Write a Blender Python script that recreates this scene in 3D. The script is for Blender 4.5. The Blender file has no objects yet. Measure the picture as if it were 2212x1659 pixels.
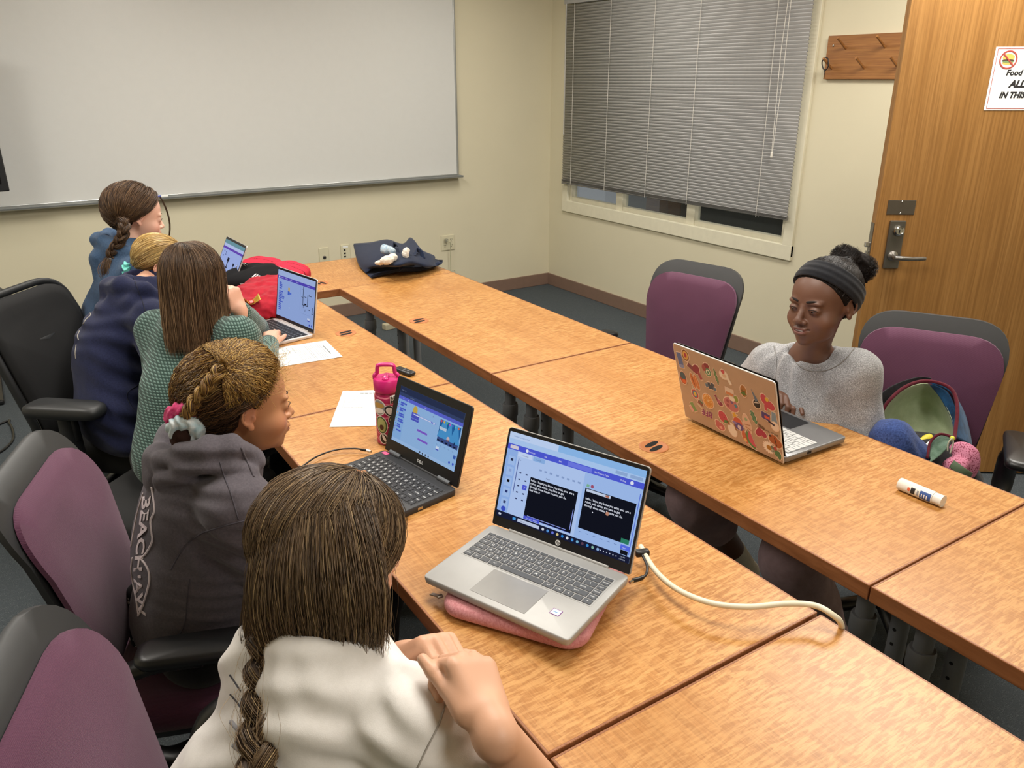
import bpy, bmesh, math, random
import numpy as np
from mathutils import Vector, Matrix
random.seed(7); rng = np.random.default_rng(7)
PI = math.pi
COL = bpy.context.scene.collection
def A(*v): return np.array(v if len(v) > 1 else v[0], float)
def unit(v): v = np.asarray(v, float); return v/np.linalg.norm(v)
def rad(d): return d*PI/180
# ------------------------------------------------------------ camera frame of the place
CP = A(-3.92093539, -5.51005051, 1.67295722)
FW = A(0.50478718, 0.78446341, -0.36028748); RT = A(0.8406494, -0.54157794, -0.00138512); UPV = A(0.19621032, 0.30217626, 0.9328403)
FPX = 1713.6353
def ray(u, v): return FW + RT*(u-1106)/FPX - UPV*(v-829.5)/FPX
def at(u, v, D): return CP + ray(u, v)*D
def onz(u, v, z): d = ray(u, v); return CP + d*(z-CP[2])/d[2]
def onx(u, v, x): d = ray(u, v); return CP + d*(x-CP[0])/d[0]
def ony(u, v, y): d = ray(u, v); return CP + d*(y-CP[1])/d[1]
# ------------------------------------------------------------ colours and materials
def lin(c): return c/12.92 if c <= .04045 else ((c+.055)/1.055)**2.4
def hx(s):
    if not isinstance(s, str): return tuple(s)[:3]
    s = s.lstrip('#'); return tuple(lin(int(s[i:i+2], 16)/255) for i in (0, 2, 4))
MATS = {}
class NT:
    def __init__(s, name):
        s.m = bpy.data.materials.new(name); s.m.use_nodes = True; s.t = s.m.node_tree; s.n = s.t.nodes
        s.b = s.n['Principled BSDF']
    def add(s, typ, **k):
        n = s.n.new(typ)
        for a, v in k.items():
            if a.startswith('i_'):
                key = a[2:]; key = int(key) if key.isdigit() else key.replace('_', ' ')
                n.inputs[key].default_value = v
            else: setattr(n, a, v)
        return n
    def l(s, a, b): s.t.links.new(a, b)
    def coord(s, kind='Object', scale=(1, 1, 1), rot=(0, 0, 0), jitter=False):
        tc = s.add('ShaderNodeTexCoord'); mp = s.add('ShaderNodeMapping')
        mp.inputs['Scale'].default_value = scale; mp.inputs['Rotation'].default_value = rot
        s.l(tc.outputs[kind], mp.inputs['Vector'])
        if jitter:
            oi = s.add('ShaderNodeObjectInfo'); mu = s.add('ShaderNodeMath', operation='MULTIPLY', i_1=37.)
            s.l(oi.outputs['Random'], mu.inputs[0]); cb = s.add('ShaderNodeCombineXYZ')
            for i in range(3): s.l(mu.outputs[0], cb.inputs[i])
            s.l(cb.outputs[0], mp.inputs['Location'])
        return mp.outputs[0]
    def noise(s, vec, scale=5., detail=3., rough=.5, dist=0.):
        n = s.add('ShaderNodeTexNoise'); n.inputs['Scale'].default_value = scale; n.inputs['Detail'].default_value = detail
        n.inputs['Roughness'].default_value = rough; n.inputs['Distortion'].default_value = dist
        if vec is not None: s.l(vec, n.inputs['Vector'])
        return n.outputs['Fac']
    def ramp(s, fac, stops, interp='LINEAR'):
        r = s.add('ShaderNodeValToRGB'); r.color_ramp.interpolation = interp; e = r.color_ramp.elements
        while len(e) < len(stops): e.new(.5)
        for i, (p, c) in enumerate(stops):
            e[i].position = p; e[i].color = (*hx(c), 1)
        s.l(fac, r.inputs['Fac']); return r.outputs['Color']
    def mix(s, f, a, b, mode='MIX'):
        m = s.add('ShaderNodeMix', data_type='RGBA', blend_type=mode)
        for sock, v in ((m.inputs[0], f), (m.inputs[6], a), (m.inputs[7], b)):
            if isinstance(v, (int, float)): sock.default_value = v
            elif isinstance(v, (str, tuple)): sock.default_value = (*hx(v), 1)
            else: s.l(v, sock)
        return m.outputs[2]
    def bump(s, h, strength=.3, dist=.001):
        b = s.add('ShaderNodeBump'); b.inputs['Strength'].default_value = strength; b.inputs['Distance'].default_value = dist
        s.l(h, b.inputs['Height']); s.l(b.outputs[0], s.b.inputs['Normal']); return b
    def base(s, c):
        if isinstance(c, (str, tuple)): s.b.inputs['Base Color'].default_value = (*hx(c), 1)
        else: s.l(c, s.b.inputs['Base Color'])
    def set(s, rough=.5, metal=0., spec=.5, sheen=0.):
        s.b.inputs['Roughness'].default_value = rough; s.b.inputs['Metallic'].default_value = metal
        s.b.inputs['Specular IOR Level'].default_value = spec; s.b.inputs['Sheen Weight'].default_value = sheen
        return s
def plain(name, c, rough=.5, metal=0., spec=.5, var=.04, bump=0., bs=400., bd=.0005):
    if name in MATS: return MATS[name]
    t = NT(name); t.set(rough, metal, spec)
    n = t.noise(t.coord(), 25., 3.)
    h = hx(c); lo = tuple(max(0, x*(1-var*2)) for x in h); hi = tuple(min(1, x*(1+var*2)) for x in h)
    t.base(t.mix(n, lo, hi))
    if bump: t.bump(t.noise(t.coord(), bs, 2.), bump, bd)
    MATS[name] = t.m; return t.m
def emis(c, strength=1.):
    key = f'emission_{c}_{strength}'
    if key in MATS: return MATS[key]
    m = bpy.data.materials.new(key); m.use_nodes = True; n = m.node_tree.nodes; n.clear()
    e = n.new('ShaderNodeEmission'); o = n.new('ShaderNodeOutputMaterial')
    e.inputs[0].default_value = (*hx(c), 1); e.inputs[1].default_value = strength
    m.node_tree.links.new(e.outputs[0], o.inputs[0]); MATS[key] = m; return m
def attrmat(name, rough=.5, spec=.5, bump=0., bs=300., bd=.0005, sheen=0., aniso=False):
    if name in MATS: return MATS[name]
    t = NT(name); t.set(rough, 0, spec, sheen)
    a = t.add('ShaderNodeAttribute', attribute_name='Col'); t.base(a.outputs['Color'])
    if bump: t.bump(t.noise(t.coord(), bs, 3.), bump, bd)
    MATS[name] = t.m; return t.m
def fabric(name, c1, c2, bs=500., rough=.9, strength=.35, dist=.0008, mottle=60., sheen=.1):
    if name in MATS: return MATS[name]
    t = NT(name); t.set(rough, 0, .2, sheen); v = t.coord()
    n = t.noise(v, mottle, 4., .7); t.base(t.ramp(n, [(.35, c1), (.65, c2)])); t.bump(t.noise(v, bs, 2.), strength, dist); MATS[name] = t.m; return t.m
# ------------------------------------------------------------ objects
def tag(o, label=None, cat=None, group=None, kind=None):
    if label: o['label'] = label
    if cat: o['category'] = cat
    if group: o['group'] = group
    if kind: o['kind'] = kind
    return o
def empty(name, loc=(0, 0, 0), rz=0., label=None, cat=None, group=None, M=None):
    o = bpy.data.objects.new(name, None); COL.objects.link(o); o.empty_display_size = .05
    if M is not None: o.matrix_world = M
    else: o.location = tuple(loc); o.rotation_euler = (0, 0, rz)
    return tag(o, label, cat, group)
def meshobj(name, V, F, mats=None, parent=None, smooth=True, mi=None, col=None):
    me = bpy.data.meshes.new(name)
    V = np.asarray(V, np.float32)
    if isinstance(F, np.ndarray):
        n, k = F.shape
        me.vertices.add(len(V)); me.vertices.foreach_set('co', V.ravel())
        me.loops.add(n*k); me.loops.foreach_set('vertex_index', F.astype(np.int32).ravel())
        me.polygons.add(n); me.polygons.foreach_set('loop_start', np.arange(0, n*k, k, dtype=np.int32))
        me.update(calc_edges=True)
    else:
        me.from_pydata([tuple(map(float, v)) for v in V], [], F); me.update()
    if mats is not None:
        for m in (mats if isinstance(mats, (list, tuple)) else [mats]): me.materials.append(m)
    if mi is not None: me.polygons.foreach_set('material_index', np.asarray(mi, np.int32))
    if smooth: me.polygons.foreach_set('use_smooth', np.ones(len(me.polygons), bool))
    if col is not None:
        a = me.color_attributes.new('Col', 'FLOAT_COLOR', 'POINT')
        c = np.ones((len(V), 4), np.float32); c[:, :3] = col; a.data.foreach_set('color', c.ravel())
    o = bpy.data.objects.new(name, me); COL.objects.link(o)
    if parent is not None: o.parent = parent
    return o
def frame(x, y=None, z=None):
    """rotation whose columns are the local axes"""
    return np.column_stack([x, y, z])
def rotz(a): c, s = math.cos(a), math.sin(a); return A([[c, -s, 0], [s, c, 0], [0, 0, 1]])
def rotx(a): c, s = math.cos(a), math.sin(a); return A([[1, 0, 0], [0, c, -s], [0, s, c]])
def roty(a): c, s = math.cos(a), math.sin(a); return A([[c, 0, s], [0, 1, 0], [-s, 0, c]])
I3 = np.eye(3)
class MB:
    """collects shapes into one mesh"""
    def __init__(s): s.V = []; s.F = []; s.M = []; s.n = 0
    def add(s, V, F, m=0, R=I3, t=(0, 0, 0)):
        V = np.asarray(V, float) @ np.asarray(R).T + np.asarray(t); s.V.append(V)
        for f in F: s.F.append([i+s.n for i in f]); s.M.append(m)
        s.n += len(V); return s
    def box(s, c, size, m=0, R=I3, bev=0., seg=2):
        bm = bmesh.new(); bmesh.ops.create_cube(bm, size=1.)
        bmesh.ops.scale(bm, vec=size, verts=bm.verts)
        if bev: bmesh.ops.bevel(bm, geom=bm.edges[:]+bm.verts[:], offset=bev, segments=seg, profile=.5, affect='EDGES')
        bm.verts.ensure_lookup_table()
        for i, v in enumerate(bm.verts): v.index = i
        V = [tuple(v.co) for v in bm.verts]; F = [[v.index for v in f.verts] for f in bm.faces]; bm.free()
        return s.add(V, F, m, R, c)
    def cyl(s, a, b, r1, r2=None, seg=16, m=0, caps=True):
        return s.sweep([a, b], [r1, r1 if r2 is None else r2], seg, m, caps)
    def sweep(s, path, r, seg=10, m=0, caps=True, asp=1., up=None, closed=False, pw=2.):
        P = np.asarray(path, float); n = len(P)
        r = np.full(n, r, float) if np.isscalar(r) else np.asarray(r, float)
        T = np.gradient(P, axis=0) if n > 2 else np.array([P[1]-P[0]]*2)
        if closed: T = np.roll(P, -1, 0)-np.roll(P, 1, 0)
        T /= np.linalg.norm(T, axis=1)[:, None]+1e-12
        u = np.asarray(up, float) if up is not None else (A(0, 0, 1) if abs(T[0][2]) < .9 else A(1, 0, 0))
        V = []; an = np.arange(seg)*2*PI/seg
        ca, sa = np.cos(an), np.sin(an)
        if pw != 2.: ca, sa = np.sign(ca)*abs(ca)**(2/pw), np.sign(sa)*abs(sa)**(2/pw)
        for i in range(n):
            x = np.cross(T[i], u); x /= np.linalg.norm(x)+1e-12; y = np.cross(x, T[i])
            if up is None: u = y
            V.append(P[i]+r[i]*(ca[:, None]*x+asp*sa[:, None]*y))
        V = np.concatenate(V); F = []
        for i in range(n if closed else n-1):
            j = (i+1) % n
            for k in range(seg):
                F.append([i*seg+k, i*seg+(k+1) % seg, j*seg+(k+1) % seg, j*seg+k])
        if caps and not closed: F.append(list(range(seg))[::-1]); F.append([(n-1)*seg+k for k in range(seg)])
        return s.add(V, F, m)
    def lathe(s, prof, seg=32, m=0, R=I3, t=(0, 0, 0)):
        V = []; F = []; n = len(prof)
        for r, z in prof:
            for k in range(seg): a = 2*PI*k/seg; V.append((r*math.cos(a), r*math.sin(a), z))
        for i in range(n-1):
            for k in range(seg): F.append([i*seg+k, i*seg+(k+1) % seg, (i+1)*seg+(k+1) % seg, (i+1)*seg+k])
        F.append(list(range(seg))[::-1]); F.append([(n-1)*seg+k for k in range(seg)])
        return s.add(V, F, m, R, t)
    def prism(s, pts, h, m=0, R=I3, t=(0, 0, 0)):
        n = len(pts); V = [(x, y, 0) for x, y in pts]+[(x, y, h) for x, y in pts]
        F = [list(range(n))[::-1], list(range(n, 2*n))]+[[i, (i+1) % n, n+(i+1) % n, n+i] for i in range(n)]
        return s.add(V, F, m, R, t)
    def sphere(s, c, r, seg=16, m=0, R=I3):
        r = A(r, r, r) if np.isscalar(r) else A(r); V = [(0, 0, -1)]; F = []; h = seg//2
        for i in range(1, h):
            p = PI*i/h
            for k in range(seg): a = 2*PI*k/seg; V.append((math.sin(p)*math.cos(a), math.sin(p)*math.sin(a), -math.cos(p)))
        V.append((0, 0, 1)); L = len(V)-1
        for k in range(seg): F.append([0, 1+(k+1) % seg, 1+k]); F.append([L, 1+(h-2)*seg+k, 1+(h-2)*seg+(k+1) % seg])
        for i in range(h-2):
            for k in range(seg): F.append([1+i*seg+k, 1+i*seg+(k+1) % seg, 1+(i+1)*seg+(k+1) % seg, 1+(i+1)*seg+k])
        return s.add(A(V)*r, F, m, R, c)
    def grid(s, G, m=0, thick=0.):
        """G[n,m,3] surface, optionally given thickness along its normals"""
        G = np.asarray(G, float); a, b = G.shape[:2]
        F = [[i*b+j, (i+1)*b+j, (i+1)*b+j+1, i*b+j+1] for i in range(a-1) for j in range(b-1)]
        if not thick: return s.add(G.reshape(-1, 3), F, m)
        N = np.cross(np.gradient(G, axis=0), np.gradient(G, axis=1)); N /= np.linalg.norm(N, axis=2)[..., None]+1e-12
        H = G-N*thick; o = a*b
        F2 = [[o+i for i in f[::-1]] for f in F]
        rim = [i*b for i in range(a)]+[(a-1)*b+j for j in range(1, b)]+[i*b+b-1 for i in range(a-2, -1, -1)]+[j for j in range(b-2, 0, -1)]
        F3 = [[rim[k], rim[(k+1) % len(rim)], o+rim[(k+1) % len(rim)], o+rim[k]][::-1] for k in range(len(rim))]
        return s.add(np.concatenate([G.reshape(-1, 3), H.reshape(-1, 3)]), F+F2+F3, m)
    def build(s, name, mats=None, parent=None, smooth=False, auto=None):
        V = np.concatenate(s.V); o = meshobj(name, V, s.F, mats, parent, smooth, s.M)
        if auto is not None: o.data.polygons.foreach_set('use_smooth', np.ones(len(s.F), bool)); o.data.set_sharp_from_angle(angle=rad(auto))
        return o
def catmull(P, n=8, closed=False):
    P = np.asarray(P, float); out = []; N = len(P)
    for i in range(N if closed else N-1):
        p0, p1, p2, p3 = (P[(i-1) % N], P[i], P[(i+1) % N], P[(i+2) % N]) if closed else (P[max(i-1, 0)], P[i], P[i+1], P[min(i+2, N-1)])
        for t in np.arange(n)/n:
            out.append(.5*((2*p1)+(-p0+p2)*t+(2*p0-5*p1+4*p2-p3)*t*t+(-p0+3*p1-3*p2+p3)*t**3))
    if not closed: out.append(P[-1])
    return np.array(out)
_TX = {}
def textmesh(st, shear=0., bold=0., align='LEFT'):
    k = (st, shear, bold, align)
    if k in _TX: return _TX[k]
    c = bpy.data.curves.new('t', 'FONT'); c.body = st; c.size = 1.; c.shear = shear; c.offset = bold; c.align_x = align; c.resolution_u = 2
    o = bpy.data.objects.new('t', c); COL.objects.link(o); bpy.context.view_layer.update()
    me = o.to_mesh(); V = np.array([tuple(v.co) for v in me.vertices]) if len(me.vertices) else np.zeros((0, 3)); F = [list(p.vertices) for p in me.polygons]
    o.to_mesh_clear(); bpy.data.objects.remove(o); bpy.data.curves.remove(c)
    _TX[k] = (V, F); return _TX[k]
def text_on(mb, st, size, o, ex, ey, m=0, align='LEFT', bold=0., shear=0., sx=1., lift=0., warp=None):
    V, F = textmesh(st, shear, bold, align)
    if not len(V): return
    ez = np.cross(ex, ey)
    W = np.asarray(o)+V[:, :1]*size*sx*np.asarray(ex)+V[:, 1:2]*size*np.asarray(ey)+ez*lift
    if warp: W = warp(W)
    mb.add(W, F, m)
def bez(c, nm='curve'): return c
# ------------------------------------------------------------ signed distance modelling (bodies, clothes, soft things)
class SDF:
    def __init__(s): s.P = []; s.R = I3; s.t = np.zeros(3); s.sc = 1.; s.K = .02
    def at(s, R=I3, t=(0, 0, 0), sc=1.): s.R = np.asarray(R); s.t = np.asarray(t, float); s.sc = sc; return s
    def w(s, p): return s.R @ (np.asarray(p, float)*s.sc) + s.t
    def _a(s, f, k, op): s.P.append((f, s.K if k is None else k*s.sc, op)); return s
    def cap(s, a, b, ra, rb=None, k=None, op='u'):
        rb = ra if rb is None else rb; a = s.w(a); b = s.w(b); ra *= s.sc; rb *= s.sc; ba = b-a; L = ba@ba+1e-12
        def f(p):
            pa = p-a; h = np.clip(pa@ba/L, 0, 1); q = pa-h[:, None]*ba
            return np.sqrt((q*q).sum(1))-(ra+(rb-ra)*h)
        return s._a(f, k, op)
    def chain(s, pts, rs, k=None, op='u'):
        for i in range(len(pts)-1): s.cap(pts[i], pts[i+1], rs[i], rs[i+1], k, op)
        return s
    def ell(s, c, r, R=I3, k=None, op='u'):
        c = s.w(c); r = A(r)*s.sc; M = (s.R @ np.asarray(R))
        def f(p):
            q = (p-c) @ M; k0 = np.sqrt(((q/r)**2).sum(1)); k1 = np.sqrt(((q/(r*r))**2).sum(1))+1e-9
            return np.where(k0 < .3, (k0-1)*r.min(), k0*(k0-1)/k1)
        return s._a(f, k, op)
    def box(s, c, b, rr=.005, R=I3, k=None, op='u'):
        c = s.w(c); b = A(b)*s.sc; rr *= s.sc; M = (s.R @ np.asarray(R))
        def f(p):
            q = abs((p-c) @ M)-(b-rr); return np.sqrt((np.maximum(q, 0)**2).sum(1))+np.minimum(q.max(1), 0)-rr
        return s._a(f, k, op)
    def tor(s, c, rx, ry, r, R=I3, k=None, op='u'):
        c = s.w(c); rx *= s.sc; ry *= s.sc; r *= s.sc; M = (s.R @ np.asarray(R))
        def f(p):
            q = (p-c) @ M; e = np.sqrt((q[:, 0]/rx)**2+(q[:, 1]/ry)**2)+1e-9
            g = (e-1)*np.sqrt((q[:, 0]/e)**2+(q[:, 1]/e)**2); return np.sqrt(g*g+q[:, 2]**2)-r
        return s._a(f, k, op)
    def plane(s, c, n, k=None, op='s'):
        c = s.w(c); n = s.R @ unit(n)
        return s._a(lambda p: -((p-c)@n), k, op)     # 's' removes the side the normal points to
    def ev(s, p, idx=None):
        d = np.full(len(p), 9., float)
        for i in (range(len(s.P)) if idx is None else idx):
            f, k, op = s.P[i]; e = f(p)
            if op == 'u': h = np.clip(.5+.5*(d-e)/k, 0, 1); d = d+(e-d)*h-k*h*(1-h)
            elif op == 's': h = np.clip(.5-.5*(d+e)/k, 0, 1); d = d+(-e-d)*h+k*h*(1-h)
        return d
    def mesh(s, lo, hi, vx, disp=None, margin=1.5):
        lo = np.asarray(lo, float); hi = np.asarray(hi, float); B = 10
        nb = np.ceil((hi-lo)/(vx*B)).astype(int); n = nb*B+1
        bc = np.stack(np.meshgrid(*[np.arange(k) for k in nb], indexing='ij'), -1).reshape(-1, 3)
        C = lo+(bc+.5)*B*vx; rb = B*vx*.87*margin
        D = np.array([f(C) for f, k, op in s.P]); U = np.array([op == 'u' for f, k, op in s.P]); K = np.array([k for f, k, op in s.P])
        tot = s.ev(C); near = np.where(U[:, None], D, 9).min(0)
        act = (abs(tot) < rb) | ((near < rb) & ((abs(np.where(~U[:, None], D, 9)) < rb).any(0)))
        G = np.where(tot > 0, 1., -1.).astype(np.float32).reshape(nb)
        G = np.repeat(np.repeat(np.repeat(G, B, 0), B, 1), B, 2); F = np.ones(n, np.float32); F[:-1, :-1, :-1] = G
        off = np.stack(np.meshgrid(*[np.arange(B)]*3, indexing='ij'), -1).reshape(-1, 3)
        for b in np.nonzero(act)[0]:
            idx = np.nonzero(np.where(U, D[:, b] < rb+K, abs(D[:, b]) < rb+K) | (~U & (D[:, b] < 0)))[0]
            if not len(idx): continue
            g = bc[b]*B; p = lo+(g+off)*vx; v = s.ev(p, idx)
            if disp is not None: v = v-disp(p)
            F[g[0]:g[0]+B, g[1]:g[1]+B, g[2]:g[2]+B] = v.reshape(B, B, B)
        F[-1] = 1; F[:, -1] = 1; F[:, :, -1] = 1; F[0] = 1; F[:, 0] = 1; F[:, :, 0] = 1
        return surfnets(F, lo, vx)
def surfnets(F, lo, vx):
    N = F < 0; c = np.zeros(tuple(k-1 for k in F.shape), np.uint8)
    cor = [(i, j, k) for i in (0, 1) for j in (0, 1) for k in (0, 1)]; S = c.shape
    for i, j, k in cor: c += N[i:i+S[0], j:j+S[1], k:k+S[2]]
    ids = np.argwhere((c > 0) & (c < 8)); vid = np.full(S, -1, np.int32); vid[tuple(ids.T)] = np.arange(len(ids))
    val = [F[ids[:, 0]+i, ids[:, 1]+j, ids[:, 2]+k] for i, j, k in cor]
    acc = np.zeros((len(ids), 3)); cnt = np.zeros(len(ids))
    for a in range(8):
        for b in range(a+1, 8):
            ca, cb = A(cor[a]), A(cor[b])
            if abs(ca-cb).sum() != 1: continue
            va, vb = val[a], val[b]; m = (va < 0) != (vb < 0); t = np.where(m, va/(va-vb+1e-12), 0)
            acc += np.where(m[:, None], ca+(cb-ca)*t[:, None], 0); cnt += m
    V = lo+(ids+acc/cnt[:, None])*vx; Q = []
    for ax in range(3):
        sl0 = [slice(1, -1)]*3; sl0[ax] = slice(0, -1); sl1 = list(sl0); sl1[ax] = slice(1, None)
        a, b = N[tuple(sl0)], N[tuple(sl1)]
        e = np.argwhere(a != b); fl = a[tuple(e.T)]; o = np.ones(3, int); o[ax] = 0; e = e+o
        u, w = [(1, 2), (2, 0), (0, 1)][ax]; q = []
        for du, dw in ((1, 1), (0, 1), (0, 0), (1, 0)):
            g = e.copy(); g[:, u] -= du; g[:, w] -= dw; q.append(vid[g[:, 0], g[:, 1], g[:, 2]])
        q = np.stack(q, 1); q[~fl] = q[~fl][:, ::-1]; Q.append(q)
    Q = np.concatenate(Q); Q = Q[(Q >= 0).all(1)]
    return V, Q
def sdfobj(name, S, lo, hi, vx, mat, parent=None, disp=None, col=None, margin=1.5):
    V, Q = S.mesh(lo, hi, vx, disp, margin)
    return meshobj(name, V, Q, mat, parent, True, col=None if col is None else col(V))
def wob(p, f, seed=0):
    """cheap smooth pseudo noise in [-1,1]"""
    r = np.random.default_rng(seed); o = np.zeros(len(p))
    for i in range(5):
        d = r.normal(size=3); d /= np.linalg.norm(d); o += np.sin((p@d)*f*(1+.45*i)+r.uniform(0, 6.28)+1.3*np.sin((p@np.roll(d, 1))*f*.7+r.uniform(0, 6)))/(1+.5*i)
    return o/2.6
# ------------------------------------------------------------ setting
def struct(o, label=None): o['kind'] = 'structure'; return o
def wallmat(name, c):
    t = NT(name); t.set(.75, 0, .3)
    n = t.noise(t.coord(), 3., 3.); t.base(t.mix(n, c[0], c[1]))
    t.bump(t.noise(t.coord(), 260., 2.), .25, .0008); return t.m
M_wall = wallmat('painted_wall', ('#cfc8ae', '#d6cfb5'))
def carpet():
    t = NT('carpet'); t.set(.95, 0, .1)
    v = t.coord(); a = t.noise(v, 260., 3., .7); b = t.noise(v, 55., 3., .6); c = t.noise(v, 2.2, 3.)
    col = t.ramp(a, [(.30, '#2e3133'), (.46, '#494e52'), (.60, '#60676b'), (.75, '#8b9193')])
    col = t.mix(t.ramp(b, [(.4, (0, 0, 0)), (.62, (1, 1, 1))]), col, '#4c5256'); 
    t.base(t.mix(t.ramp(c, [(.35, (0, 0, 0)), (.65, (.35, .35, .35))]), col, '#484e52'))
    t.bump(t.noise(v, 330., 3.), .8, .004); return t.m
M_carpet = carpet()
def wood(name, cols, sc, ripple, rough, jitter=True, spec=.5, ax='xyz', fs=1.):
    """grain along local Y; cols dark..light; ripple: strength of the cross figure"""
    t = NT(name); t.set(rough, 0, spec)
    v = t.coord('Object', (1, 1, 1), jitter=jitter)
    def mp(s):
        s = tuple(s['xyz'.index(a)] for a in ax); m = t.add('ShaderNodeMapping'); m.inputs['Scale'].default_value = s; t.l(v, m.inputs['Vector']); return m.outputs[0]
    fine = t.noise(mp((230*sc*fs, 5*sc, 60)), 1., 4., .65, .3)
    big = t.noise(mp((13*sc, 1.1*sc, 13*sc if ax != 'xyz' else 5)), 1., 3., .55, .6)
    rip = t.noise(mp((27*sc, 165*sc, 10)), 1., 3., .6, .6)
    patch = t.noise(mp((5*sc, 4*sc, 5)), 1., 2., .5)
    base = t.ramp(big, [(.3, cols[1]), (.5, cols[2]), (.7, cols[3])])
    base = t.mix(t.ramp(fine, [(.38, (.75, .75, .75)), (.6, (0, 0, 0))]), base, cols[0])
    if ripple:
        r1 = t.ramp(rip, [(.42, (0, 0, 0)), (.60, (1, 1, 1))]); pm = t.ramp(patch, [(.34, (.45,)*3), (.56, (1, 1, 1))])
        f = t.mix(1., r1, pm, 'MULTIPLY')
        base = t.mix(t.mix(1., f, (ripple,)*3, 'MULTIPLY'), base, cols[4])
    t.base(base); t.bump(fine, .08, .0004); return t.m
M_table = wood('figured_tabletop_wood', ('#95622b', '#a26c33', '#ac763b', '#b47e43', '#d3a264'), 1., .62, .36)
M_edge = wood('table_edge_wood', ('#7a4a28', '#8c5833', '#96603a', '#9e6841', '#a8714a'), 1.5, 0, .4)
M_door = wood('door_wood', ('#7f5729', '#926733', '#9d723d', '#a57a45', '#b1864e'), .5, 0, .42, ax='xzy')
M_rack = wood('rack_wood', ('#7c4d26', '#90602f', '#9c6b38', '#a67540', '#b5854a'), .8, 0, .5, ax='zyx')
M_trimb = plain('rubber_baseboard', '#7d6557', .55)
M_white = plain('whiteboard_surface', '#cfd0cd', .35, 0, .4, .01)
M_alu = plain('brushed_aluminium', '#b9bcbb', .35, .85)
M_frame = plain('cream_window_paint', '#d9d4bd', .5)
M_ceil = plain('ceiling_tile', '#e2dfd3', .9, bump=.3, bs=150)
M_dark = plain('dark_outside', '#2b2a28', .8)
M_blackp = plain('black_plastic', '#17181a', .42)
M_blackm = plain('black_mesh', '#0d0d0e', .85)
M_ivory = plain('ivory_plastic', '#cfc9ad', .4)
M_chrome = plain('chrome', '#c9c9c6', .18, 1.)
M_steel = plain('satin_steel', '#8e8a84', .35, .9)
M_paper = plain('paper', '#e9ebe8', .8, var=.01)
M_ink = plain('ink', '#1c1a1c', .8)
H_ROOM = 2.62
def wall(name, c, size, m=None): return struct(MB().box(c, size).build(name, m or M_wall))
XL, YB = -6.4, -8.2
struct(MB().box(((XL)/2, YB/2, -.05), (-XL+.4, -YB+.4, .1)).build('floor', M_carpet))
struct(MB().box(((XL)/2, YB/2, H_ROOM+.05), (-XL+.4, -YB+.4, .1)).build('ceiling', M_ceil))
wall('wall_back', (XL/2, .06, H_ROOM/2), (-XL+.4, .12, H_ROOM))
wall('wall_left', (XL-.06, YB/2, H_ROOM/2), (.12, -YB, H_ROOM))
wall('wall_front', (XL/2, YB-.06, H_ROOM/2), (-XL, .12, H_ROOM))
# window wall with a real opening
wy0, wy1, wz0, wz1 = -2.475, -.215, .665, 2.25
mb = MB()
mb.box((.06, (wy1)/2, H_ROOM/2), (.12, -wy1, H_ROOM)); mb.box((.06, (wy0+YB)/2, H_ROOM/2), (.12, wy0-YB, H_ROOM))
mb.box((.06, (wy0+wy1)/2, wz0/2), (.12, wy1-wy0, wz0)); mb.box((.06, (wy0+wy1)/2, (wz1+H_ROOM)/2), (.12, wy1-wy0, H_ROOM-wz1))
struct(mb.build('wall_right', M_wall))
mb = MB().box((XL/2, -.006, .05), (-XL, .012, .1), bev=.004); struct(mb.build('baseboard_back', M_trimb))
mb = MB().box((-.006, YB/2, .05), (.012, -YB, .1), bev=.004); struct(mb.build('baseboard_right', M_trimb))
# window: casing, frame with three lights, panes
F0 = empty('window_1'); struct(F0)
mb = MB(); yc = (wy0+wy1)/2; W_ = wy1-wy0
for z, h in ((wz0+.035, .09), (wz1-.035, .09)): mb.box((-.004, yc, z), (.03, W_+.03, h), bev=.004)
for y in (wy0+.02, wy1-.02): mb.box((-.0035, y, (wz0+wz1)/2), (.03, .07, wz1-wz0-.02), bev=.004)
mb.build('casing', M_frame, F0)
mb = MB(); xs = .045
mb.box((xs, yc, wz0+.075), (.05, W_-.02, .07), bev=.004); mb.box((xs, yc, wz1-.06), (.05, W_-.02, .05), bev=.004)
sp = [wy1-.03, -.86, -1.60, wy0+.075]
for i, y in enumerate(sp): mb.box((xs-.003, y-.02, (wz0+wz1)/2), (.06, .075 if i else .05, wz1-wz0-.03), bev=.004)
mb.box((.03, yc, wz0+.015), (.09, W_-.01, .04), bev=.003)
mb.build('frame', M_frame, F0)
t = NT('window_glass'); t.set(.05, 0, .5); t.base('#c3cbc8'); t.b.inputs['Transmission Weight'].default_value = .92; t.b.inputs['IOR'].default_value = 1.1; t.b.inputs['Alpha'].default_value = .35
M_glass = t.m
for i in range(3): MB().box((xs+.005, (sp[i]+sp[i+1])/2-.02, (wz0+wz1)/2), (.004, abs(sp[i+1]-sp[i])-.06, wz1-wz0-.1)).build('pane', M_glass, F0)
# corridor seen through the panes
M_corr = plain('corridor_paint', '#8f928d', .8); M_corr2 = plain('corridor_dark', '#3a3a38', .8)
wall('wall_corridor', (1.75, yc, 1.3), (.1, 4.6, 2.6), M_corr)
struct(MB().box((.93, yc, -.05), (1.6, 4.6, .1)).build('floor_corridor', M_carpet))
struct(MB().box((.93, yc, 2.65), (1.6, 4.6, .1)).build('ceiling_corridor', M_ceil))
cab = MB().box((1.2, -1.25, .62), (.5, 1.35, 1.24), bev=.01).build('corridor_cabinet', M_corr2); tag(cab, 'dark cabinet seen through the middle window pane under the blinds', 'cabinet')
cab = MB().box((1.3, -.2, .62), (.4, .45, 1.24), bev=.01).build('corridor_cupboard', M_rack); tag(cab, 'brown cupboard seen through the corner window pane', 'cupboard')
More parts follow.
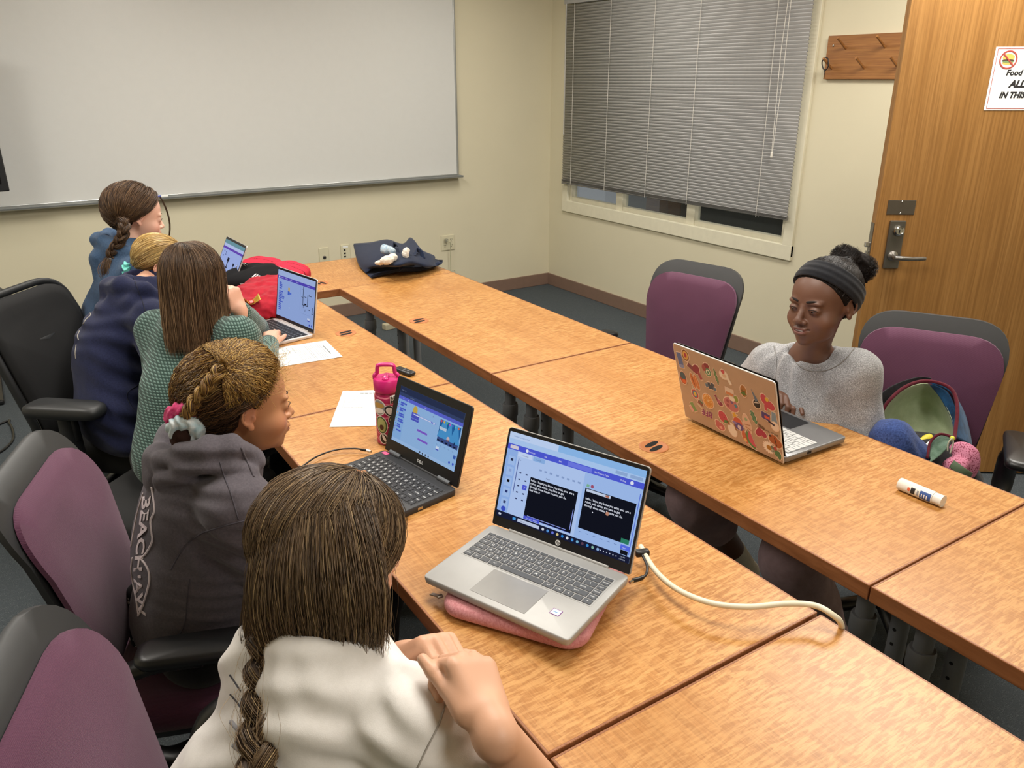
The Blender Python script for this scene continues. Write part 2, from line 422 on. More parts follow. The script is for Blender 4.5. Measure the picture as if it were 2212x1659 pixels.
# blinds
BL = empty('venetian_blind', (-.05, -1.3, 2.2), 0, 'grey horizontal slat blind covering most of the window', 'blind')
bo = A(-.05, -1.3, 2.2)
M_slat = plain('blind_slat', '#a9a9a8', .5, .1); M_cord = plain('blind_cord', '#d8d5cc', .6)
y0, y1 = -2.46, -.245; mb = MB(); zt, zb = 2.16, .905; n = 66
for i in range(n):
    z = zt-(zt-zb)*i/(n-1); c = np.array([[math.cos(q)*1., math.sin(q)] for q in np.linspace(-.5, .5, 5)])
    G = []
    for k in range(5):
        u = (k-2)/2*.0125; bow = .0022*(1-(k-2)**2/4); ta = rad(66)
        x = u*math.cos(ta)-bow*math.sin(ta); zz = -u*math.sin(ta)*-1-bow*math.cos(ta)*-1
        G.append([(-u*math.cos(ta)-bow*math.sin(ta), y, -u*math.sin(ta)*-1*1.0+bow*math.cos(ta)+z-2.2) for y in (y0+1.3, y1+1.3)])
    mb.grid(np.array(G), thick=.0006)
mb.build('slats', M_slat, BL, smooth=True)
MB().box((0, .0-(0), 0), (.035, y1-y0, .04), bev=.003).build('headrail', M_slat, BL).location = (0, (y0+y1)/2+1.3, .0)
mb = MB(); zr = .885
mb.sweep([(0, y0+1.3, zr-2.2+.014), (0, y1+1.3, zr-2.2)], .011, 8, asp=.6)
for i in range(5): mb.box((0, (y0+y1)/2+1.3, .898+.004*i-2.2), (.024, y1-y0, .0015))
mb.build('bottom_rail', plain('blind_rail', '#7b7a78', .4, .4), BL)
mb = MB()
for y in (-.37, -.79, -1.24, -1.65, -2.24):
    for dx in (-.013, .012): mb.cyl((dx, y+1.3, -.0), (dx, y+1.3, zr-2.2), .0016, seg=6)
mb.build('ladder_cords', M_cord, BL)
MB().cyl((-.03, -.29+1.3, -.02), (-.03, -.29+1.3, 1.26-2.2), .005, seg=8).build('tilt_wand', plain('clear_wand', '#b9b7b0', .25), BL)
mb = MB(); mb.sweep([(-.03, -2.32+1.3, 0), (-.035, -2.31+1.3, -.4), (-.03, -2.32+1.3, -.93)], .0018, 6); mb.sweep([(-.03, -2.335+1.3, 0), (-.032, -2.34+1.3, -.5), (-.03, -2.325+1.3, -.93)], .0018, 6)
mb.lathe([(.002, 0), (.006, -.004), (.008, -.03), (.004, -.034)], 12, t=(-.03, -2.322+1.3, -.93)); mb.build('pull_cord', M_cord, BL)
# whiteboard
WB = empty('whiteboard', (-2.6, 0, 1.6), 0, 'large white dry-erase board with aluminium frame on the back wall', 'whiteboard')
xr, xl, zb = -.875, -5.0, .965; w = xr-xl; h = 1.25
MB().box(((xl+xr)/2+2.6, -.014, zb+h/2+.02-1.6), (w, .02, h)).build('panel', M_white, WB)
mb = MB(); mb.box((xr-.008+2.6, -.016, zb+h/2-1.6+.02), (.016, .03, h), bev=.003); mb.box((xl+2.6, -.016, zb+h/2-1.6+.02), (.016, .03, h), bev=.003)
mb.box(((xl+xr)/2+2.6, -.016, zb+h+.02-1.6), (w, .03, .02), bev=.003); mb.box(((xl+xr)/2+2.6, -.016, zb+.012-1.6), (w, .03, .02), bev=.003)
mb.build('frame', M_alu, WB)
mb = MB(); G = []
for (dy, dz) in ((-.028, .012), (-.03, .002), (-.075, .0), (-.083, .004), (-.085, .012)): G.append([(xl+2.6, dy, zb+dz-1.6), (xr+.008+2.6, dy, zb+dz-1.6)])
mb.grid(np.array(G), thick=.003); mb.box((xr+.006+2.6, -.055, zb+.006-1.6), (.004, .06, .014)); mb.build('tray', plain('tray_metal', '#a9acab', .35, .6), WB)
def marker(x, name, col, label, rz):
    e = empty(name, (x, -.058, zb+.0155), rz, label, 'marker')
    MB().sweep([(-.055, 0, 0), (.03, 0, 0)], .0075, 14).build('barrel', plain(name+'_barrel', col[0], .4), e, auto=40)
    MB().sweep([(.0305, 0, 0), (.072, 0, 0)], [.0085, .0082], 14).build('cap', plain(name+'_cap', col[1], .4), e, auto=40)
marker(-3.06, 'blue_marker', ('#2a4aa8', '#dfe0dc'), 'blue and white marker lying on the whiteboard tray', 0)
marker(-3.33, 'black_marker', ('#151515', '#1c1c1c'), 'black marker lying on the whiteboard tray behind the braided head', 0)
# wall mounted screen at the left edge
TV = empty('display_screen', (-4.45, -.4, 1.5), 0, 'black flat display whose corner shows at the left edge', 'screen')
c1 = ony(21, 412, -.4)
MB().box((c1[0]-.6+4.45, 0, c1[2]+.38-1.5), (1.2, .05, .76), bev=.006).build('bezel', M_blackp, TV)
MB().box((c1[0]-.6+4.45, -.0265, c1[2]+.385-1.5), (1.14, .002, .69)).build('screen', plain('dead_screen', '#050506', .12), TV)
MB().box((c1[0]-.6+4.45, .045, -.70), (.08, .04, 1.58), bev=.008).build('stand_pole', M_blackp, TV)
MB().box((c1[0]-.6+4.45, .03, -1.485), (.7, .5, .03), bev=.01).build('stand_base', M_blackp, TV)
# outlets
def plate(name, x, z, w, h, label):
    e = empty(name, (x, 0, z), 0, label, 'outlet'); MB().box((0, -.004, 0), (w, .008, h), bev=.003).build('cover_plate', M_ivory, e); return e
e = plate('coax_outlet', -1.989, .476, .072, .115, 'ivory wall plate with one round jack, left of the other plates')
MB().lathe([(.013, 0), (.013, .003), (.009, .004)], 20, R=rotx(PI/2), t=(0, -.008, -.012)).build('jack', M_steel, e); MB().lathe([(.006, 0), (.006, .012)], 12, R=rotx(PI/2), t=(0, -.008, -.012)).build('pin', M_ink, e)
e = plate('network_outlet', -1.825, .482, .072, .115, 'ivory wall plate with square network jacks beside the coax plate')
mb = MB()
for z in (.018, -.006, -.03): mb.box((-.008, -.0085, z), (.014, .003, .012))
mb.build('jack_openings', M_ink, e); MB().box((.0, -.0085, .04), (.04, .002, .012)).build('label_strip', M_paper, e)
e = plate('power_outlet', -.977, .462, .118, .118, 'double gang ivory power outlet with a plugged-in cord right of the tote bag')
for x in (-.028, .028):
    for z in (.022, -.022):
        if x < 0 < z: continue
        mb = MB(); mb.box((x, -.0083, z), (.026, .001, .030), 1, bev=.0004)
        for s in (-1, 1): mb.box((x+s*.007, -.0088, z+.004), (.0025, .0012, .009))
        mb.lathe([(.0028, 0), (.0028, .0014)], 10, R=rotx(PI/2), t=(x, -.0083, z-.009)); mb.build('socket', [M_ink, M_ivory], e)
c = empty('charger_cord', (-1.0, -.02, .47), 0, 'grey plug and cord hanging from the power outlet', 'cord')
MB().box((-.003, -.012, .018), (.026, .026, .024), bev=.006).build('plug', plain('grey_plug', '#8a8878', .5), c)
mb = MB(); mb.sweep(catmull([(-.003, -.025, .015), (.02, -.035, 0), (.024, -.02, -.06), (.026, -.015, -.2), (.02, -.02, -.28), (.045, -.02, -.3), (.03, -.02, -.33), (.02, -.015, -.42)], 6), .0035, 8)
mb.sweep(catmull([(.026, -.018, -.235), (.05, -.022, -.22), (.06, -.02, -.245), (.035, -.024, -.26), (.02, -.02, -.25)], 6), .003, 8); mb.build('cable', plain('ivory_cable', '#b5b296', .5), c, smooth=True)
o = MB().box((0, 0, .022), (.13, .055, .044), bev=.006).build('block_eraser', plain('eraser_felt', '#b3ac92', .8)); o.location = (-1.7, -.47, 0); o.rotation_euler = (0, 0, .15); tag(o, 'small beige block lying on the carpet beyond the table legs', 'block')
# coat rack
CR = empty('coat_rack', (0, -2.86, 1.77), 0, 'wooden peg board with slanted pegs on the wall beside the door', 'coat rack')
MB().box((-.011, 0, 0), (.022, .6, .215), bev=.002).build('board', M_rack, CR)
for (y, z, L) in ((.185, .062, .09), (-.04, .062, .09), (.255, -.035, .09), (.06, -.035, .09), (-.13, -.035, .09), (-.25, .062, .09)):
    MB().cyl((-.02, y-.0, z-.02), (-.10, y, z+.03), .0065, seg=10).build('peg', M_rack, CR, auto=40)
MB().sphere((-.023, .262, .058), (.003, .006, .006), 10).build('screw', M_chrome, CR)
zt_ = MB(); zt_.sweep(catmull([(-.075, .262, -.0), (-.078, .277, -.02), (-.075, .27, -.05), (-.073, .255, -.062), (-.073, .24, -.045), (-.074, .245, -.01)], 6, True), .003, 6, closed=True)
zt_.sweep([(-.073, .258, -.062), (-.071, .252, -.1)], [.003, .001], 6); zt_.box((-.073, .258, -.064), (.008, .008, .008))
zt_ = zt_.build('cable_tie', M_blackp, None, smooth=True); zt_.location = (0, -2.86, 1.77); tag(zt_, 'black cable tie loop hanging on the lower left peg', 'cable tie')
# ---- door, open into the room
dl = A(-.929, -3.587, 0); dh = A(-.165, -4.147, 0); dd = unit(dh-dl); DW = np.linalg.norm(dh-dl); ang = math.atan2(dd[1], dd[0])
DR = empty('door_1', dl, ang); struct(DR)
MB().box((DW/2, .022, 1.06), (DW, .044, 2.1), bev=.002).build('slab', M_door, DR)
# local frame: x from latch to hinge, visible face at y=0 looking to -y
def dpx(u, v):
    n = A(-dd[1], dd[0], 0); r_ = ray(u, v); k = ((dl-CP)@n)/(r_@n); P = CP+r_*k; return float((P-dl)@dd), float(P[2])
hw = M_steel
x0, z1 = dpx(1917, 432); x1, z0 = dpx(1976, 464); 
MB().box(((x0+x1)/2, -.0015, (z0+z1)/2), (abs(x1-x0)*.93, .003, abs(z1-z0)*.98), bev=.001).build('cover_plate', plain('dark_steel', '#7b746c', .3, .9), DR)
mb = MB()
for dz in (.4, -.4): mb.sphere(((x0+x1)/2, -.004, (z0+z1)/2+dz*abs(z1-z0)), (.004, .002, .004), 8)
mb.build('plate_screws', M_chrome, DR)
xa, za = dpx(1938, 476); xb, zb_ = dpx(1922, 579); lx = (xa+xb)/2
LK = MB().box((lx, -.006, (za+zb_)/2), (.062, .012, abs(za-zb_)), bev=.003).build('lock_plate', plain('lock_plate_steel', '#77736c', .38, .9), DR)
kx, kz = dpx(1938, 497)
MB().lathe([(.022, 0), (.022, .006), (.019, .014), (.014, .016), (.013, .012)], 28, R=rotx(PI/2), t=(kx, -.012, kz)).build('key_cylinder', M_chrome, DR, auto=35)
MB().box((kx, -.026, kz-.002), (.003, .002, .014)).build('keyhole', M_ink, DR)
hx0, hz0 = dpx(1925, 551)
mb = MB(); mb.lathe([(.02, 0), (.02, .006), (.011, .012), (.010, .045)], 20, R=rotx(PI/2), t=(hx0, -.012, hz0))
mb.sweep(catmull([(hx0-.004, -.055, hz0), (hx0+.02, -.062, hz0), (hx0+.06, -.060, hz0-.002), (hx0+.115, -.052, hz0-.002)], 5), [.012]*6+[.0115]*4+[.010]*5+[.009], 12, asp=.75, up=(0, 0, 1), pw=3)
mb.build('lever_handle', M_steel, DR, auto=50)
mb = MB(); mb.box((-.0015, .022, (dpx(1890, 470)[1]+dpx(1870, 620)[1])/2), (.003, .03, .24)); mb.build('edge_plate', M_steel, DR)
ez = dpx(1878, 530)[1]; mb = MB(); mb.box((-.012, .02, ez), (.022, .014, .02), bev=.003); mb.box((-.008, .02, ez-.03), (.016, .012, .01), bev=.002); mb.build('latch_bolt', M_chrome, DR)
# sign on the door
sx0, sz1 = dpx(2150, 101); _, sz0 = dpx(2127, 238); sh = sz1-sz0; sw = sh*1.29
SG = empty('door_sign', dl, ang, 'white paper notice with a crossed-out burger taped on the door', 'sign')
sgx = dpx(2138, 170)[0]
def SP(x, z): return A(sgx+x*sh, 0, sz0+z*sh)
MB().box(SP(.645, .5)+A(0, -.0015, 0), (sw, .001, sh)).build('sheet', M_paper, SG)
M_red = plain('print_red', '#a8463c', .8); mb = MB()
for (a, b, c, d) in ((.035, .03, .05-.006, .975), (.035, .965, 1.255, .975), (.035, .022, 1.255, .032), (1.245, .03, 1.255, .97)):
    mb.box((SP(a, b)+SP(c, d))/2+A(0, -.0023, 0), (abs(c-a)*sh, .0003, abs(d-b)*sh))
cx, cz, cr = .235, .80, .135
ring = [SP(cx+cr*math.cos(q), cz+cr*math.sin(q))+A(0, -.0032, 0) for q in np.linspace(0, 2*PI, 32, endpoint=False)]
mb.sweep(ring, sh*.012, 6, closed=True, asp=.15, up=(0, 1, 0)); d_ = sh*.012
mb.sweep([SP(cx-cr*.7, cz+cr*.7)+A(0, -.0032, 0), SP(cx+cr*.7, cz-cr*.7)+A(0, -.0032, 0)], sh*.012, 6, asp=.15, up=(0, 1, 0))
text_on(mb, 'NO', sh*.26, SP(.50, .73)+A(0, -.0024, 0), A(1, 0, 0), A(0, 0, 1), bold=.03, shear=.25)
mb.build('red_print', M_red, SG)
mb = MB(); el = lambda a, b, rx, rz: [(a+rx*math.cos(q), b+rz*math.sin(q)) for q in np.linspace(0, 2*PI, 20, endpoint=False)]
def blob2(a, b, rx, rz, m, y): mb.add([SP(x, z)+A(0, -y, 0) for x, z in el(a, b, rx, rz)], [list(range(20))], m)
blob2(cx, cz+.035, .098, .055, 0, .0024); blob2(cx, cz-.055, .09, .025, 0, .0024); blob2(cx, cz-.012, .10, .018, 1, .0026); blob2(cx, cz-.033, .095, .014, 2, .0028)
mb.build('burger_picture', [plain('bun_print', '#e0b35a', .8), plain('meat_print', '#4c3a2c', .8), plain('lettuce_print', '#6f8f5c', .8)], SG)
mb = MB(); ex, ez_ = A(1, 0, 0), A(0, 0, 1)
text_on(mb, 'Food or drink', sh*.125, SP(.245, .555)+A(0, -.0024, 0), ex, ez_, bold=.04, shear=.18)
text_on(mb, 'NOT', sh*.125, SP(.98, .72)+A(0, -.0024, 0), ex, ez_, bold=.04, shear=.18)
text_on(mb, 'ALLOWED', sh*.15, SP(.335, .37)+A(0, -.0024, 0), ex, ez_, bold=.055, shear=.25)
text_on(mb, 'IN THIS ROOM', sh*.13, SP(.205, .20)+A(0, -.0024, 0), ex, ez_, bold=.055, shear=.25, sx=.95)
mb.build('black_print', M_ink, SG)
# door jamb stub the hinges sit on
struct(MB().box((-.085, -4.25, 1.06), (.17, .12, 2.12), bev=.003).build('trim_1', M_frame))
# ------------------------------------------------------------ tables
M_leg = plain('grey_table_leg', '#808284', .45, .1)
M_wheel = plain('caster_black', '#101011', .5)
M_grom = plain('grommet_plastic', '#b06f42', .45)
M_slotd = plain('grommet_hole', '#0b0705', .9)
def make_table(L, label, group):
    """local: length along Y, width .62 along X, centre at origin, z = floor"""
    t = empty('folding_table', (0, 0, 0), 0, label, 'table', group); W = .617; Z = .74; T = .032
    mb = MB(); mb.box((0, 0, Z-T/2), (W-.006, L-.006, T), bev=.0015, seg=1); mb.build('tabletop', M_table, t)
    mb = MB()
    for s in (-1, 1):
        mb.box((s*(W/2-.0025), 0, Z-T/2-.0012), (.006, L, T+.003), bev=.0018); mb.box((0, s*(L/2-.0025), Z-T/2-.0012), (W, .006, T+.003), bev=.0018)
    mb.build('edge_band', M_edge, t)
    for s in (-1, 1):
        y = s*(L/2-.065)
        for k, x in enumerate((-.19, -.03)):
            mb = MB(); mb.cyl((x, y, .07), (x, y, .56), .024 if k == 0 else .021, seg=20)
            if k == 0:
                mb.lathe([(.026, .535), (.028, .54), (.028, .575), (.0255, .583)], 20, t=(x, y, 0)); mb.cyl((x, y, .57), (x, y, Z-T-.001), .0195, seg=20)
            else: mb.cyl((x, y, .55), (x, y, Z-T-.001), .021, seg=20)
            c = mb.build('column', M_leg, t, auto=40)
            if k == 1:
                for z in (.36, .40, .44, .48, .52): MB().lathe([(.0045, -.002), (.0045, .0005)], 10, R=roty(-PI/2) @ I3, t=(x-.0205, y, z)).build('adjust_hole', M_slotd, c)
        mb = MB(); mb.sweep([(-.27, y, .062), (-.11, y, .075), (.25, y, .062)], [.02, .026, .018], 12, asp=.7, up=(0, 0, 1)); mb.build('foot', M_leg, t, auto=50)
        for x in (-.255, .235):
            mb = MB(); mb.cyl((x, y-.014, .0275), (x, y+.014, .0275), .027, seg=20); mb.box((x, y, .05), (.03, .02, .02), bev=.004); mb.build('caster', M_wheel, t, auto=40)
        MB().box((-.02, y, Z-T-.008), (.46, .05, .015), bev=.002).build('bracket', M_leg, t)
    return t
def kids(o): return [c for c in COL.objects if c.parent == o]
def copy_tree(o, parent=None):
    c = o.copy(); COL.objects.link(c)
    if parent is not None: c.parent = parent
    for ch in kids(o): copy_tree(ch, c)
    return c
def grommet(t, x, y, rz=.5):
    g = MB(); g.lathe([(.034, .7385), (.040, .7392), (.0405, .7412), (.037, .742), (.0345, .7412), (.0, .7410)], 36, t=(x, y, 0)); g = g.build('cable_grommet', M_grom, t, auto=40)
    mb = MB(); R = rotz(rz)
    for s in (-1, 1):
        pts = [(.027*math.cos(q), s*(.012+.009*math.sin(q))) for q in np.linspace(0, 2*PI, 20, endpoint=False)]
        if s < 0: pts = pts[::-1]
        pts = [(a+s*.006, b) for a, b in pts]
        mb.prism(pts, .0006, R=R, t=(x, y, .7411))
    mb.build('cable_opening', M_slotd, g)
G6 = 'wood-topped folding tables'
xR, xLs = -2.3115, -3.0845
T = {}
specs = [('R1', xR, -1.975, -3.358, 'wood table of the right row reaching from the tote bag corner to the first seam'),
         ('R2', xR, -3.364, -4.786, 'wood table of the right row holding the stickered laptop'),
         ('R3', xR, -4.793, -6.21, 'wood table at the right edge, next after the glue stick'),
         ('L1', xLs, -1.975, -3.358, 'wood table of the left row holding the printed sheet and red bag'),
         ('L2', xLs, -3.364, -4.784, 'wood table of the left row under the silver laptop and pink sleeve'),
         ('L3', xLs, -4.797, -6.21, 'empty wood table at the bottom of the picture')]
p1 = make_table(1.383, '', G6); p2 = make_table(1.422, '', G6); first = {1.383: p1, 1.422: p2}; used = set()
for k, x, a, b, lab in specs:
    L = round(abs(a-b), 3); L = 1.383 if abs(L-1.383) < .01 else 1.422
    o = first[L] if L not in used else copy_tree(first[L]); used.add(L)
    o.location = (x, (a+b)/2, 0); o['label'] = lab; T[k] = o
c = copy_tree(p1); c.location = (-2.695, -1.6725, 0); c.rotation_euler = (0, 0, -PI/2); c['label'] = 'wood table crosswise at the far end under the navy tote bag'; T['C1'] = c
for k, (x, y) in {'R1': (-2.544, -2.664), 'R2': (-2.547, -4.084), 'L1': (-2.861, -2.661), 'L2': (-2.861, -4.09)}.items():
    o = T[k]; l = o.location; grommet(o, x-l[0], y-l[1], .2)
grommet(T['C1'], .155, .035, .2)
# ------------------------------------------------------------ office chairs
def weave(name, c1, c2, sc, rough=.8, strength=.5, sheen=.2):
    t = NT(name); t.set(rough, 0, .25, sheen); v = t.coord()
    w1 = t.add('ShaderNodeTexWave', wave_type='BANDS', bands_direction='Z'); w2 = t.add('ShaderNodeTexWave', wave_type='BANDS', bands_direction='Y')
    for w_ in (w1, w2): w_.inputs['Scale'].default_value = sc; w_.inputs['Distortion'].default_value = .8; t.l(v, w_.inputs['Vector'])
    h = t.mix(.5, w1.outputs['Color'], w2.outputs['Color']); n = t.noise(v, 14., 3.)
    t.base(t.mix(h, t.mix(n, c1, c2), c2)); t.bump(h, strength, .0012); return t.m
M_purple = weave('plum_mesh_fabric', '#4f2b40', '#5d344c', 190.)
M_cframe = plain('chair_frame_plastic', '#2c2d2e', .5, bump=.12, bs=500)
M_cblack = plain('chair_black_plastic', '#121213', .38)
def rrect(w0, w1, h, r, n=8):
    """rounded trapezoid outline: w0 bottom width, w1 top width, from z=0 to h"""
    cs = [(-w0/2, 0), (w0/2, 0), (w1/2, h), (-w1/2, h)]; out = []
    for i in range(4):
        p = A(cs[i]); a = unit(A(cs[i-1])-p); b = unit(A(cs[(i+1) % 4])-p); q = r if isinstance(r, (int, float)) else r[i]
        for t in np.linspace(0, 1, n): out.append((1-t)**2*(p+a*q)+2*t*(1-t)*p+t*t*(p+b*q))
    return np.array(out)
def shell(mb, outline, cen, f, thick, rings=7, m=0, puff=0.):
    """curved panel: outline (y,z) shrunk to centre in rings, placed on the surface x=f(y,z); closed, with thickness"""
    n = len(outline); V = []; F = []
    for side in (0, 1):
        for k in range(rings):
            s_ = 1-k/(rings-1)*.98; P = cen+(outline-cen)*s_
            for y, z in P:
                e = math.sqrt(max(0, 1-s_**4)); V.append((f(y, z)+(thick/2+puff*e)*(1 if side == 0 else -1)*(1 if k else .55), y, z))
    for side in (0, 1):
        o = side*rings*n
        for k in range(rings-1):
            for i in range(n):
                j = (i+1) % n; q = [o+k*n+i, o+k*n+j, o+(k+1)*n+j, o+(k+1)*n+i]; F.append(q if side == 0 else q[::-1])
    for i in range(n): j = (i+1) % n; F.append([i, rings*n+i, rings*n+j, j])
    F.append([(rings-1)*n+i for i in range(n)]); F.append([(2*rings-1)*n+i for i in range(n)][::-1])
    mb.add(V, F, m)
def purple_chair(loc, az, label, recline=.26, arms=True, armz=.665, splay=0., aw=.275):
    """faces local +X; loc is floor point under the seat centre"""
    t = empty('office_chair', loc, az, label, 'chair', 'plum mesh office chairs')
    zb, H, xb = .50, .47, -.215
    tr = math.tan(recline)
    def f(y, z): q = z/H; return xb-tr*z*(.55+.45*q)+.20*y*y*1.1+.02*math.sin(PI*q)
    def sh(P): return P
    out = rrect(.33, .455, H, (.06, .06, .13, .13), 9); cen = A(0, H*.5)
    mb = MB(); shell(mb, out, cen, lambda y, z: f(y, z)-.016, .022, 7, puff=-.001)
    o = mb.build('back_frame', M_cframe, t, smooth=True, auto=60); o.location = (0, 0, zb)
    inn = rrect(.32, .442, H-.058, (.055, .055, .125, .125), 9)+A(0, .012)
    mb = MB(); shell(mb, inn, A(0, H*.48), lambda y, z: f(y, z)+.001, .018, 7, puff=.004); o = mb.build('backrest', M_purple, t, smooth=True, auto=60); o.location = (0, 0, zb)
    mb = MB(); mb.sweep(catmull([(xb-.05, 0, zb+.28), (xb-.055, 0, zb+.1), (xb-.05, 0, .44), (xb+.04, 0, .375), (0, 0, .37)], 5), [.022]*10+[.028]*11, 10, asp=1.8, up=(0, 1, 0)); mb.build('back_support', M_cblack, t, smooth=True)
    # seat
    so = rrect(.46, .44, .47, (.12, .12, .09, .09), 9); V = []; n = len(so); F = []
    prof = [(.90, -.030), (.99, -.018), (1., 0), (.985, .02), (.93, .034), (.75, .04), (.4, .036), (.001, .034)]
    for s_, z in prof:
        P = A(0, .235)+(so-A(0, .235))*s_
        for y, x in P: V.append((.235-x+.0, y, .445+z-.02*max(0, (.12-x)/.12)**2))
    for k in range(len(prof)-1):
        for i in range(n): j = (i+1) % n; F.append([k*n+i, (k+1)*n+i, (k+1)*n+j, k*n+j])
    F.append(list(range(n))); MB().add(V, F).build('seat', M_purple, t, smooth=True)
    mb = MB(); mb.box((0, 0, .395), (.40, .38, .035), bev=.015); mb.box((-.02, 0, .36), (.22, .16, .05), bev=.015); mb.build('seat_pan', M_cblack, t, auto=40)
    if arms:
        for s_ in (-1, 1):
            mb = MB(); y = s_*aw
            mb.sweep(catmull([(.0, s_*.19, .385), (-.10, s_*(aw-.01), .40), (-.185, y, .50), (-.165, y, .60), (-.10, y, armz-.025), (.0, y, armz-.022)], 5), [.018]*10+[.02]*6+[.017]*10, 10, asp=1.5, up=(0, 1, 0)); a = mb.build('armrest', M_cblack, t, smooth=True)
            mb = MB(); G = [[A(-.12, 0, 0), A(.14, 0, 0)]]
            po = rrect(.075, .082, .26, .035, 6); V = []; F = []; n = len(po)
            prof = [(.7, -.018), (.95, -.014), (1., -.004), (.97, .006), (.85, .011), (.001, .012)]
            for q, z in prof:
                for yy, xx in A(0, .13)+(po-A(0, .13))*q: V.append((xx-.12, y+yy+splay*s_*(xx), armz+z))
            for k in range(len(prof)-1):
                for i in range(n): j = (i+1) % n; F.append([k*n+i, k*n+j, (k+1)*n+j, (k+1)*n+i])
            F.append(list(range(n))[::-1]); MB().add(V, F).build('arm_pad', M_cblack, a, smooth=True)
    chair_base(t); return t
def chair_base(t):
    MB().sweep([(0, 0, .08), (0, 0, .22), (0, 0, .22), (0, 0, .37)], [.03, .03, .019, .019], 16).build('gas_column', M_cblack, t, auto=40)
    for k in range(5):
        a = 2*PI*k/5+.3; c, s_ = math.cos(a), math.sin(a)
        MB().sweep([(0, 0, .1), (.16*c, .16*s_, .095), (.30*c, .30*s_, .07)], [.03, .024, .016], 10, asp=.75, up=(0, 0, 1)).build('base_spoke', M_cblack, t, smooth=True)
        mb = MB(); p = A(.30*c, .30*s_, .028); n = A(-s_, c, 0)
        for q in (-1, 1): mb.cyl(p+n*.004*q, p+n*.024*q, .028, seg=18)
        mb.box(p+A(0, 0, .018), (.03, .03, .04), R=rotz(a), bev=.008); mb.build('caster', M_cblack, t, auto=40)
def seat_from_back(bx, by, az): return A(bx, by, 0)+.24*A(math.cos(az), math.sin(az), 0)
CH = {}
a = rad(-20); CH['B'] = purple_chair((-3.66, -3.90, 0), a, 'plum chair behind the grey hoodie at the left edge')
CH['A'] = purple_chair((-3.72, -4.60, 0), a, 'plum chair in the bottom left corner behind the white T-shirt')
CH['mid'] = purple_chair((-1.87, -3.33, 0), rad(192), 'empty plum chair pushed in near the window wall', recline=.2, splay=.15)
CH['F'] = purple_chair((-1.76, -4.36, 0), rad(209), 'plum chair in front of the door holding the open backpack', recline=.2, aw=.262, armz=.70)
# black task chairs
M_bfab = plain('black_chair_fabric', '#0f0f10', .9, bump=.3, bs=700)
M_cgrey = plain('dark_grey_plastic', '#232425', .5)
def black_chair(loc, az, label, group, H=.60, arms=(-1, 1)):
    t = empty('task_chair' if H > .35 else 'stool', loc, az, label, 'chair' if H > .35 else 'stool', group); zb, xb = .47, -.20
    if H > .35:
        def f(y, z): q = z/H; return xb-.20*z-.06*z*z+.45*y*y+.035*math.sin(PI*min(1, q*1.2))
        out = rrect(.36, .45, H, (.08, .08, .11, .11), 9)
        mb = MB(); shell(mb, out, A(0, H*.5), f, .03, 9, puff=.006); o = mb.build('backrest', M_bfab, t, smooth=True); o.location = (0, 0, zb)
        mb = MB(); P = []
        o2 = rrect(.385, .475, H+.02, (.09, .09, .13, .13), 9)-A(0, .01)
        ring = [(f(y, z)-.02, y, z+zb) for y, z in o2]; mb.sweep(ring, .013, 8, closed=True, asp=1.2); mb.build('back_frame', M_cgrey, t, smooth=True)
        mb = MB(); mb.sweep(catmull([(xb-.06, 0, zb+.35), (xb-.09, 0, zb+.1), (xb-.06, 0, .42), (0, 0, .37)], 5), [.03]*8+[.034]*8, 10, asp=2.2, up=(0, 1, 0)); mb.build('back_support', M_cgrey, t, smooth=True)
    so = rrect(.5, .46, .48, (.1, .1, .12, .12), 9); V = []; n = len(so); F = []
    prof = [(.88, -.05), (.98, -.035), (1., -.01), (.98, .02), (.92, .036), (.7, .045), (.4, .04), (.001, .036)]
    for s_, z in prof:
        for y, x in A(0, .24)+(so-A(0, .24))*s_: V.append((.24-x, y, .445+z))
    for k in range(len(prof)-1):
        for i in range(n): j = (i+1) % n; F.append([k*n+i, (k+1)*n+i, (k+1)*n+j, k*n+j])
    F.append(list(range(n))); MB().add(V, F).build('seat', M_bfab, t, smooth=True)
    MB().box((0, 0, .37), (.3, .24, .05), bev=.02).build('mechanism', M_cgrey, t, auto=40)
    for s_ in arms:
        y = s_*.29; mb = MB()
        mb.sweep([(-.0, s_*.2, .375), (-.0, y-.01*s_, .39), (0, y, .43), (0, y, .64)], [.02, .022, .03, .024], 12, asp=1.5, up=(0, 1, 0)); mb.box((0, y, .60), (.06, .03, .10), bev=.008); a_ = mb.build('armrest', M_cgrey, t, auto=50)
        po = rrect(.10, .09, .27, .042, 7); V = []; F = []; n = len(po); prof = [(.75, -.024), (.96, -.018), (1., -.002), (.97, .012), (.85, .02), (.001, .022)]
        for q, z in prof:
            for yy, xx in A(0, .135)+(po-A(0, .135))*q: V.append((xx-.135, y+yy, .665+z))
        for k in range(len(prof)-1):
            for i in range(n): j = (i+1) % n; F.append([k*n+i, k*n+j, (k+1)*n+j, (k+1)*n+i])
        F.append(list(range(n))[::-1]); MB().add(V, F).build('arm_pad', M_cgrey, a_, smooth=True)
    mb = MB(); mb.sweep([(.05, -.15, .37), (.06, -.27, .36)], .006, 8); mb.box((.065, -.29, .36), (.05, .05, .012), bev=.005); mb.build('tilt_lever', M_cgrey, t, auto=40)
    chair_base(t); return t
black_chair((-3.67, -2.49, 0), rad(-40), 'black task chair with padded arms under the navy hoodie', 'black task chairs', .50)
black_chair((-3.66, -1.98, 0), rad(4), 'black task chair under the blue hoodie, farthest of the black chairs', 'black task chairs', .42, ())
black_chair((-3.62, -3.10, 0), rad(40), 'black backless stool under the green jumper', None, .30, ())
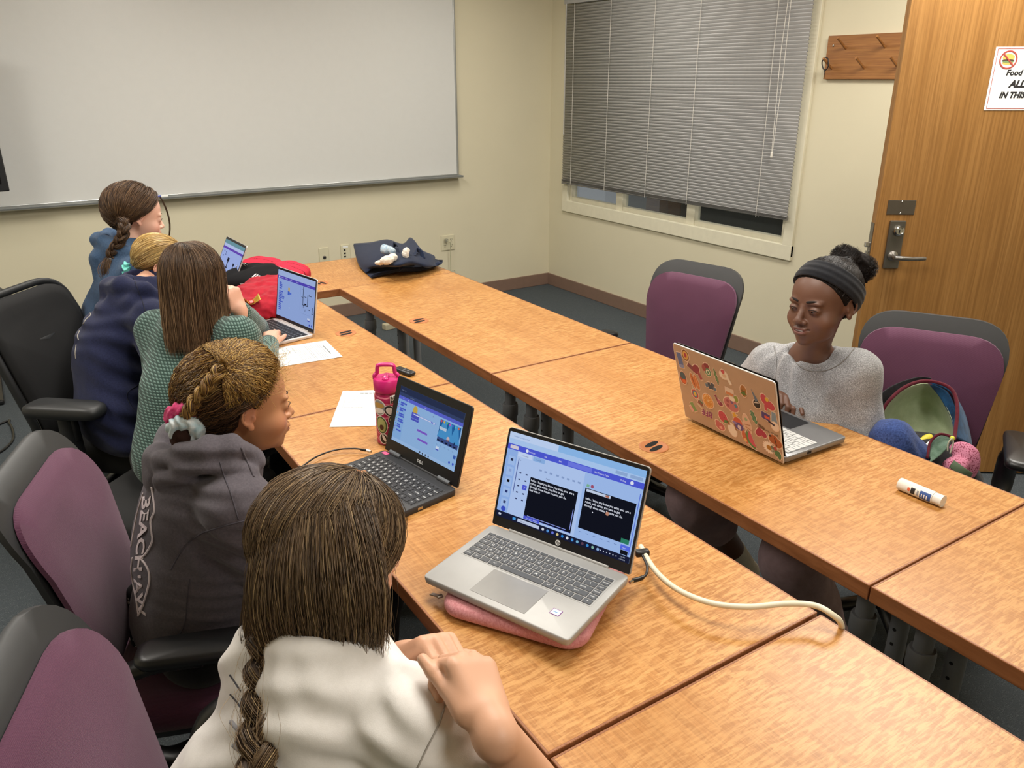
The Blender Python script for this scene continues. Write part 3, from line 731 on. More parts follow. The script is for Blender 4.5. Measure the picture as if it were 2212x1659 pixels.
# ------------------------------------------------------------ laptops
M_silver = plain('laptop_silver', '#a5a5a3', .5, .25, bump=.06, bs=900)
M_key = plain('dark_keys', '#4b4e52', .5); M_keyb = plain('black_keys', '#16171a', .5); M_keyw = plain('light_keys', '#c9c9c6', .5)
M_legend = plain('key_legend', '#dcdedd', .6); M_bezel = plain('laptop_bezel', '#0e0e10', .35); M_scr = plain('screen_glass', '#050507', .12)
ES = .85
class Scr:
    """screen contents: unit square, x right, y up, flat emissive layers"""
    def __init__(s, w, h): s.w, s.h = w, h; s.mb = MB(); s.cols = []; s.k = 0
    def ci(s, c):
        if c not in s.cols: s.cols.append(c)
        return s.cols.index(c)
    def rect(s, x0, y0, x1, y1, c, lay=None):
        s.k += 1; z = .00012*(lay if lay is not None else 1)
        s.mb.add([((x-.5)*s.w, z, y*s.h) for x, y in ((x0, y0), (x1, y0), (x1, y1), (x0, y1))], [[0, 1, 2, 3]], s.ci(c))
    def oval(s, x, y, r, c, lay=3, ry=None, n=18):
        a = s.w/s.h; ry = r*a if ry is None else ry
        s.mb.add([((x+r*math.cos(q)-.5)*s.w, .00012*lay, (y+ry*math.sin(q))*s.h) for q in np.linspace(0, 2*PI, n, endpoint=False)], [list(range(n))], s.ci(c))
    def poly(s, P, c, lay=3): s.mb.add([((x-.5)*s.w, .00012*lay, y*s.h) for x, y in P], [list(range(len(P)))], s.ci(c))
    def text(s, st, x, y, size, c, lay=4, bold=0., sx=1.):
        V, F = textmesh(st, 0., bold)
        if not len(V): return
        W = np.stack([(x-.5)*s.w+V[:, 0]*size*s.h*sx, np.full(len(V), .00012*lay), y*s.h+V[:, 1]*size*s.h], 1); s.mb.add(W, F, s.ci(c))
    def build(s, parent, R, t, name='screen_content'):
        V = np.concatenate(s.mb.V); V[:, 1] *= -1
        V = V @ R.T + t; return meshobj(name, V, s.mb.F, [emis(c, ES) for c in s.cols], parent, False, s.mb.M)
def keyrows(mb, x0, x1, y0, y1, rows, z, h, gap=.0022, legend=None, fs=.0075, lcol=1):
    """rows top (far, y0) to bottom (y1); each a list of (relative width, legend)"""
    n = len(rows); hts = [r[0] for r in rows]; tot = sum(hts); y = y0
    for hh, keys in rows:
        kh = (y1-y0)*hh/tot; tw = sum(k[0] for k in keys); x = x0
        for kw, st in keys:
            ww = (x1-x0)*kw/tw
            if st is not None:
                c = A(x+ww/2, y+kh/2, z+h/2); mb.box(c, (ww-gap, abs(kh)-gap, h), 0, bev=.0006, seg=1)
                if st: 
                    V, F = textmesh(st, 0, .01, 'CENTER'); sz = fs*(1 if len(st) == 1 else .55)
                    if len(V): mb.add(V*sz+A(c[0], c[1]-sz*.3, z+h+.0002), F, lcol)
            x += ww
        y += kh
def K(s, ws=None): 
    L = s.split(' '); return [(1 if ws is None else ws[i], '' if q == '_' else q) for i, q in enumerate(L)]
QW = [(.62, K('_ _ _ _ _ _ _ _ _ _ _ _ _ _ _ _')), (1, K('` 1 2 3 4 5 6 7 8 9 0 - = BKSP HOME', [1]*13+[1.9, 1])),
      (1, K('TAB Q W E R T Y U I O P [ ] \\ PGUP', [1.4]+[1]*12+[1.5, 1])), (1, K("CAPS A S D F G H J K L ; ' ENTER PGDN", [1.7]+[1]*11+[2.2, 1])),
      (1, K('SHIFT Z X C V B N M , . / SHIFT END', [2.2]+[1]*10+[2.7, 1])), (1, K('CTRL FN _ ALT _ ALT CTRL < _ >', [1.1, 1.1, 1.1, 1.5, 5.3, 1.3, 1.2, 1.1, 1.1, 1.1]))]
def laptop(name, pos, yaw, lean, w, d, h, label, base_m, lid_m, key_m, bezel_m, th=.016, kb=(.9, .12, .55), pad=(.36, .42, .62), bz=(.02, .035, .012, .012), keyleg=True, rows=QW, recess=None, fs=.0075, pitch=0., drop=0.):
    """local: hinge line on X at y=0,z=0 (top of base), user on -Y"""
    M = Matrix.Translation(Vector(pos)) @ Matrix.Rotation(yaw, 4, 'Z') @ Matrix.Rotation(pitch, 4, 'X')
    t = empty(name, label=label, cat='laptop', M=M)
    mb = MB(); out = rrect(w, w, d, .011, 5)-A(0, d); V = []; F = []; n = len(out); prof = [(.0, -th), (1., -th*.9), (1.5, -th*.5), (1.5, -.0015), (.8, 0)]
    for i, (q, z) in enumerate(prof):
        off = (q-1.5)*.002
        for x, y in out: V.append((x+np.sign(x)*off, y+(off if y > -d/2 else -off)*(1 if y > -d/2 else 1)*(1 if True else 0), z))
    for k in range(len(prof)-1):
        for i in range(n): j = (i+1) % n; F.append([k*n+i, k*n+j, (k+1)*n+j, (k+1)*n+i])
    F.append(list(range(n))[::-1]); F.append([(len(prof)-1)*n+i for i in range(n)]); base = MB().add(V, F).build('base', base_m, t, auto=45)
    kx = w*kb[0]/2; ky0, ky1 = -d*kb[1], -d*kb[2]
    MB().box((0, (ky0+ky1)/2, .0001), (2*kx+.004, ky0-ky1+.004, .0006)).build('keyboard_well', recess or base_m, t)
    mb = MB(); keyrows(mb, -kx, kx, ky0, ky1, rows, .0003, .0014, fs=fs); mb.build('keyboard', [key_m, M_legend if keyleg is True else keyleg], t)
    px = w*pad[0]/2; mb = MB(); mb.box((pad[3]*w if len(pad) > 3 else 0, -d*(pad[1]+pad[2])/2-.0, .0002), (2*px, d*(pad[2]-pad[1])+.0, .0008), bev=.0003); 
    m2 = plain(name+'_pad_'+base_m.name, '#a3a3a1' if base_m is M_silver else '#26272a', .3, .4); mb.build('touchpad', m2, t)
    # lid: local frame with z up the screen, y normal (front face looks to -y)
    R = rotx(-lean); o2 = rrect(w, w, h, (.003, .003, .009, .009), 5)
    tb, bb, lb, rb = bz; mb = MB(); V = []; F = []; n = len(o2)
    for q, y in ((1, .0), (1, .0048)):
        for x, z in o2: V.append((x, y+(.008 if drop else 0), z-(drop if z < h/2 else 0)))
    V = A(V) @ R.T + A(0, .001, .0012)
    F = [[i, (i+1) % n, n+(i+1) % n, n+i] for i in range(n)]+[[n+i for i in range(n)][::-1]]+[list(range(n))]
    MB().add(V, F).build('lid', lid_m, t)
    o3 = (o2-A(0, h/2))*A(.992, .992)+A(0, h/2); V = [(x, -.0012, z) for x, z in o3]+[(x, .0003, z) for x, z in o3]
    V = A(V) @ R.T+A(0, .001, .0012); F = [[i, (i+1) % n, n+(i+1) % n, n+i] for i in range(n)]+[list(range(n))]
    bzl = MB().add(V, F).build('screen_bezel', bezel_m, t)
    mb = MB(); mb.cyl((-w*.36, .002, .0), (w*.36, .002, .0), .0045, seg=12); mb.build('hinge', base_m if base_m is not M_silver else M_silver, t, auto=40)
    s = Scr(w-lb-rb, h-tb-bb); org = R @ A((lb-rb)/2, -.0013, bb)+A(0, .001, .0012)
    return t, s, R, org, bzl
def done(s, t, R, org): return s.build(t, R, org)
def lap_text(t, R, org0, st, size, x, z, m, bold=.02, name='logo'):
    mb = MB(); text_on(mb, st, size, R @ A(x, -.0014, z)+A(0, .001, .0012), R @ A(1, 0, 0), R @ A(0, 0, 1), align='CENTER', bold=bold); return mb.build(name, m, t)
# --- silver laptop in front
LB, LV, PANEL = '#a9c4f5', '#4f5bd8', '#bcd2f8'
t, s, R, org, bz_ = laptop('laptop', (-3.1126, -4.4183, .7984), -1.1899, .3273, .323, .2192, .2091, 'silver laptop on the pink sleeve showing white text on black panels', M_silver, M_silver, M_key, M_bezel, bz=(.008, .020, .006, .006), kb=(.90, .13, .545), pad=(.38, .575, .93), pitch=rad(1.2))
s.rect(0, 0, 1, 1, '#a6c3f4', 0); s.rect(0, .925, .38, 1, '#c3d8fa', 1); s.rect(.38, .925, 1, 1, '#8fbdf0', 1); s.rect(0, .865, 1, .925, '#aecdf6', 1)
s.rect(0, .80, 1, .865, LV, 1); s.rect(.02, .812, .085, .853, '#d8d2dc', 2)
s.text('Untitled - project editor', .035, .95, .022, '#5f7fb8'); s.oval(.155, .832, .011, '#e8eefc', 2)
for x, q in ((.17, 'Settings'), (.29, 'File'), (.40, 'Edit'), (.66, 'See Project Page'), (.84, 'Debug')): s.text(q, x, .82, .026, '#e6ecff', 3)
s.rect(.465, .808, .64, .857, '#6f7be8', 2); s.rect(.80, .88, .88, .915, '#93b0dc', 2); s.rect(.9, .88, .985, .915, '#93b0dc', 2)
s.rect(0, .07, .085, .80, '#94b6ee', 1); s.rect(.085, .07, .60, .80, '#b4ccf6', 1); s.rect(.60, .07, 1, .80, '#a2c0f2', 1); s.rect(.09, .745, .2, .8, '#c8dafa', 2); s.rect(.21, .745, .3, .795, '#8db4e8', 2)
s.text('Costumes', .12, .76, .022, '#4b5a86'); s.text('Sounds', .235, .76, .022, '#5a77a8')
for i in range(5):
    y = .68-.125*i; s.rect(.022, y-.055, .075, y+.045, '#a5c3f2', 2); s.rect(.04, y-.01, .06, y+.02, ('#2b3350', '#8fa8dc', '#0c0c12', '#2f3c74', '#3b4670')[i], 3)
s.rect(.10, .33, .105, .72, '#3a4790', 2)
for i in range(5):
    for j in range(2): s.rect(.125+.05*j, .24+.075*i+.02, .14+.05*j, .255+.075*i+.02, '#343d66' if (i, j) != (2, 1) else LV, 3)
s.rect(.165, .39, .2, .445, LV, 2); s.text('T', .175, .40, .04, '#e8eefc'); s.text('Fill', .11, .70, .018, '#52608c'); s.text('Pixel', .33, .585, .026, '#48547e')
for i in range(8): s.rect(.27+.04*i+.01*(i > 2), .655, .29+.04*i+.01*(i > 2), .675, '#8ca4d2', 3)
s.rect(.215, .10, .575, .56, '#131520', 2); s.rect(.215, .095, .575, .10, '#2b3cae', 3); s.rect(.24, .115, .54, .122, '#93a3f0', 3); s.rect(.562, .13, .567, .36, '#93a3f0', 3)
TX = ['hello. I hope you know you exist. you  are a', 'robot, who exists. you have to get', 'through these mazes because you do.', 'deal with it.']
for i, q in enumerate(TX): s.text(q, .222, .515-.037*i, .036, '#e6ebf8', 4, bold=.02, sx=.88)
s.rect(.62, .19, .975, .635, '#131520', 2); s.rect(.63, .60, .80, .628, '#c9d6ee', 3); s.rect(.765, .603, .79, .625, '#b5735e', 4)
for i, q in enumerate(TX[:3]): s.text(q, .635, .515-.037*i, .036, '#e6ebf8', 4, bold=.02, sx=.84)
s.oval(.80, .438, .0125, '#c08a72', 5); s.oval(.70, .40, .004, '#dfe4f0', 5); s.rect(.92, .19, .975, .24, '#2f8266', 3)
s.rect(.625, .65, .645, .68, '#7fb79a', 3); s.oval(.665, .667, .011, '#a35470', 3); s.rect(.985, .09, .99, .75, '#5b74e0', 3); s.oval(.92, .832, .012, '#e8eefc', 2)
s.rect(.215, .075, .34, .112, LV, 3); s.text('Convert to Bitmap', .235, .086, .02, '#dfe6ff', 5); s.oval(.05, .105, .018, '#3f53c6', 3)
s.rect(.925, .125, .985, .175, '#5a70ea', 3); s.rect(.93, .075, .98, .12, '#14161f', 3); s.text('Stage', .94, .14, .02, '#e8eefc', 5)
for i in range(6): s.rect(.63+.05*i, .15, .65+.05*i, .156, '#6e86bd', 3)
s.rect(0, 0, 1, .07, '#1b1f38', 3); s.oval(.03, .035, .012, '#cfd6e6', 4, .013); s.rect(.135, .02, .16, .05, '#4aa0e8', 4); s.rect(.175, .016, .345, .054, '#c4d0ea', 4); s.text('Search', .20, .027, .02, '#4a5878', 5)
for i, c in enumerate(('#d7dde8', '#5a9be0', '#6a7be0', '#d9c78a', '#2f86d8', '#e6ebf4', '#4a9ce6', '#7ab6d8', '#5f4356', '#3d8fd6', '#86b8a8', '#8fb0dc')): s.oval(.375+.037*i, .035, .0095, c, 4)
for i in range(6): s.oval(.80+.022*i, .035, .004, '#c9d2e6', 4)
s.text('3:36 PM', .935, .04, .018, '#c9d2e6', 5); s.text('11/9/2025', .93, .014, .018, '#c9d2e6', 5)
done(s, t, R, org)
mb = MB(); ring = [R @ A(.0105*0+.0058*math.cos(q), -.0016, .0105+.0058*math.sin(q))+A(0, .001, .0012) for q in np.linspace(0, 2*PI, 28, endpoint=False)]
mb.add(ring, [list(range(28))], 0); text_on(mb, 'hp', .0088, R @ A(-.0043, -.0017, .0082)+A(0, .001, .0012), R @ A(1, 0, 0), R @ A(0, 0, 1), 1, bold=.02, shear=.3); mb.build('round_logo', [M_legend, M_bezel], t)
mb = MB(); R_ = I3; mb.box((.105, -.2192*.86+.02, .0004), (.019, .016, .0006), 0); mb.box((.105, -.2192*.86+.02, .0006), (.0165, .0135, .0006), 1); text_on(mb, 'intel', .0055, A(.099, -.2192*.86+.0185, .0011), A(1, 0, 0), A(0, 1, 0), 2, bold=.02)
mb.build('processor_sticker', [plain('sticker_purple', '#7a3f8c', .5), M_paper, plain('sticker_blue', '#3f8fd0', .5)], t)
LT = t
# --- small black laptop
M_dell = plain('dark_grey_shell', '#2c2d30', .55, bump=.2, bs=900)
t, s, R, org, bz_ = laptop('laptop', (-3.152, -3.8823, .757), -1.3828, .2814, .296, .2037, .2017, 'chunky black laptop with thick bezel behind the pink bottle', M_dell, M_dell, M_keyb, M_bezel, th=.0185, bz=(.022, .034, .020, .020), kb=(.92, .14, .62), pad=(.34, .67, .95), fs=.009)
s.rect(0, 0, 1, 1, '#8fb4e0', 0); s.rect(0, .89, 1, 1, '#2a3350', 1); s.rect(0, .83, 1, .89, '#37446a', 1); s.rect(0, .77, 1, .83, '#5a64cc', 1)
s.rect(0, .06, .14, .77, '#86aede', 1); s.rect(.66, .06, 1, .77, '#8fb6e2', 1)
for i, (y, w_) in enumerate(((.70, .10), (.665, .05), (.60, .10), (.565, .06), (.50, .08), (.465, .09), (.40, .08), (.365, .09), (.30, .05), (.265, .06), (.2, .08))): s.rect(.045, y, .045+w_, y+.028, '#4d5fc6', 3)
for i in range(12): s.oval(.02, .72-.05*i, .006, ('#3f6fd8', '#7a52c8', '#b05ab8', '#d8a83c', '#e0a040', '#4f9fd0', '#58b060', '#e08030', '#3f6fd8', '#7a52c8', '#b05ab8', '#555')[i] if i < 11 else '#555566', 3)
s.oval(.29, .70, .034, '#c4a64c', 3); s.rect(.255, .62, .325, .70, '#c4a64c', 3); s.rect(.245, .54, .365, .64, '#4d55bc', 4); s.rect(.26, .60, .62, .625, '#7a84d4', 5); s.rect(.28, .604, .55, .62, '#cfd8f0', 6); s.oval(.6, .612, .012, '#cfd8f0', 6); s.rect(.245, .50, .37, .535, '#4d55bc', 4)
s.rect(.37, .36, .53, .395, '#7c58c4', 4); s.rect(.40, .215, .56, .25, '#7c58c4', 4); s.oval(.57, .72, .008, '#7f95bc', 4)
s.rect(.68, .36, .985, .74, '#235f9c', 2); s.rect(.68, .36, .985, .44, '#3c4f86', 3)
for a, b in ((.74, .10), (.83, .07), (.92, .09)): s.poly([(a-b*.1, .74), (a+b*.3, .74), (a+b*.9, .44), (a-b*.7, .44)], '#4a93cc', 4)
for i, c in enumerate(('#c8506c', '#d8b04c', '#58b868', '#c060c0', '#4868d8', '#58c0c8', '#d86848')): s.oval(.70+.042*i, .715, .012, c, 5)
s.rect(.69, .57, .79, .62, '#b9c9dc', 5); s.oval(.835, .47, .022, '#c7b3bc', 6, .04); s.rect(.815, .43, .855, .46, '#5a4050', 6); s.oval(.93, .44, .007, '#14284c', 6, .03)
for i in range(5): s.rect(.685+.06*i, .375, .72+.06*i, .40, '#151a2a', 6)
for i in range(5): s.rect(.68+.06*i, .30, .70+.06*i, .306, '#6886b0', 3)
s.rect(.685, .21, .73, .27, '#d0dcf0', 3); s.rect(.685, .205, .73, .225, '#4d55bc', 4); s.rect(.95, .2, .985, .26, '#3c5fae', 3); s.oval(.91, .11, .013, '#3f53c6', 4); s.oval(.965, .11, .013, '#3f53c6', 4)
s.rect(0, 0, 1, .06, '#9abce6', 1)
for i in range(4): s.oval(.47+.045*i, .03, .010, ('#3c4656', '#2f343c', '#3c4656', '#3c4656')[i], 4)
s.text('Share', .42, .79, .025, '#dfe4ff', 5); s.text('File', .07, .79, .025, '#dfe4ff', 5); s.text('Edit', .15, .79, .025, '#dfe4ff', 5); s.text('project editor', .03, .93, .022, '#8f9cc0', 5); s.text('Sign out   Reset', .18, .85, .022, '#8f9cc0', 5)
done(s, t, R, org); lap_text(t, R, org, 'DELL', .0105, 0, .012, M_legend, .03, 'maker_name')
mb = MB(); mb.box((-.128, -.012, .0005), (.02, .012, .001)); mb.build('pink_sticker', plain('pink_tape', '#c8507c', .6), t)
mb = MB()
for x in (-.1, .1): mb.sweep([(x-.022, .001, .002), (x+.022, .001, .002)], .0075, 12)
mb.build('hinge_cover', plain('hinge_grey', '#55585c', .4, .4), t, auto=40)
mb = MB(); mb.box((.148, -.11, -.009), (.002, .014, .006)); mb.build('side_port', M_chrome, t)
LD = t
# --- silver laptop of the green jumper
M_mac = plain('pale_silver', '#cfcac8', .35, .4)
t, s, R, org, bz_ = laptop('laptop', (-3.0114, -2.4947, .753), -1.392, .1668, .3048, .212, .2102, 'pale silver laptop with black keys and maze game in front of the red cloth', M_mac, M_mac, M_keyb, M_bezel, th=.012, bz=(.009, .016, .006, .006), kb=(.93, .10, .58), pad=(.42, .62, .96), recess=M_keyb, fs=.006)
s.rect(0, 0, 1, 1, '#93aade', 0); s.rect(0, .88, 1, 1, '#a3b6e2', 1); s.rect(0, .82, 1, .88, '#5246b4', 2); s.rect(.02, .83, .06, .87, '#d8dcf0', 3)
for x in (.1, .2, .32, .5, .8): s.rect(x, .84, x+.07, .86, '#8f86d4', 3)
s.rect(.63, .30, .635, .82, '#8298cc', 2)
for y, w_ in ((.72, .06), (.68, .08), (.645, .08), (.60, .07), (.53, .11), (.495, .09), (.46, .10), (.425, .15), (.39, .14), (.35, .07), (.31, .12), (.26, .06), (.22, .06), (.18, .07), (.14, .06)): s.rect(.05, y, .05+w_, y+.024, '#4a5cc0', 3)
s.rect(.30, .60, .34, .68, '#c8a63c', 3); s.rect(.29, .52, .34, .60, '#4462c4', 4); s.rect(.34, .54, .39, .585, '#5470d0', 4)
bk = '#1a1c2a'
for r in ((.66, .74, .68, .75), (.70, .42, .712, .82), (.70, .42, .83, .435), (.82, .42, .832, .66), (.82, .65, .92, .662), (.86, .66, .87, .69), (.74, .60, .79, .612), (.66, .58, .70, .59), (.74, .44, .80, .47), (.72, .36, .728, .42), (.84, .36, .90, .372), (.77, .30, .778, .35), (.95, .30, .962, .44), (.94, .30, .98, .31)): s.rect(*r, bk, 5)
for i in range(6): s.rect(.67+.05*i, .24, .69+.05*i, .246, '#7489bd', 3)
s.rect(.84, .13, .9, .19, '#c8d2ec', 3); s.rect(.84, .12, .9, .145, '#4a50b8', 4); s.oval(.90, .05, .015, '#3f4fb8', 4); s.oval(.96, .05, .015, '#3f4fb8', 4); s.oval(.35, .25, .012, '#dfe4f4', 3, .006)
done(s, t, R, org)
LM = t
# --- far laptop
t, s, R, org, bz_ = laptop('laptop', (-3.0642, -1.60, .753), -1.5284, .44, .304, .212, .208, 'thin silver laptop farthest back, by the brown braid', M_mac, M_mac, M_keyb, M_bezel, th=.012, bz=(.012, .016, .006, .006), kb=(.93, .10, .58), pad=(.42, .62, .96), recess=M_keyb, fs=.006)
s.rect(0, 0, 1, 1, '#a4b6ec', 0); s.rect(0, .9, 1, 1, '#6f9aa6', 1); s.rect(0, .82, 1, .9, '#b9c8f0', 1); s.rect(0, .76, 1, .82, '#6a4cb8', 2)
for x, y in ((.1, .68), (.2, .66), (.1, .55), (.2, .6)): s.rect(x, y, x+.04, y+.03, '#5a68a0', 3)
for cx_, y0_, k in ((.42, .30, 1.), (.72, .30, .7)):
    s.rect(cx_-.02*k, y0_, cx_+.02*k, y0_+.2*k, '#4a4a58', 4); s.rect(cx_-.05*k, y0_+.17*k, cx_+.05*k, y0_+.27*k, '#2c2c38', 5); s.rect(cx_-.045*k, y0_-.02, cx_+.045*k, y0_+.02, '#3a3a48', 5)
done(s, t, R, org)
# --- stickered laptop
M_lid = plain('copper_lid', '#b89c82', .6, .0, bump=.05, bs=900); M_lapg = plain('grey_aluminium', '#8d8e90', .35, .5)
W5, D5, H5 = .3567, .2412, .2337
t, s, R, org, bz_ = laptop('laptop', (-2.3385, -4.1751, .7646), 1.5483, .2969, W5, D5, H5, 'copper-lidded laptop covered in stickers in front of the girl with a headband', M_lapg, M_lid, M_keyw, M_bezel, th=.017, bz=(.01, .02, .007, .007), kb=(.92, .10, .58), pad=(.36, .62, .95), keyleg=M_ink, fs=.008, drop=.012)
s.rect(0, 0, 1, 1, '#aebcd8', 0); s.rect(0, .85, 1, .93, '#5a64cc', 1); done(s, t, R, org)
mb = MB(); ring = [R @ A(x, .0105, z-(.012 if z < H5/2 else 0))+A(0, .001, .0012) for x, z in rrect(W5+.002, W5+.002, H5+.001, (.003, .003, .009, .009), 5)]; mb.sweep(ring, .0021, 6, closed=True); mb.build('lid_rim', plain('lid_rim_silver', '#d6d2cc', .3, .3), t, smooth=True)
mb = MB(); mb.box((-W5/2-.0005, -.09, -.008), (.002, .014, .007)); mb.build('side_port', M_ink, t)
# stickers on the lid's outside. a,b: fractions across (image left to right) and up
SK = []
def sticker(name, lab, a, b, shapes, sc=.021):
    sc *= 1.
    """shapes: list of (colour, [(x,y)...]) ; a white border is grown round the first ones"""
    mb = MB(); cols = []
    def put(P, c, lay):
        P = A(P)
        if c not in cols: cols.append(c)
        W = [R @ A(W5/2-(a*W5+x*sc), .0131+.00013*lay, b*H5+y*sc)+A(0, .001, .0012) for x, y in P]; mb.add(W, [list(range(len(P)))], cols.index(c))
    allp = np.concatenate([A(P) for c, P in shapes[:3]]); 
    for c, P in shapes[:4]:
        P = A(P); m = P.mean(0); d = P-m; L = np.linalg.norm(d, axis=1)[:, None]+1e-6; put(m+d*(1+.13/L), '#e6cdb8', 1)
    for i, (c, P) in enumerate(shapes): put(P, c, 2+i*.4)
    o = mb.build(name, [plain('sticker_'+c.strip('#'), c, .55, var=0) for c in cols], t); o['label'] = lab; SK.append(o)
def E_(x, y, rx, ry=None, n=18, a0=0., a1=2*PI, rot=0.):
    ry = rx if ry is None else ry; q = np.linspace(a0, a1, n, endpoint=a1-a0 < 6); X = rx*np.cos(q); Y = ry*np.sin(q)
    return list(zip(x+X*math.cos(rot)-Y*math.sin(rot), y+X*math.sin(rot)+Y*math.cos(rot)))
def Q_(x, y, w, h, rot=0.): return [(x+(i*w)*math.cos(rot)-(j*h)*math.sin(rot), y+(i*w)*math.sin(rot)+(j*h)*math.cos(rot)) for i, j in ((-.5, -.5), (.5, -.5), (.5, .5), (-.5, .5))]
def leaf(r=0.): return [(math.cos(q)*(.42+.12*math.cos(9*q))*.55*1., math.sin(q)*(1.+.08*math.cos(14*q))*.62) for q in np.linspace(0, 2*PI, 40, endpoint=False)]
def rot(P, r): return [(x*math.cos(r)-y*math.sin(r), x*math.sin(r)+y*math.cos(r)) for x, y in P]
heart = [(.62*math.sin(q)**3, .55*(.81*math.cos(q)-.31*math.cos(2*q)-.12*math.cos(3*q)-.06*math.cos(4*q))) for q in np.linspace(0, 2*PI, 36, endpoint=False)]
star = [((.5 if i % 2 == 0 else .22)*math.sin(i*PI/5), (.5 if i % 2 == 0 else .22)*math.cos(i*PI/5)) for i in range(10)]
def plc(u, v):
    """fraction on the lid seen at a pixel of the photograph"""
    return u, v
sticker('building_sticker', 'blue tower sticker', .055, .80, [('#5b6fa0', Q_(0, 0, .9, 2.3, .1)), ('#8a93b8', Q_(.1, -.9, .9, .5, .1))])
sticker('donut_sticker', 'striped ring sticker', .125, .90, [('#7a4a2c', E_(0, 0, .65, .85)), ('#d8a85c', E_(0, 0, .5, .65)), ('#a8384c', E_(0, 0, .25, .35))])
sticker('boot_sticker', 'maroon sleeve sticker', .17, .76, [('#7a3f4c', Q_(0, 0, 1.3, .7, -.5)), ('#8a3044', E_(.9, .0, .6, .75, rot=-.5)), ('#a04a50', Q_(1.45, -.8, .5, 1.2, .45))])
sticker('sunset_sticker', 'round sunset sticker', .055, .55, [('#a84a30', E_(0, 0, .62, 1.0)), ('#3c5c68', E_(0, .3, .5, .6)), ('#d8683c', E_(.05, -.5, .4, .35))])
sticker('flip_flop_sticker', 'orange flip-flop sticker', .185, .57, [('#c87848', E_(-.3, 0, .38, 1.15, rot=.25)), ('#c87848', E_(.38, 0, .38, 1.15, rot=.25)), ('#7c3a2c', Q_(-.3, .1, .12, 1.3, .25)), ('#e0a878', Q_(.38, .1, .12, 1.3, .25))])
sticker('lollipop_sticker', 'swirl lollipop sticker', .165, .38, [('#c04848', E_(0, 0, .62, .72)), ('#4a86a0', E_(0, 0, .45, .55)), ('#d8b850', E_(0, 0, .28, .35)), ('#e0d8c8', Q_(-.25, .95, .1, .7, .3))])
sticker('orange_slice_sticker', 'orange slice sticker', .305, .36, [('#d88c3c', E_(0, 0, .95, 1.1)), ('#f0cf98', E_(0, 0, .82, .96))]+[('#d8903c', [(.08*math.cos(q+.26), .09*math.sin(q+.26)), (.72*math.cos(q+.05), .84*math.sin(q+.05)), (.76*math.cos(q+.26), .88*math.sin(q+.26)), (.72*math.cos(q+.47), .84*math.sin(q+.47))]) for q in np.arange(12)*PI/6])
sticker('candy_sticker', 'snail and bow sticker', .345, .82, [('#8a3440', E_(0, .55, .5, .4)), ('#5a8a60', E_(.15, -.35, .55, .6)), ('#e8e0d0', E_(.15, -.35, .35, .4)), ('#5a8a60', E_(.15, -.35, .2, .22)), ('#a05050', E_(-.5, .1, .35, .5))])
sticker('leaf_sticker', 'long green leaf sticker', .435, .77, [('#4f7a4c', rot([(x*.9, y*1.9) for x, y in leaf()], .22)), ('#87a878', rot(Q_(0, 0, .07, 2.0), .22))])
sticker('ice_cream_sticker', 'ice cream sundae sticker', .52, .84, [('#e8dcc8', E_(0, 0, .7, .6)), ('#e8dcc8', Q_(.75, -.55, .4, 1.1, .5)), ('#c05058', E_(-.1, .45, .3, .3)), ('#d8b898', E_(.1, -.1, .35, .25))])
sticker('lemonade_sticker', 'striped cake sticker', .555, .62, [('#dccab8', Q_(0, .2, 1.3, .9, -.05)), ('#cc8458', Q_(0, -.15, 1.2, .4, -.05)), ('#8a9a48', E_(1.0, -.55, .35, .5)), ('#e8dcc8', E_(.3, -.8, .5, .35))])
sticker('raccoon_sticker', 'grey squiggle sticker', .36, .60, [('#3d4c5c', Q_(-.2, 0, .5, 1., .3)), ('#3d4c5c', Q_(.3, .1, .5, 1., -.3)), ('#5a7488', Q_(.7, -.2, .5, .5)), ('#5a7488', Q_(-.7, -.1, .5, .5))])
sticker('palette_sticker', 'pink paint palette sticker', .555, .46, [('#c07878', E_(0, 0, 1.25, 1.0, rot=-.2)), ('#a05058', E_(-.55, .35, .25, .25)), ('#7a5a86', E_(.2, .45, .25, .25)), ('#a05058', E_(-.6, -.3, .25, .25)), ('#4a8aa0', E_(.8, .1, .27, .27))])
sticker('pineapple_sticker', 'pineapple sticker', .70, .70, [('#a8703c', E_(0, .3, .5, .85)), ('#4f7a3c', rot([(x*1.2, y) for x, y in star], PI)), ('#7c4c28', Q_(0, .3, .6, .08, .5)), ('#7c4c28', Q_(0, .3, .6, .08, -.5))][:4])
sticker('arrow_sticker', 'black and grey drop sticker', .81, .67, [('#1e1c20', E_(.1, -.5, .55, .6)), ('#5f7488', [(-.6, 1.5), (-.1, -.2), (.4, .1)]), ('#d8d0c8', E_(.1, -.3, .5, .06, rot=.3))])
sticker('dog_sticker', 'pink balloon dog sticker', .91, .70, [('#c04858', E_(-.35, .4, .5, .7, rot=.2)), ('#c04858', E_(.4, -.2, .85, .6, rot=-.3)), ('#c04858', Q_(-.2, -.8, .4, .8)), ('#d8b84c', E_(.1, .5, .3, .3))])
sticker('palm_sticker', 'green palm leaf sticker', .77, .42, [('#4f8060', rot([(x*1.5, y*1.6) for x, y in leaf()], .35)), ('#86a888', rot(Q_(0, 0, .06, 1.7), .35))])
sticker('city_sticker', 'purple skyline sticker', .90, .50, [('#4a3a78', Q_(-.2, .1, 1.3, 1., -.1)), ('#d85c48', Q_(0, 0, .8, .4, -.1)), ('#2a2440', Q_(.6, -.6, 1.0, .3, -.3))])
sticker('lamp_sticker', 'blue lampshade sticker', .975-.01, .50, [('#7f98ac', [(-.35, -.2), (.35, -.2), (.22, .9), (-.22, .9)]), ('#e8d8c8', E_(0, -.6, .4, .5))], .028)
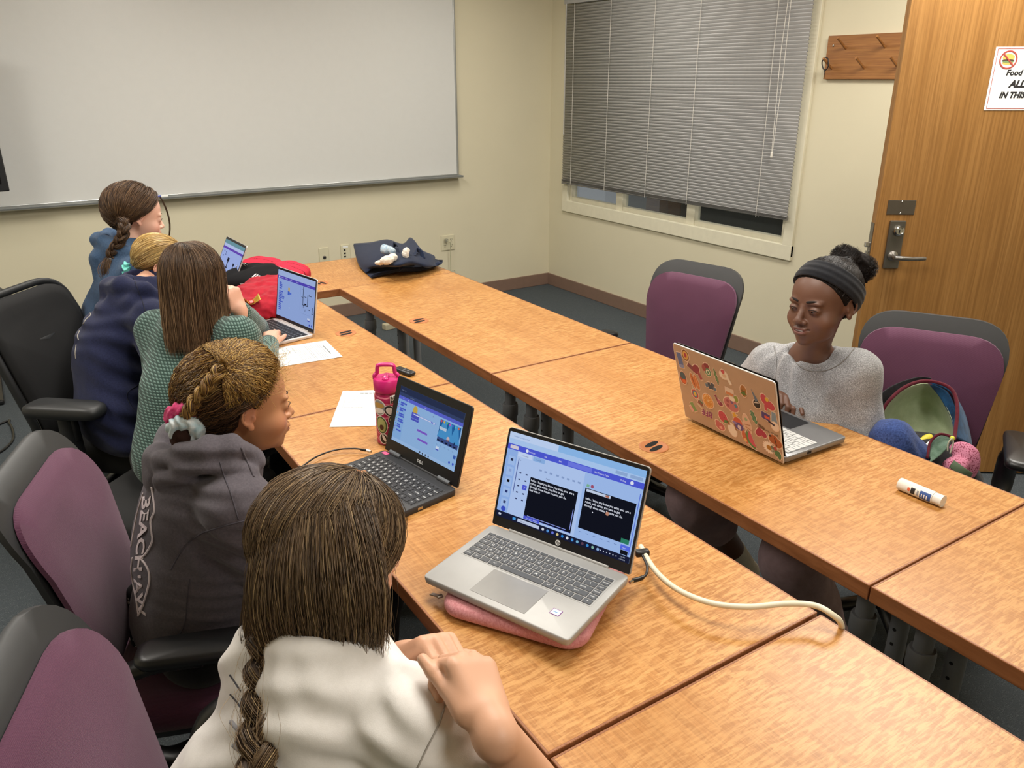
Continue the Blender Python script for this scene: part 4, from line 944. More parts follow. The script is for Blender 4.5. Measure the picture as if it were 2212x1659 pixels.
sticker('tag_sticker', 'green and pink card sticker', .12, .155, [('#7a9a60', Q_(0, .1, .7, 1.4, .5)), ('#d8a0a0', Q_(-.4, -.3, .5, .8, .5))])
sticker('book_sticker', 'brown book sticker', .21, .26, [('#8a5248', Q_(0, .1, .9, .8, -.5)), ('#c8b8a0', Q_(-.2, -.3, .8, .35, -.5)), ('#5a7a5a', Q_(.2, .4, .5, .3, -.5))])
sticker('swirl_sticker', 'maroon ribbon sticker', .42, .42, [('#8a3a50', Q_(-.2, .3, .3, 1.3, .4)), ('#8a3a50', E_(.3, -.2, .45, .35)), ('#b86878', E_(.1, .1, .25, .3))])
sticker('watermelon_half_sticker', 'watermelon popsicle sticker', .445, .22, [('#c04858', E_(0, 0, .75, .9, rot=.3)), ('#5c8a50', E_(.45, -.55, .4, .25, rot=.5)), ('#3c2020', E_(-.1, .3, .06, .1)), ('#3c2020', E_(.2, 0, .06, .1))])
sticker('octopus_sticker', 'purple and orange blob sticker', .60, .22, [('#c8604c', E_(0, .3, .75, .7)), ('#5a4a8c', E_(.1, -.35, .8, .6)), ('#d8ccd8', E_(.15, -.45, .3, .35)), ('#8a78b0', E_(-.6, 0, .4, .2))])
sticker('sandal_sticker', 'pale pink sandal sticker', .70, .26, [('#dcb8a0', E_(-.1, .2, .6, 1.5, rot=.15)), ('#b07a58', Q_(-.1, .1, 1.1, .12, .2)), ('#b07a58', Q_(0, -.4, 1.0, .12, -.3)), ('#9cb088', E_(-.2, .9, .25, .25))])
sticker('star_sticker', 'small gold star sticker', .575, .33, [('#d8a83c', star)], .022)
sticker('penguin_sticker', 'white and brown jar sticker', .525, .05+.06, [('#e8dccc', E_(.1, -.2, .7, 1.0, rot=.2)), ('#9c6a44', Q_(-.5, .7, .5, .7, .3)), ('#9c6a44', Q_(.7, .4, .25, .9, .3))])
sticker('heart_sticker', 'dark pink heart sticker', .82, .245, [('#a83450', rot([(x*1.5, -y*1.6) for x, y in heart], .2))])
sticker('cat_paw_sticker', 'pink paw sticker', .40, .06, [('#c06868', E_(0, 0, .8, .65)), ('#c06868', E_(-.4, .45, .4, .35)), ('#e8a8a0', E_(.1, -.2, .3, .25))])
sticker('popsicle_sticker', 'red and orange flame sticker', .65, .075, [('#c86848', [(-.2, 1.4), (.4, .2), (.5, -1.1), (-.2, -.6), (-.45, .2)]), ('#e0b878', E_(.1, -.5, .25, .3))])
sticker('watermelon_slice_sticker', 'watermelon slice sticker', .76, .105, [('#5c8a50', E_(0, 0, 1.15, 1.15, 14, 2.3, 4.3+.4)), ('#c8566a', E_(.08, .03, .95, .95, 14, 2.35, 4.25+.4))], .03)
sticker('daisy_sticker', 'white daisy sticker', .885, .085, [('#f0e4d4', [((.95 if i % 2 else .7)*math.cos(i*PI/16), (.95 if i % 2 else .7)*math.sin(i*PI/16)) for i in range(32)]), ('#b07c34', E_(0, 0, .38, .38))])
sticker('butterfly_sticker', 'orange butterfly sticker', .955, .24-.03, [('#a85c34', E_(-.25, .2, .6, .55, rot=.6)), ('#a85c34', E_(.25, -.1, .5, .55, rot=-.5)), ('#2c1a18', Q_(0, 0, .1, 1.0, .2)), ('#2c1a18', E_(-.6, .5, .15, .12))], .026)
sticker('cactus_sticker', 'three little cactus sticker', .945, .065, [('#4f7a54', E_(-.5, .2, .3, .5)), ('#4f7a54', E_(.1, -.1, .3, .55)), ('#4f7a54', E_(.5, -.3, .3, .6)), ('#b04848', E_(.0, .5, .25, .25))], .022)
mb = MB()
def lid(a, b): return R @ A(W5/2-a*W5, .0134, b*H5)+A(0, .001, .0012)
text_on(mb, 'BFF', .028, lid(.33, .20), R @ A(1, 0, 0), R @ A(0, 0, -1), 0, bold=.09); text_on(mb, 'BFF', .028, lid(.33, .20)+R @ A(0, .0004, 0), R @ A(1, 0, 0), R @ A(0, 0, -1), 1, bold=.03)
o = mb.build('lettered_sticker', [plain('sticker_e6cdb8', '#e6cdb8', .55), plain('sticker_8a3a6a', '#8a3a6a', .55)], t); o['label'] = 'purple lettered sticker'
mb = MB()
for i in range(6): mb.add([lid(.80+.011*i, .365-.004*i), lid(.806+.011*i, .365-.004*i), lid(.806+.011*i, .33-.004*i), lid(.80+.011*i, .33-.004*i)], [[0, 1, 2, 3]])
text_on(mb, 'ASUS Vivobook', .0105, lid(.985, .325), R @ A(1, 0, 0), R @ A(0, 0, -1)); mb.build('printed_mark', plain('brown_print', '#5f4630', .6), t)
# ------------------------------------------------------------ things on the tables
def cloth(mb, C, n=5, m=0, thick=.002, wr=0., f=40., seed=1):
    """C[a][b] control points -> smooth sheet with thickness and wrinkles"""
    C = np.asarray(C, float); G = np.stack([catmull(r, n) for r in C]); G = np.stack([catmull(G[:, j], n) for j in range(G.shape[1])], 1)
    if wr: s_ = G.shape; G = G+A(0, 0, 1)*(wob(G.reshape(-1, 3), f, seed)*wr).reshape(s_[0], s_[1], 1)+A(.5, .3, 0)*(wob(G.reshape(-1, 3), f, seed+3)*wr).reshape(s_[0], s_[1], 1)
    return mb.grid(G, m, thick)
Z0 = .7405
# pink sleeve under the silver laptop
M_pink = fabric('heather_pink_felt', '#b8767a', '#cf9496', 700., mottle=260.)
pu = unit(A(.55, -.835, 0)); pv = A(.835, .55, 0); pc = A(-3.382, -4.412, Z0)+pu*.142+pv*.15
PR = frame(pu, unit(pv-pu*(pv@pu)), A(0, 0, 1)); pc[2] = Z0+.0175
S = SDF(); S.at(PR, pc); S.box((0, 0, 0), (.140, .146, .0165), .0165); S.P = []
# rounded plan outline as an extruded superellipse
def sleeve(p):
    q = (p-pc) @ PR; d2 = np.maximum(abs(q[:, :2])-A(.10, .106), 0); r = np.sqrt((d2**2).sum(1)); e = np.where(r > 0, r-.043, np.maximum(abs(q[:, 0])-.10, abs(q[:, 1])-.106)-.043)
    th = .0165-.004*np.clip((e+.03)/.03, 0, 1)**2+.0008*np.sin(q[:, 0]*40)*np.cos(q[:, 1]*33)
    g = np.exp(-((e+.009)/.0012)**2)*.0014*(q[:, 2] > 0)+np.exp(-((q[:, 0]+.055+.02*q[:, 1])/.0013)**2)*.0016*(q[:, 2] > 0.004)
    a = e+.012; b = abs(q[:, 2])-th+.012+g
    return np.minimum(np.maximum(a, b), 0)+np.sqrt(np.maximum(a, 0)**2+np.maximum(b, 0)**2)-.012
S.P.append((sleeve, .005, 'u'))
sl = empty('laptop_sleeve', (pc[0], pc[1], Z0), 0, 'pink felt zip sleeve lying under the silver laptop', 'laptop sleeve')
o = sdfobj('cover', S, pc-A(.22, .22, .03), pc+A(.22, .22, .03), .0028, M_pink, sl, margin=1.3); bpy.context.view_layer.update()
def keep(o, p): o.parent = p; o.matrix_parent_inverse = p.matrix_world.inverted(); return o
def keepall(p, *os):
    bpy.context.view_layer.update()
    for o in os: o.parent = p; o.matrix_parent_inverse = p.matrix_world.inverted()
keepall(sl, o)
zp = onz(950, 1288, .765); zq = onz(921, 1280, .748); zd = unit(zq-zp)
mb = MB(); mb.box(zp, (.012, .008, .005), bev=.0015); mb.box(zp+zd*.018, (.026, .009, .0025), R=frame(zd, unit(np.cross(A(0, 0, 1), zd)), unit(np.cross(zd, np.cross(A(0, 0, 1), zd)))), bev=.001)
keepall(sl, mb.build('zip_pull', plain('zip_metal', '#8b8378', .35, .8)))
# white lead
M_wc = plain('cream_cable', '#d9d3ba', .45)
P = [onz(1384, 1180, .765), onz(1412, 1228, .768), onz(1458, 1270, .773), onz(1530, 1301, .778), onz(1612, 1311, .782), onz(1700, 1304, .784), onz(1760, 1308, .782), onz(1798, 1328, .776), onz(1818, 1352, .745), A(-2.70, -4.80, .62), A(-2.69, -4.9, .3), A(-2.7, -5.0, .02)]
e = empty('charging_lead', P[3], 0, 'thick cream charging lead curving off the table beside the silver laptop', 'cable')
o = MB().sweep(catmull(P, 8), .0056, 10).build('cable', M_wc, None, smooth=True)
a, b = onz(1378, 1196, .768), onz(1396, 1192, .768)
mb = MB(); mb.box((a+b)/2, (.030, .016, .014), R=rotz(-.4), bev=.004)
Q = [onz(1388, 1200, .768), onz(1398, 1222, .766), onz(1396, 1240, .763), onz(1385, 1249, .762), onz(1367, 1254, .764)]
mb.sweep(catmull(Q, 5), [.003]*14+[.0045]*7, 8); q2 = mb.build('black_connector', M_cblack, None, smooth=True, auto=50); q3 = MB().cyl(onz(1369, 1254, .764), onz(1360, 1258, .765), .003, seg=10).build('connector_tip', M_chrome)
keepall(e, o, q2, q3)
# black lead of the small laptop
P = [onz(801, 976, .752), onz(793, 973, .752), onz(765, 969, .754), onz(725, 972, .752), onz(685, 986, .750), onz(652, 1008, .749), A(-3.40, -3.70, .748), A(-3.43, -3.74, .70), A(-3.44, -3.78, .5), A(-3.44, -3.9, .2), A(-3.4, -4.0, .01)]
e = empty('power_lead', P[3], 0, 'thin black power lead running off the table edge from the small laptop', 'cable')
o = MB().sweep(catmull(P, 8), .0023, 8).build('cable', M_cblack, None, smooth=True); o2 = MB().cyl(P[0], P[1]+(P[1]-P[0])*.1, .0042, seg=12).build('metal_plug', M_chrome, None, auto=40); o3 = MB().cyl(P[1], P[1]+(P[2]-P[1])*.5, .004, .003, seg=10).build('strain_relief', M_cblack, None, auto=40); keepall(e, o, o2, o3)
# printed sheets
def sheet(c, az, label, seed, hand):
    e = empty('printed_sheet', (c[0], c[1], Z0), az, label, 'paper'); w, h = .216, .279
    G = [[A((i/8-.5)*w, (j/8-.5)*h, .0009+.0016*math.sin(i*.8+seed)**2*math.sin(j*.55)**2+.004*max(0, i/8+j/8-1.75)) for j in range(9)] for i in range(9)]
    MB().grid(np.array(G), thick=.0004).build('sheet', M_paper, e, smooth=True)
    mb = MB(); r = np.random.default_rng(seed); z = .0032; y = h/2-.028
    def line(x0, x1, y, t=.0011): 
        x = x0
        while x < x1: L = r.uniform(.004, .014); mb.box((min(x+L/2, x1), y, z), (L, t, .0002)); x += L+.0022
    line(-.05, .055, y, .003); y -= .011; line(-.075, .06, y); y -= .008
    for i in range(7): line(-.08+(.012 if i % 3 else 0), .085 if i != 4 else -.02, y); y -= .0075
    y -= .006
    if hand:
        for i in range(4): mb.sweep(catmull([(x, y+r.uniform(-.003, .003), z) for x in np.arange(-.085, .06-.02*i, .006)], 3), .0004, 3); y -= .012
        mb.box((0, y+.012, z), (.18, .0006, .0002)); mb.box((-.09, y+.05, z), (.0006, .08, .0002))
    else:
        for i in range(5): mb.box((0, y, z), (.17, .0006, .0002)); y -= .007
        for i in range(3): mb.sweep(catmull([(x, y+r.uniform(-.004, .004), z) for x in np.arange(-.08, .0, .008)], 3), .0005, 3); y -= .015
    mb.build('print', plain('pale_ink', '#5c5e62', .9), e); return e
a, b = onz(703, 735, Z0), onz(741, 772, Z0); m_ = (a+b)/2; d = unit(b-a); nrm = A(d[1], -d[0], 0); az = math.atan2(d[1], d[0])
sheet(m_+nrm*.1395, az, 'printed worksheet lying beside the pale silver laptop', 3, False)
a, b = onz(711, 925, Z0), onz(741, 844, Z0); d = unit(b-a); nrm = A(d[1], -d[0], 0)
sheet((a+b)/2+nrm*.108, math.atan2(nrm[1], nrm[0]), 'worksheet with handwriting lying left of the pink bottle', 5, True)
# bottle
bc = onz(843, 952, Z0); BT = empty('water_bottle', (bc[0], bc[1], Z0), 0, 'pink metal drinking bottle with stickers and a carry-loop lid', 'bottle')
t = NT('bottle_paint'); t.set(.28, 0, .5); v = t.coord('Object'); 
w1 = t.add('ShaderNodeTexVoronoi', feature='DISTANCE_TO_EDGE'); w1.inputs['Scale'].default_value = 34; nv = t.noise(v, 18., 2.); t.l(v, w1.inputs['Vector'])
w2 = t.add('ShaderNodeTexWave', wave_type='RINGS'); w2.inputs['Scale'].default_value = 14; w2.inputs['Distortion'].default_value = 9.; t.l(v, w2.inputs['Vector'])
t.base(t.ramp(w2.outputs['Color'], [(.0, '#a51f52'), (.90, '#a51f52'), (.96, '#d8748c'), (1., '#d8748c')])); M_bot = t.m
M_hot = plain('hot_pink_plastic', '#c4246f', .3)
rB = .0355
mb = MB(); mb.lathe([(.0, 0), (.032, 0), (rB, .004), (rB, .128), (rB-.0005, .140), (rB-.004, .148), (rB-.0045, .154), (.0, .154)], 40); mb.build('body', M_bot, BT, auto=35)
mb = MB(); mb.lathe([(.0, .152), (rB-.001, .152), (rB, .155), (rB, .183), (rB-.003, .187), (.0, .187)], 40); mb.sweep(catmull([(-.031, 0, .182), (-.031, 0, .193), (-.024, 0, .20), (-.022, 0, .216), (-.016, 0, .222), (.016, 0, .222), (.022, 0, .216), (.024, 0, .20), (.031, 0, .193), (.031, 0, .182)], 4), .0055, 10, asp=1.2, up=(0, 1, 0)); lid_ = mb.build('lid', M_hot, BT, auto=40); lid_.rotation_euler = (0, 0, rad(-32))
mb = MB(); mb.box((0, -.002, .190), (.014, .034, .008), R=rotx(.1), bev=.003); mb.sphere((0, -.018, .188), (.009, .009, .006), 12); mb.build('spout', M_hot, lid_, auto=50)
cam_az = math.atan2(CP[1]-bc[1], CP[0]-bc[0])
def on_can(P, lift=.0004): return np.array([((rB+lift)*math.cos(cam_az+x/rB), (rB+lift)*math.sin(cam_az+x/rB), z) for x, z in P])
def can(mb, P, m, lift=.0004):
    # fan triangulated so the shape hugs the wall
    P = A(P); c = P.mean(0); n = len(P); pts = [c]; F = []
    K_ = 4
    for k in range(1, K_+1): pts += list(c+(P-c)*k/K_)
    for i in range(n): F.append([0, 1+i, 1+(i+1) % n])
    for k in range(K_-1):
        for i in range(n): F.append([1+k*n+i, 1+(k+1)*n+i, 1+(k+1)*n+(i+1) % n, 1+k*n+(i+1) % n])
    mb.add(on_can(pts, lift), F, m)
def El(x, z, rx, rz, n=20, r=0.): return [(x+rx*math.cos(q)*math.cos(r)-rz*math.sin(q)*math.sin(r), z+rx*math.cos(q)*math.sin(r)+rz*math.sin(q)*math.cos(r)) for q in np.linspace(0, 2*PI, n, endpoint=False)]
SM = [plain('sticker_white', '#e4e0dc', .5), plain('sticker_grey_hill', '#8f9498', .5), plain('sticker_sand', '#b89450', .5), plain('sticker_skin_green', '#3c5a2c', .5), plain('sticker_flesh_green', '#a8b070', .5), plain('sticker_stone_brown', '#4a2a1c', .5), plain('sticker_ink', '#18181a', .5), plain('sticker_pale_green', '#b8c8a0', .5)]
mb = MB(); can(mb, El(-.027, .112, .021, .0235), 0); can(mb, El(-.027, .112, .018, .0205), 1, .0006); can(mb, El(-.027, .118, .0165, .008), 2, .0008); can(mb, El(-.027, .103, .015, .008), 0, .0009); mb.build('landscape_sticker', SM, BT)
mb = MB(); can(mb, El(-.022, .062, .018, .0265, r=.1), 0); can(mb, El(-.022, .062, .016, .0245, r=.1), 3, .0006); can(mb, El(-.022, .062, .013, .021, r=.1), 4, .0008); can(mb, El(-.0215, .055, .0065, .008), 5, .001); mb.build('avocado_sticker', SM, BT)
mb = MB()
for (x, z, a, b, r) in ((.004, .103, .0125, .017, .7), (.009, .078, .009, .013, -.3), (.020, .10, .008, .016, -.5)): can(mb, El(x, z, a+.002, b+.002, r=r), 0); can(mb, El(x, z, a, b, r=r), 6, .0006); can(mb, El(x, z, a*.72, b*.72, r=r), 7 if z < .1 else 0, .0008)
can(mb, El(.013, .092, .0016, .02, r=-.15), 6, .001); mb.build('butterfly_sticker', SM, BT)
mb = MB(); can(mb, [(.006, .122), (.035, .122), (.035, .146), (.006, .146)], 0)
for i, q in enumerate(('RISE', 'MORE')):
    V, F = textmesh(q, 0, .03); mb.add(on_can([(.008+x*.0115, .1355-.0105*i+y*.0115) for x, y, z in V], .0007), F, 6)
mb.build('word_sticker', SM, BT)
mb = MB(); can(mb, El(-.018, .022, .013, .016), 0); can(mb, El(-.018, .022, .010, .013), 6, .0006); can(mb, El(-.016, .024, .004, .011, r=.4), 0, .0008); can(mb, El(.006, .030, .012, .013), 2, .0006); can(mb, El(.010, .018, .004, .008), 6, .0009); mb.build('animal_sticker', SM, BT)
# remote behind the bottle
rc = onz(874, 802, .748); d = unit(onz(893, 808, .748)-onz(862, 797, .748))
o = MB(); o.box((0, 0, 0), (.085, .032, .014), bev=.0068, seg=4); o = o.build('presentation_remote', M_cblack, None, smooth=True); o.location = tuple(rc); o.rotation_euler = (0, 0, math.atan2(d[1], d[0])); tag(o, 'small black rounded remote lying behind the pink bottle', 'remote')
bpy.context.view_layer.update(); mb = MB()
for x in (.0, .02): mb.box((x, 0, .0072), (.004, .012, .0008))
mb.build('buttons', plain('grey_buttons', '#6a6a6c', .5), o)
# glue stick
ga, gb = A(-2.210, -4.585, Z0+.0150), A(-2.207, -4.692, Z0+.0150); gd = unit(gb-ga)
G_ = empty('glue_stick', (ga+gb)/2, math.atan2(gd[1], gd[0]), 'white glue stick with blue label lying on the right table', 'glue stick'); L = np.linalg.norm(gb-ga)
M_glue = plain('glue_white', '#d9d5ca', .35)
MB().lathe([(0, 0), (.0145, 0), (.0150, .002), (.0150, L*.80), (0, L*.80)], 28, R=roty(PI/2), t=(-L/2, 0, 0)).build('tube', M_glue, G_, auto=40)
MB().lathe([(0, 0), (.0137, 0), (.0139, L*.17), (.0145, L*.175), (.0145, L*.2), (.0115, L*.2), (.011, L*.195), (0, L*.195)], 28, R=roty(PI/2), t=(L*.3, 0, 0)).build('cap', M_glue, G_, auto=40)
def glue_patch(x0, x1, a0, a1, m, name, lift=.0003):
    G = [[A(x, -(.0150+lift)*math.cos(a), (.0150+lift)*math.sin(a)) for a in np.linspace(a0, a1, 9)] for x in (x0, x1)]; return G
mb = MB(); mb.grid(np.array(glue_patch(.004, .030, -.6, .75, 0, ''))); 
mb.grid(np.array(glue_patch(-.026, -.020, -.1, .45, 0, '', .0004)), 1); mb.grid(np.array(glue_patch(-.018, -.008, -.4, .65, 0, '', .0004)), 2); mb.grid(np.array(glue_patch(-.003, .001, -.3, .5, 0, '', .0004)), 3)
for i in range(3): mb.grid(np.array(glue_patch(.008+.006*i, .0105+.006*i, -.3, .3, 0, '', .0005)), 4)
mb.build('label_print', [plain('glue_blue', '#2e4f8f', .5), plain('glue_orange', '#d86038', .5), plain('sticker_ink', '#18181a'), plain('glue_grey', '#8a8d92', .5), SM[0]], G_)
# cable on the floor, far left
MB_ = MB().sweep(catmull([A(-4.6, -1.35, .006), onz(-5, 918, .006), onz(20, 915, .006), onz(29, 945, .006), onz(12, 968, .006), onz(-15, 985, .006)], 8), .006, 8).build('floor_cable', M_cblack, None, smooth=True); tag(MB_, 'black cable looped on the carpet at the left edge', 'cable')
# ---- navy tote with bows
M_navy = fabric('navy_canvas', '#10192a', '#1a2640', 900., mottle=300.); M_navy2 = fabric('navy_lining', '#080c16', '#0e1424', 900., mottle=300.)
TT = empty('tote_bag', (-2.22, -1.68, Z0), 0, 'navy canvas tote lying on the far table with its opening towards the room', 'bag')
mb = MB()
top = [[onz(764, 526, .80), onz(800, 523, .815), onz(836, 517, .83), onz(870, 526, .83), onz(888, 513, .85), onz(912, 540, .83), onz(937, 551, .80), onz(940, 560, .785)],
       [onz(768, 548, .785), onz(800, 545, .815), onz(838, 540, .835), onz(868, 548, .845), onz(890, 540, .845), onz(908, 552, .825), onz(932, 560, .80), onz(941, 568, .775)],
       [onz(775, 572, .76), onz(800, 572, .79), onz(830, 568, .82), onz(862, 570, .835), onz(888, 562, .835), onz(905, 566, .815), onz(925, 573, .79), onz(946, 574, .765)],
       [onz(790, 590, .747), onz(806, 580, .77), onz(830, 577, .795), onz(858, 577, .81), onz(885, 573, .81), onz(905, 573, .80), onz(925, 579, .775), onz(951, 570, .765)]]
cloth(mb, top, 5, thick=.003, wr=.0012, f=60); o1 = mb.build('top_panel', M_navy, None, smooth=True)
mb = MB()
bot = [[onz(764, 528, .795), onz(800, 530, .745), onz(838, 525, .745), onz(870, 532, .745), onz(900, 540, .745), onz(932, 556, .745), onz(953, 563, .785)],
       [onz(775, 572, .745), onz(800, 572, .744), onz(838, 570, .744), onz(868, 570, .744), onz(900, 565, .744), onz(930, 570, .745), onz(956, 563, .78)],
       [onz(800, 598, .746), onz(812, 596, .744), onz(838, 590, .744), onz(866, 586, .744), onz(900, 585, .744), onz(928, 580, .75), onz(953, 570, .775)],
       [onz(800, 596, .758), onz(812, 590, .765), onz(838, 584, .772), onz(866, 578, .782), onz(900, 577, .775), onz(928, 573, .77), onz(948, 565, .78)]]
cloth(mb, bot, 5, thick=.003, wr=.0008, f=50, seed=4); o2 = mb.build('lower_panel', M_navy, None, smooth=True)
def strap(P, w, m, name, up=(0, 0, 1)): return MB().sweep(catmull(P, 6), w/2, 8, asp=.18, up=up, pw=4.).build(name, m, None, smooth=True)
o3 = strap([onz(866, 583, .785), onz(865, 560, .82), onz(861, 535, .855), onz(852, 528, .86), onz(845, 545, .835)], .028, M_navy, 'handle', up=(.5, .8, .3))
o4 = strap([onz(890, 574, .80), onz(893, 556, .83), onz(898, 540, .85), onz(909, 545, .84), onz(914, 560, .81)], .024, M_navy, 'handle', up=(.5, .8, .3)); keepall(TT, o1, o2, o3, o4)
def bow(name, label, prims, mat, seed):
    S = SDF(); S.K = .008; P = []
    for kind, p, r in prims: S.ell(p, r); P.append(p)
    P = A(P); e = empty(name, P.mean(0), 0, label, 'hair bow'); o = sdfobj('ribbon', S, P.min(0)-.05, P.max(0)+.05, .0025, mat, None, disp=lambda p: .0022*wob(p, 260, seed)); keepall(e, o); return e
M_wc2 = fabric('white_cotton', '#cdc8bd', '#dcd8cd', 600.); M_bl2 = fabric('pale_blue_cotton', '#7e99ae', '#b9c4c8', 600., mottle=90.)
bow('hair_bow', 'pale blue and white folded bow on the navy tote', [(0, onz(836, 540, .865), (.035, .02, .022)), (0, onz(830, 535, .875), (.02, .015, .018)), (0, onz(848, 543, .86), (.018, .015, .018))], M_bl2, 3)
bow('hair_bow', 'crumpled white bow on the navy tote in front of the blue one', [(0, onz(836, 562, .85), (.036, .022, .022)), (0, onz(822, 567, .835), (.03, .016, .012)), (0, onz(848, 556, .855), (.025, .02, .02))], M_wc2, 5)
bow('hair_bow', 'small white bow between the tote handles', [(0, onz(876, 548, .862), (.018, .016, .026)), (0, onz(878, 542, .866), (.018, .014, .018))], M_wc2, 9)
# ---- red cloth with wrapper
M_redc = fabric('red_cotton', '#8f1424', '#a81c2e', 500., mottle=20.)
S = SDF(); S.K = .05
for u, v, z, r in ((590, 655, .775, (.13, .10, .05)), (560, 640, .785, (.12, .10, .06)), (545, 672, .765, (.09, .09, .045)), (580, 625, .80, (.11, .08, .055)), (612, 665, .765, (.09, .08, .035)), (530, 700, .755, (.07, .09, .03)), (620, 615, .79, (.07, .07, .05))): S.ell(onz(u, v, z), r)
lo = A(-3.32, -2.52, .7405); RC = empty('red_jacket', (-3.05, -2.2, Z0), 0, 'crumpled red cloth bag piled behind the pale silver laptop', 'cloth')
S.box((-3.05, -2.2, .64), (.6, .6, .1), .002, k=.004, op='s')
o = sdfobj('cloth', S, A(-3.36, -2.55, .73), A(-2.75, -1.85, .90), .005, M_redc, None, disp=lambda p: .012*wob(p, 26, 11)+.004*wob(p, 85, 5)-.006*abs(wob(p, 45, 8)))
o.data.transform(Matrix.Translation((0, 0, .0015))); keepall(RC, o)
wp = onz(545, 660, .80)
mb = MB(); r_ = np.random.default_rng(4); C = [[wp+A(-.035+.022*i, -.03+.02*j, .012+.012*r_.uniform(-1, 1)+.02*(i in (0, 3))) for j in range(4)] for i in range(4)]
cloth(mb, C, 3, 0, .0006, .003, 120, 2); C2 = [[p+A(0, .0, .002) for p in r] for r in C[1:3]]; cloth(mb, [C2[0][1:3], C2[1][1:3]], 3, 1, .0006); o = mb.build('snack_wrapper', [plain('wrapper_gold', '#c29a3e', .3, .5), plain('wrapper_red', '#a83028', .4)], None, smooth=True); tag(o, 'crumpled gold snack wrapper on the red cloth', 'wrapper')
# ---- black and red backpack
M_bkb = fabric('black_nylon', '#0d0d0f', '#18181b', 700.); M_bkr = fabric('coral_red_print', '#b02038', '#c42c44', 700.); M_strap = plain('grey_webbing', '#5d5856', .7)
BP = empty('backpack', (-2.85, -1.72, Z0), 0, 'black and red backpack lying flat behind the red cloth', 'backpack')
S = SDF(); S.K = .04
for u, v, z, r in ((545, 600, .785, (.14, .12, .055)), (600, 595, .785, (.15, .12, .055)), (560, 580, .79, (.13, .1, .055)), (520, 610, .77, (.08, .09, .04)), (632, 590, .775, (.08, .09, .045))): S.ell(onz(u, v, z), r)
S.box((-2.85, -1.7, .64), (.6, .6, .1), .002, k=.004, op='s')
def bpc(V):
    c = np.zeros((len(V), 3)); q = V-A(-2.86, -1.72, 0); red = (q[:, 0]*.9+q[:, 1]*.55+.012*np.sin(q[:, 0]*60) > -.01) & (q[:, 0] < .19)
    band = abs(np.sin((q[:, 0]*1.4+q[:, 1]*2.2)*20+1.2)) < .10
    c[:] = hx('#131315'); c[red & ~band] = hx('#c02c42'); return c
o = sdfobj('body', S, A(-3.2, -2.05, .73), A(-2.5, -1.38, .9), .005, attrmat('backpack_cloth', .85, .2, .3, 500), None, disp=lambda p: .006*wob(p, 45, 3), col=bpc); o.data.transform(Matrix.Translation((0, 0, .0015)))
s1 = MB().sweep(catmull([onz(512, 598, .80), onz(522, 610, .79), onz(532, 620, .785), onz(541, 626, .775)], 5), .013, 8, asp=.15, up=(0, 0, 1), pw=4.).build('strap', M_strap, None, smooth=True)
s2 = MB(); s2.box(onz(537, 624, .782), (.02, .014, .008), R=rotz(.6), bev=.002); s2.box(onz(566, 614, .80), (.022, .012, .006), R=rotz(.9), bev=.002); s2 = s2.build('buckle', M_chrome, None, auto=50)
mb = MB(); c_ = onz(521, 580, .835)
for k, (dx, dz, rr) in enumerate(((0, 0, .022), (.016, .004, .016))): mb.sweep([c_+A(dx+rr*math.cos(q), .004*k, dz+rr*math.sin(q)) for q in np.linspace(0, 2*PI, 20, endpoint=False)], .002, 6, closed=True)
s3 = mb.build('key_rings', M_chrome, None, smooth=True)
mb = MB()
for i in range(3): p_, q_ = onz(553+4*i, 592+2*i, .842), onz(545+4*i, 599+2*i, .838); mb.sweep([p_, q_], .0028, 6)
s4 = mb.build('white_stripes', M_paper, None); s5 = MB().sweep(catmull([onz(648, 578, .80), onz(638, 575, .81), onz(630, 582, .81), onz(628, 590, .80)], 5), .008, 8, asp=.3, up=(0, 0, 1)).build('pink_trim', plain('pink_piping', '#c04f7c', .6), None, smooth=True)
keepall(BP, o, s1, s2, s3, s4, s5)
# ---- open rucksack on the right chair
RK = empty('rucksack', (-1.80, -4.37, .48), 0, 'open blue, green and pink rucksack slumped on the right plum chair', 'rucksack')
def D2(u, v, D): return at(u, v, D)
M_sage = fabric('sage_lining', '#a3b08c', '#b9c4a2', 500., mottle=12.); M_dbl = fabric('deep_blue_nylon', '#15324f', '#23527c', 500., mottle=25.); M_rbl = fabric('royal_blue_mesh', '#24345e', '#3b5088', 300., mottle=200.); M_mar = fabric('maroon_piping', '#4d1420', '#5e1a28', 600.)
def mesh_pink():
    t = NT('pink_mesh_pocket'); t.set(.8, 0, .2); v = t.coord(); w = t.add('ShaderNodeTexVoronoi'); w.inputs['Scale'].default_value = 230; t.l(v, w.inputs['Vector'])
    t.base(t.ramp(w.outputs['Distance'], [(.25, '#7a2c42'), (.5, '#c07a92')])); return t.m
M_pmesh = mesh_pink(); M_dkn = fabric('charcoal_nylon', '#151517', '#222226', 500.)
mb = MB()      # lining: hollow seen from the opening
cloth(mb, [[D2(1906, 890, 2.34), D2(1932, 855, 2.36), D2(1975, 833, 2.38), D2(2008, 832, 2.38), D2(2032, 860, 2.36), D2(2056, 905, 2.32), D2(2062, 935, 2.28)],
           [D2(1912, 905, 2.40), D2(1940, 880, 2.44), D2(1975, 868, 2.46), D2(2005, 875, 2.46), D2(2030, 895, 2.43), D2(2050, 925, 2.38), D2(2058, 945, 2.32)],
           [D2(1925, 930, 2.40), D2(1950, 915, 2.44), D2(1980, 910, 2.46), D2(2005, 912, 2.46), D2(2028, 922, 2.43), D2(2045, 942, 2.37), D2(2052, 955, 2.32)],
           [D2(1945, 965, 2.34), D2(1965, 955, 2.37), D2(1985, 950, 2.38), D2(2005, 950, 2.38), D2(2022, 952, 2.36), D2(2038, 960, 2.33), D2(2045, 966, 2.3)]], 5, thick=.003, wr=.003, f=40, seed=6)
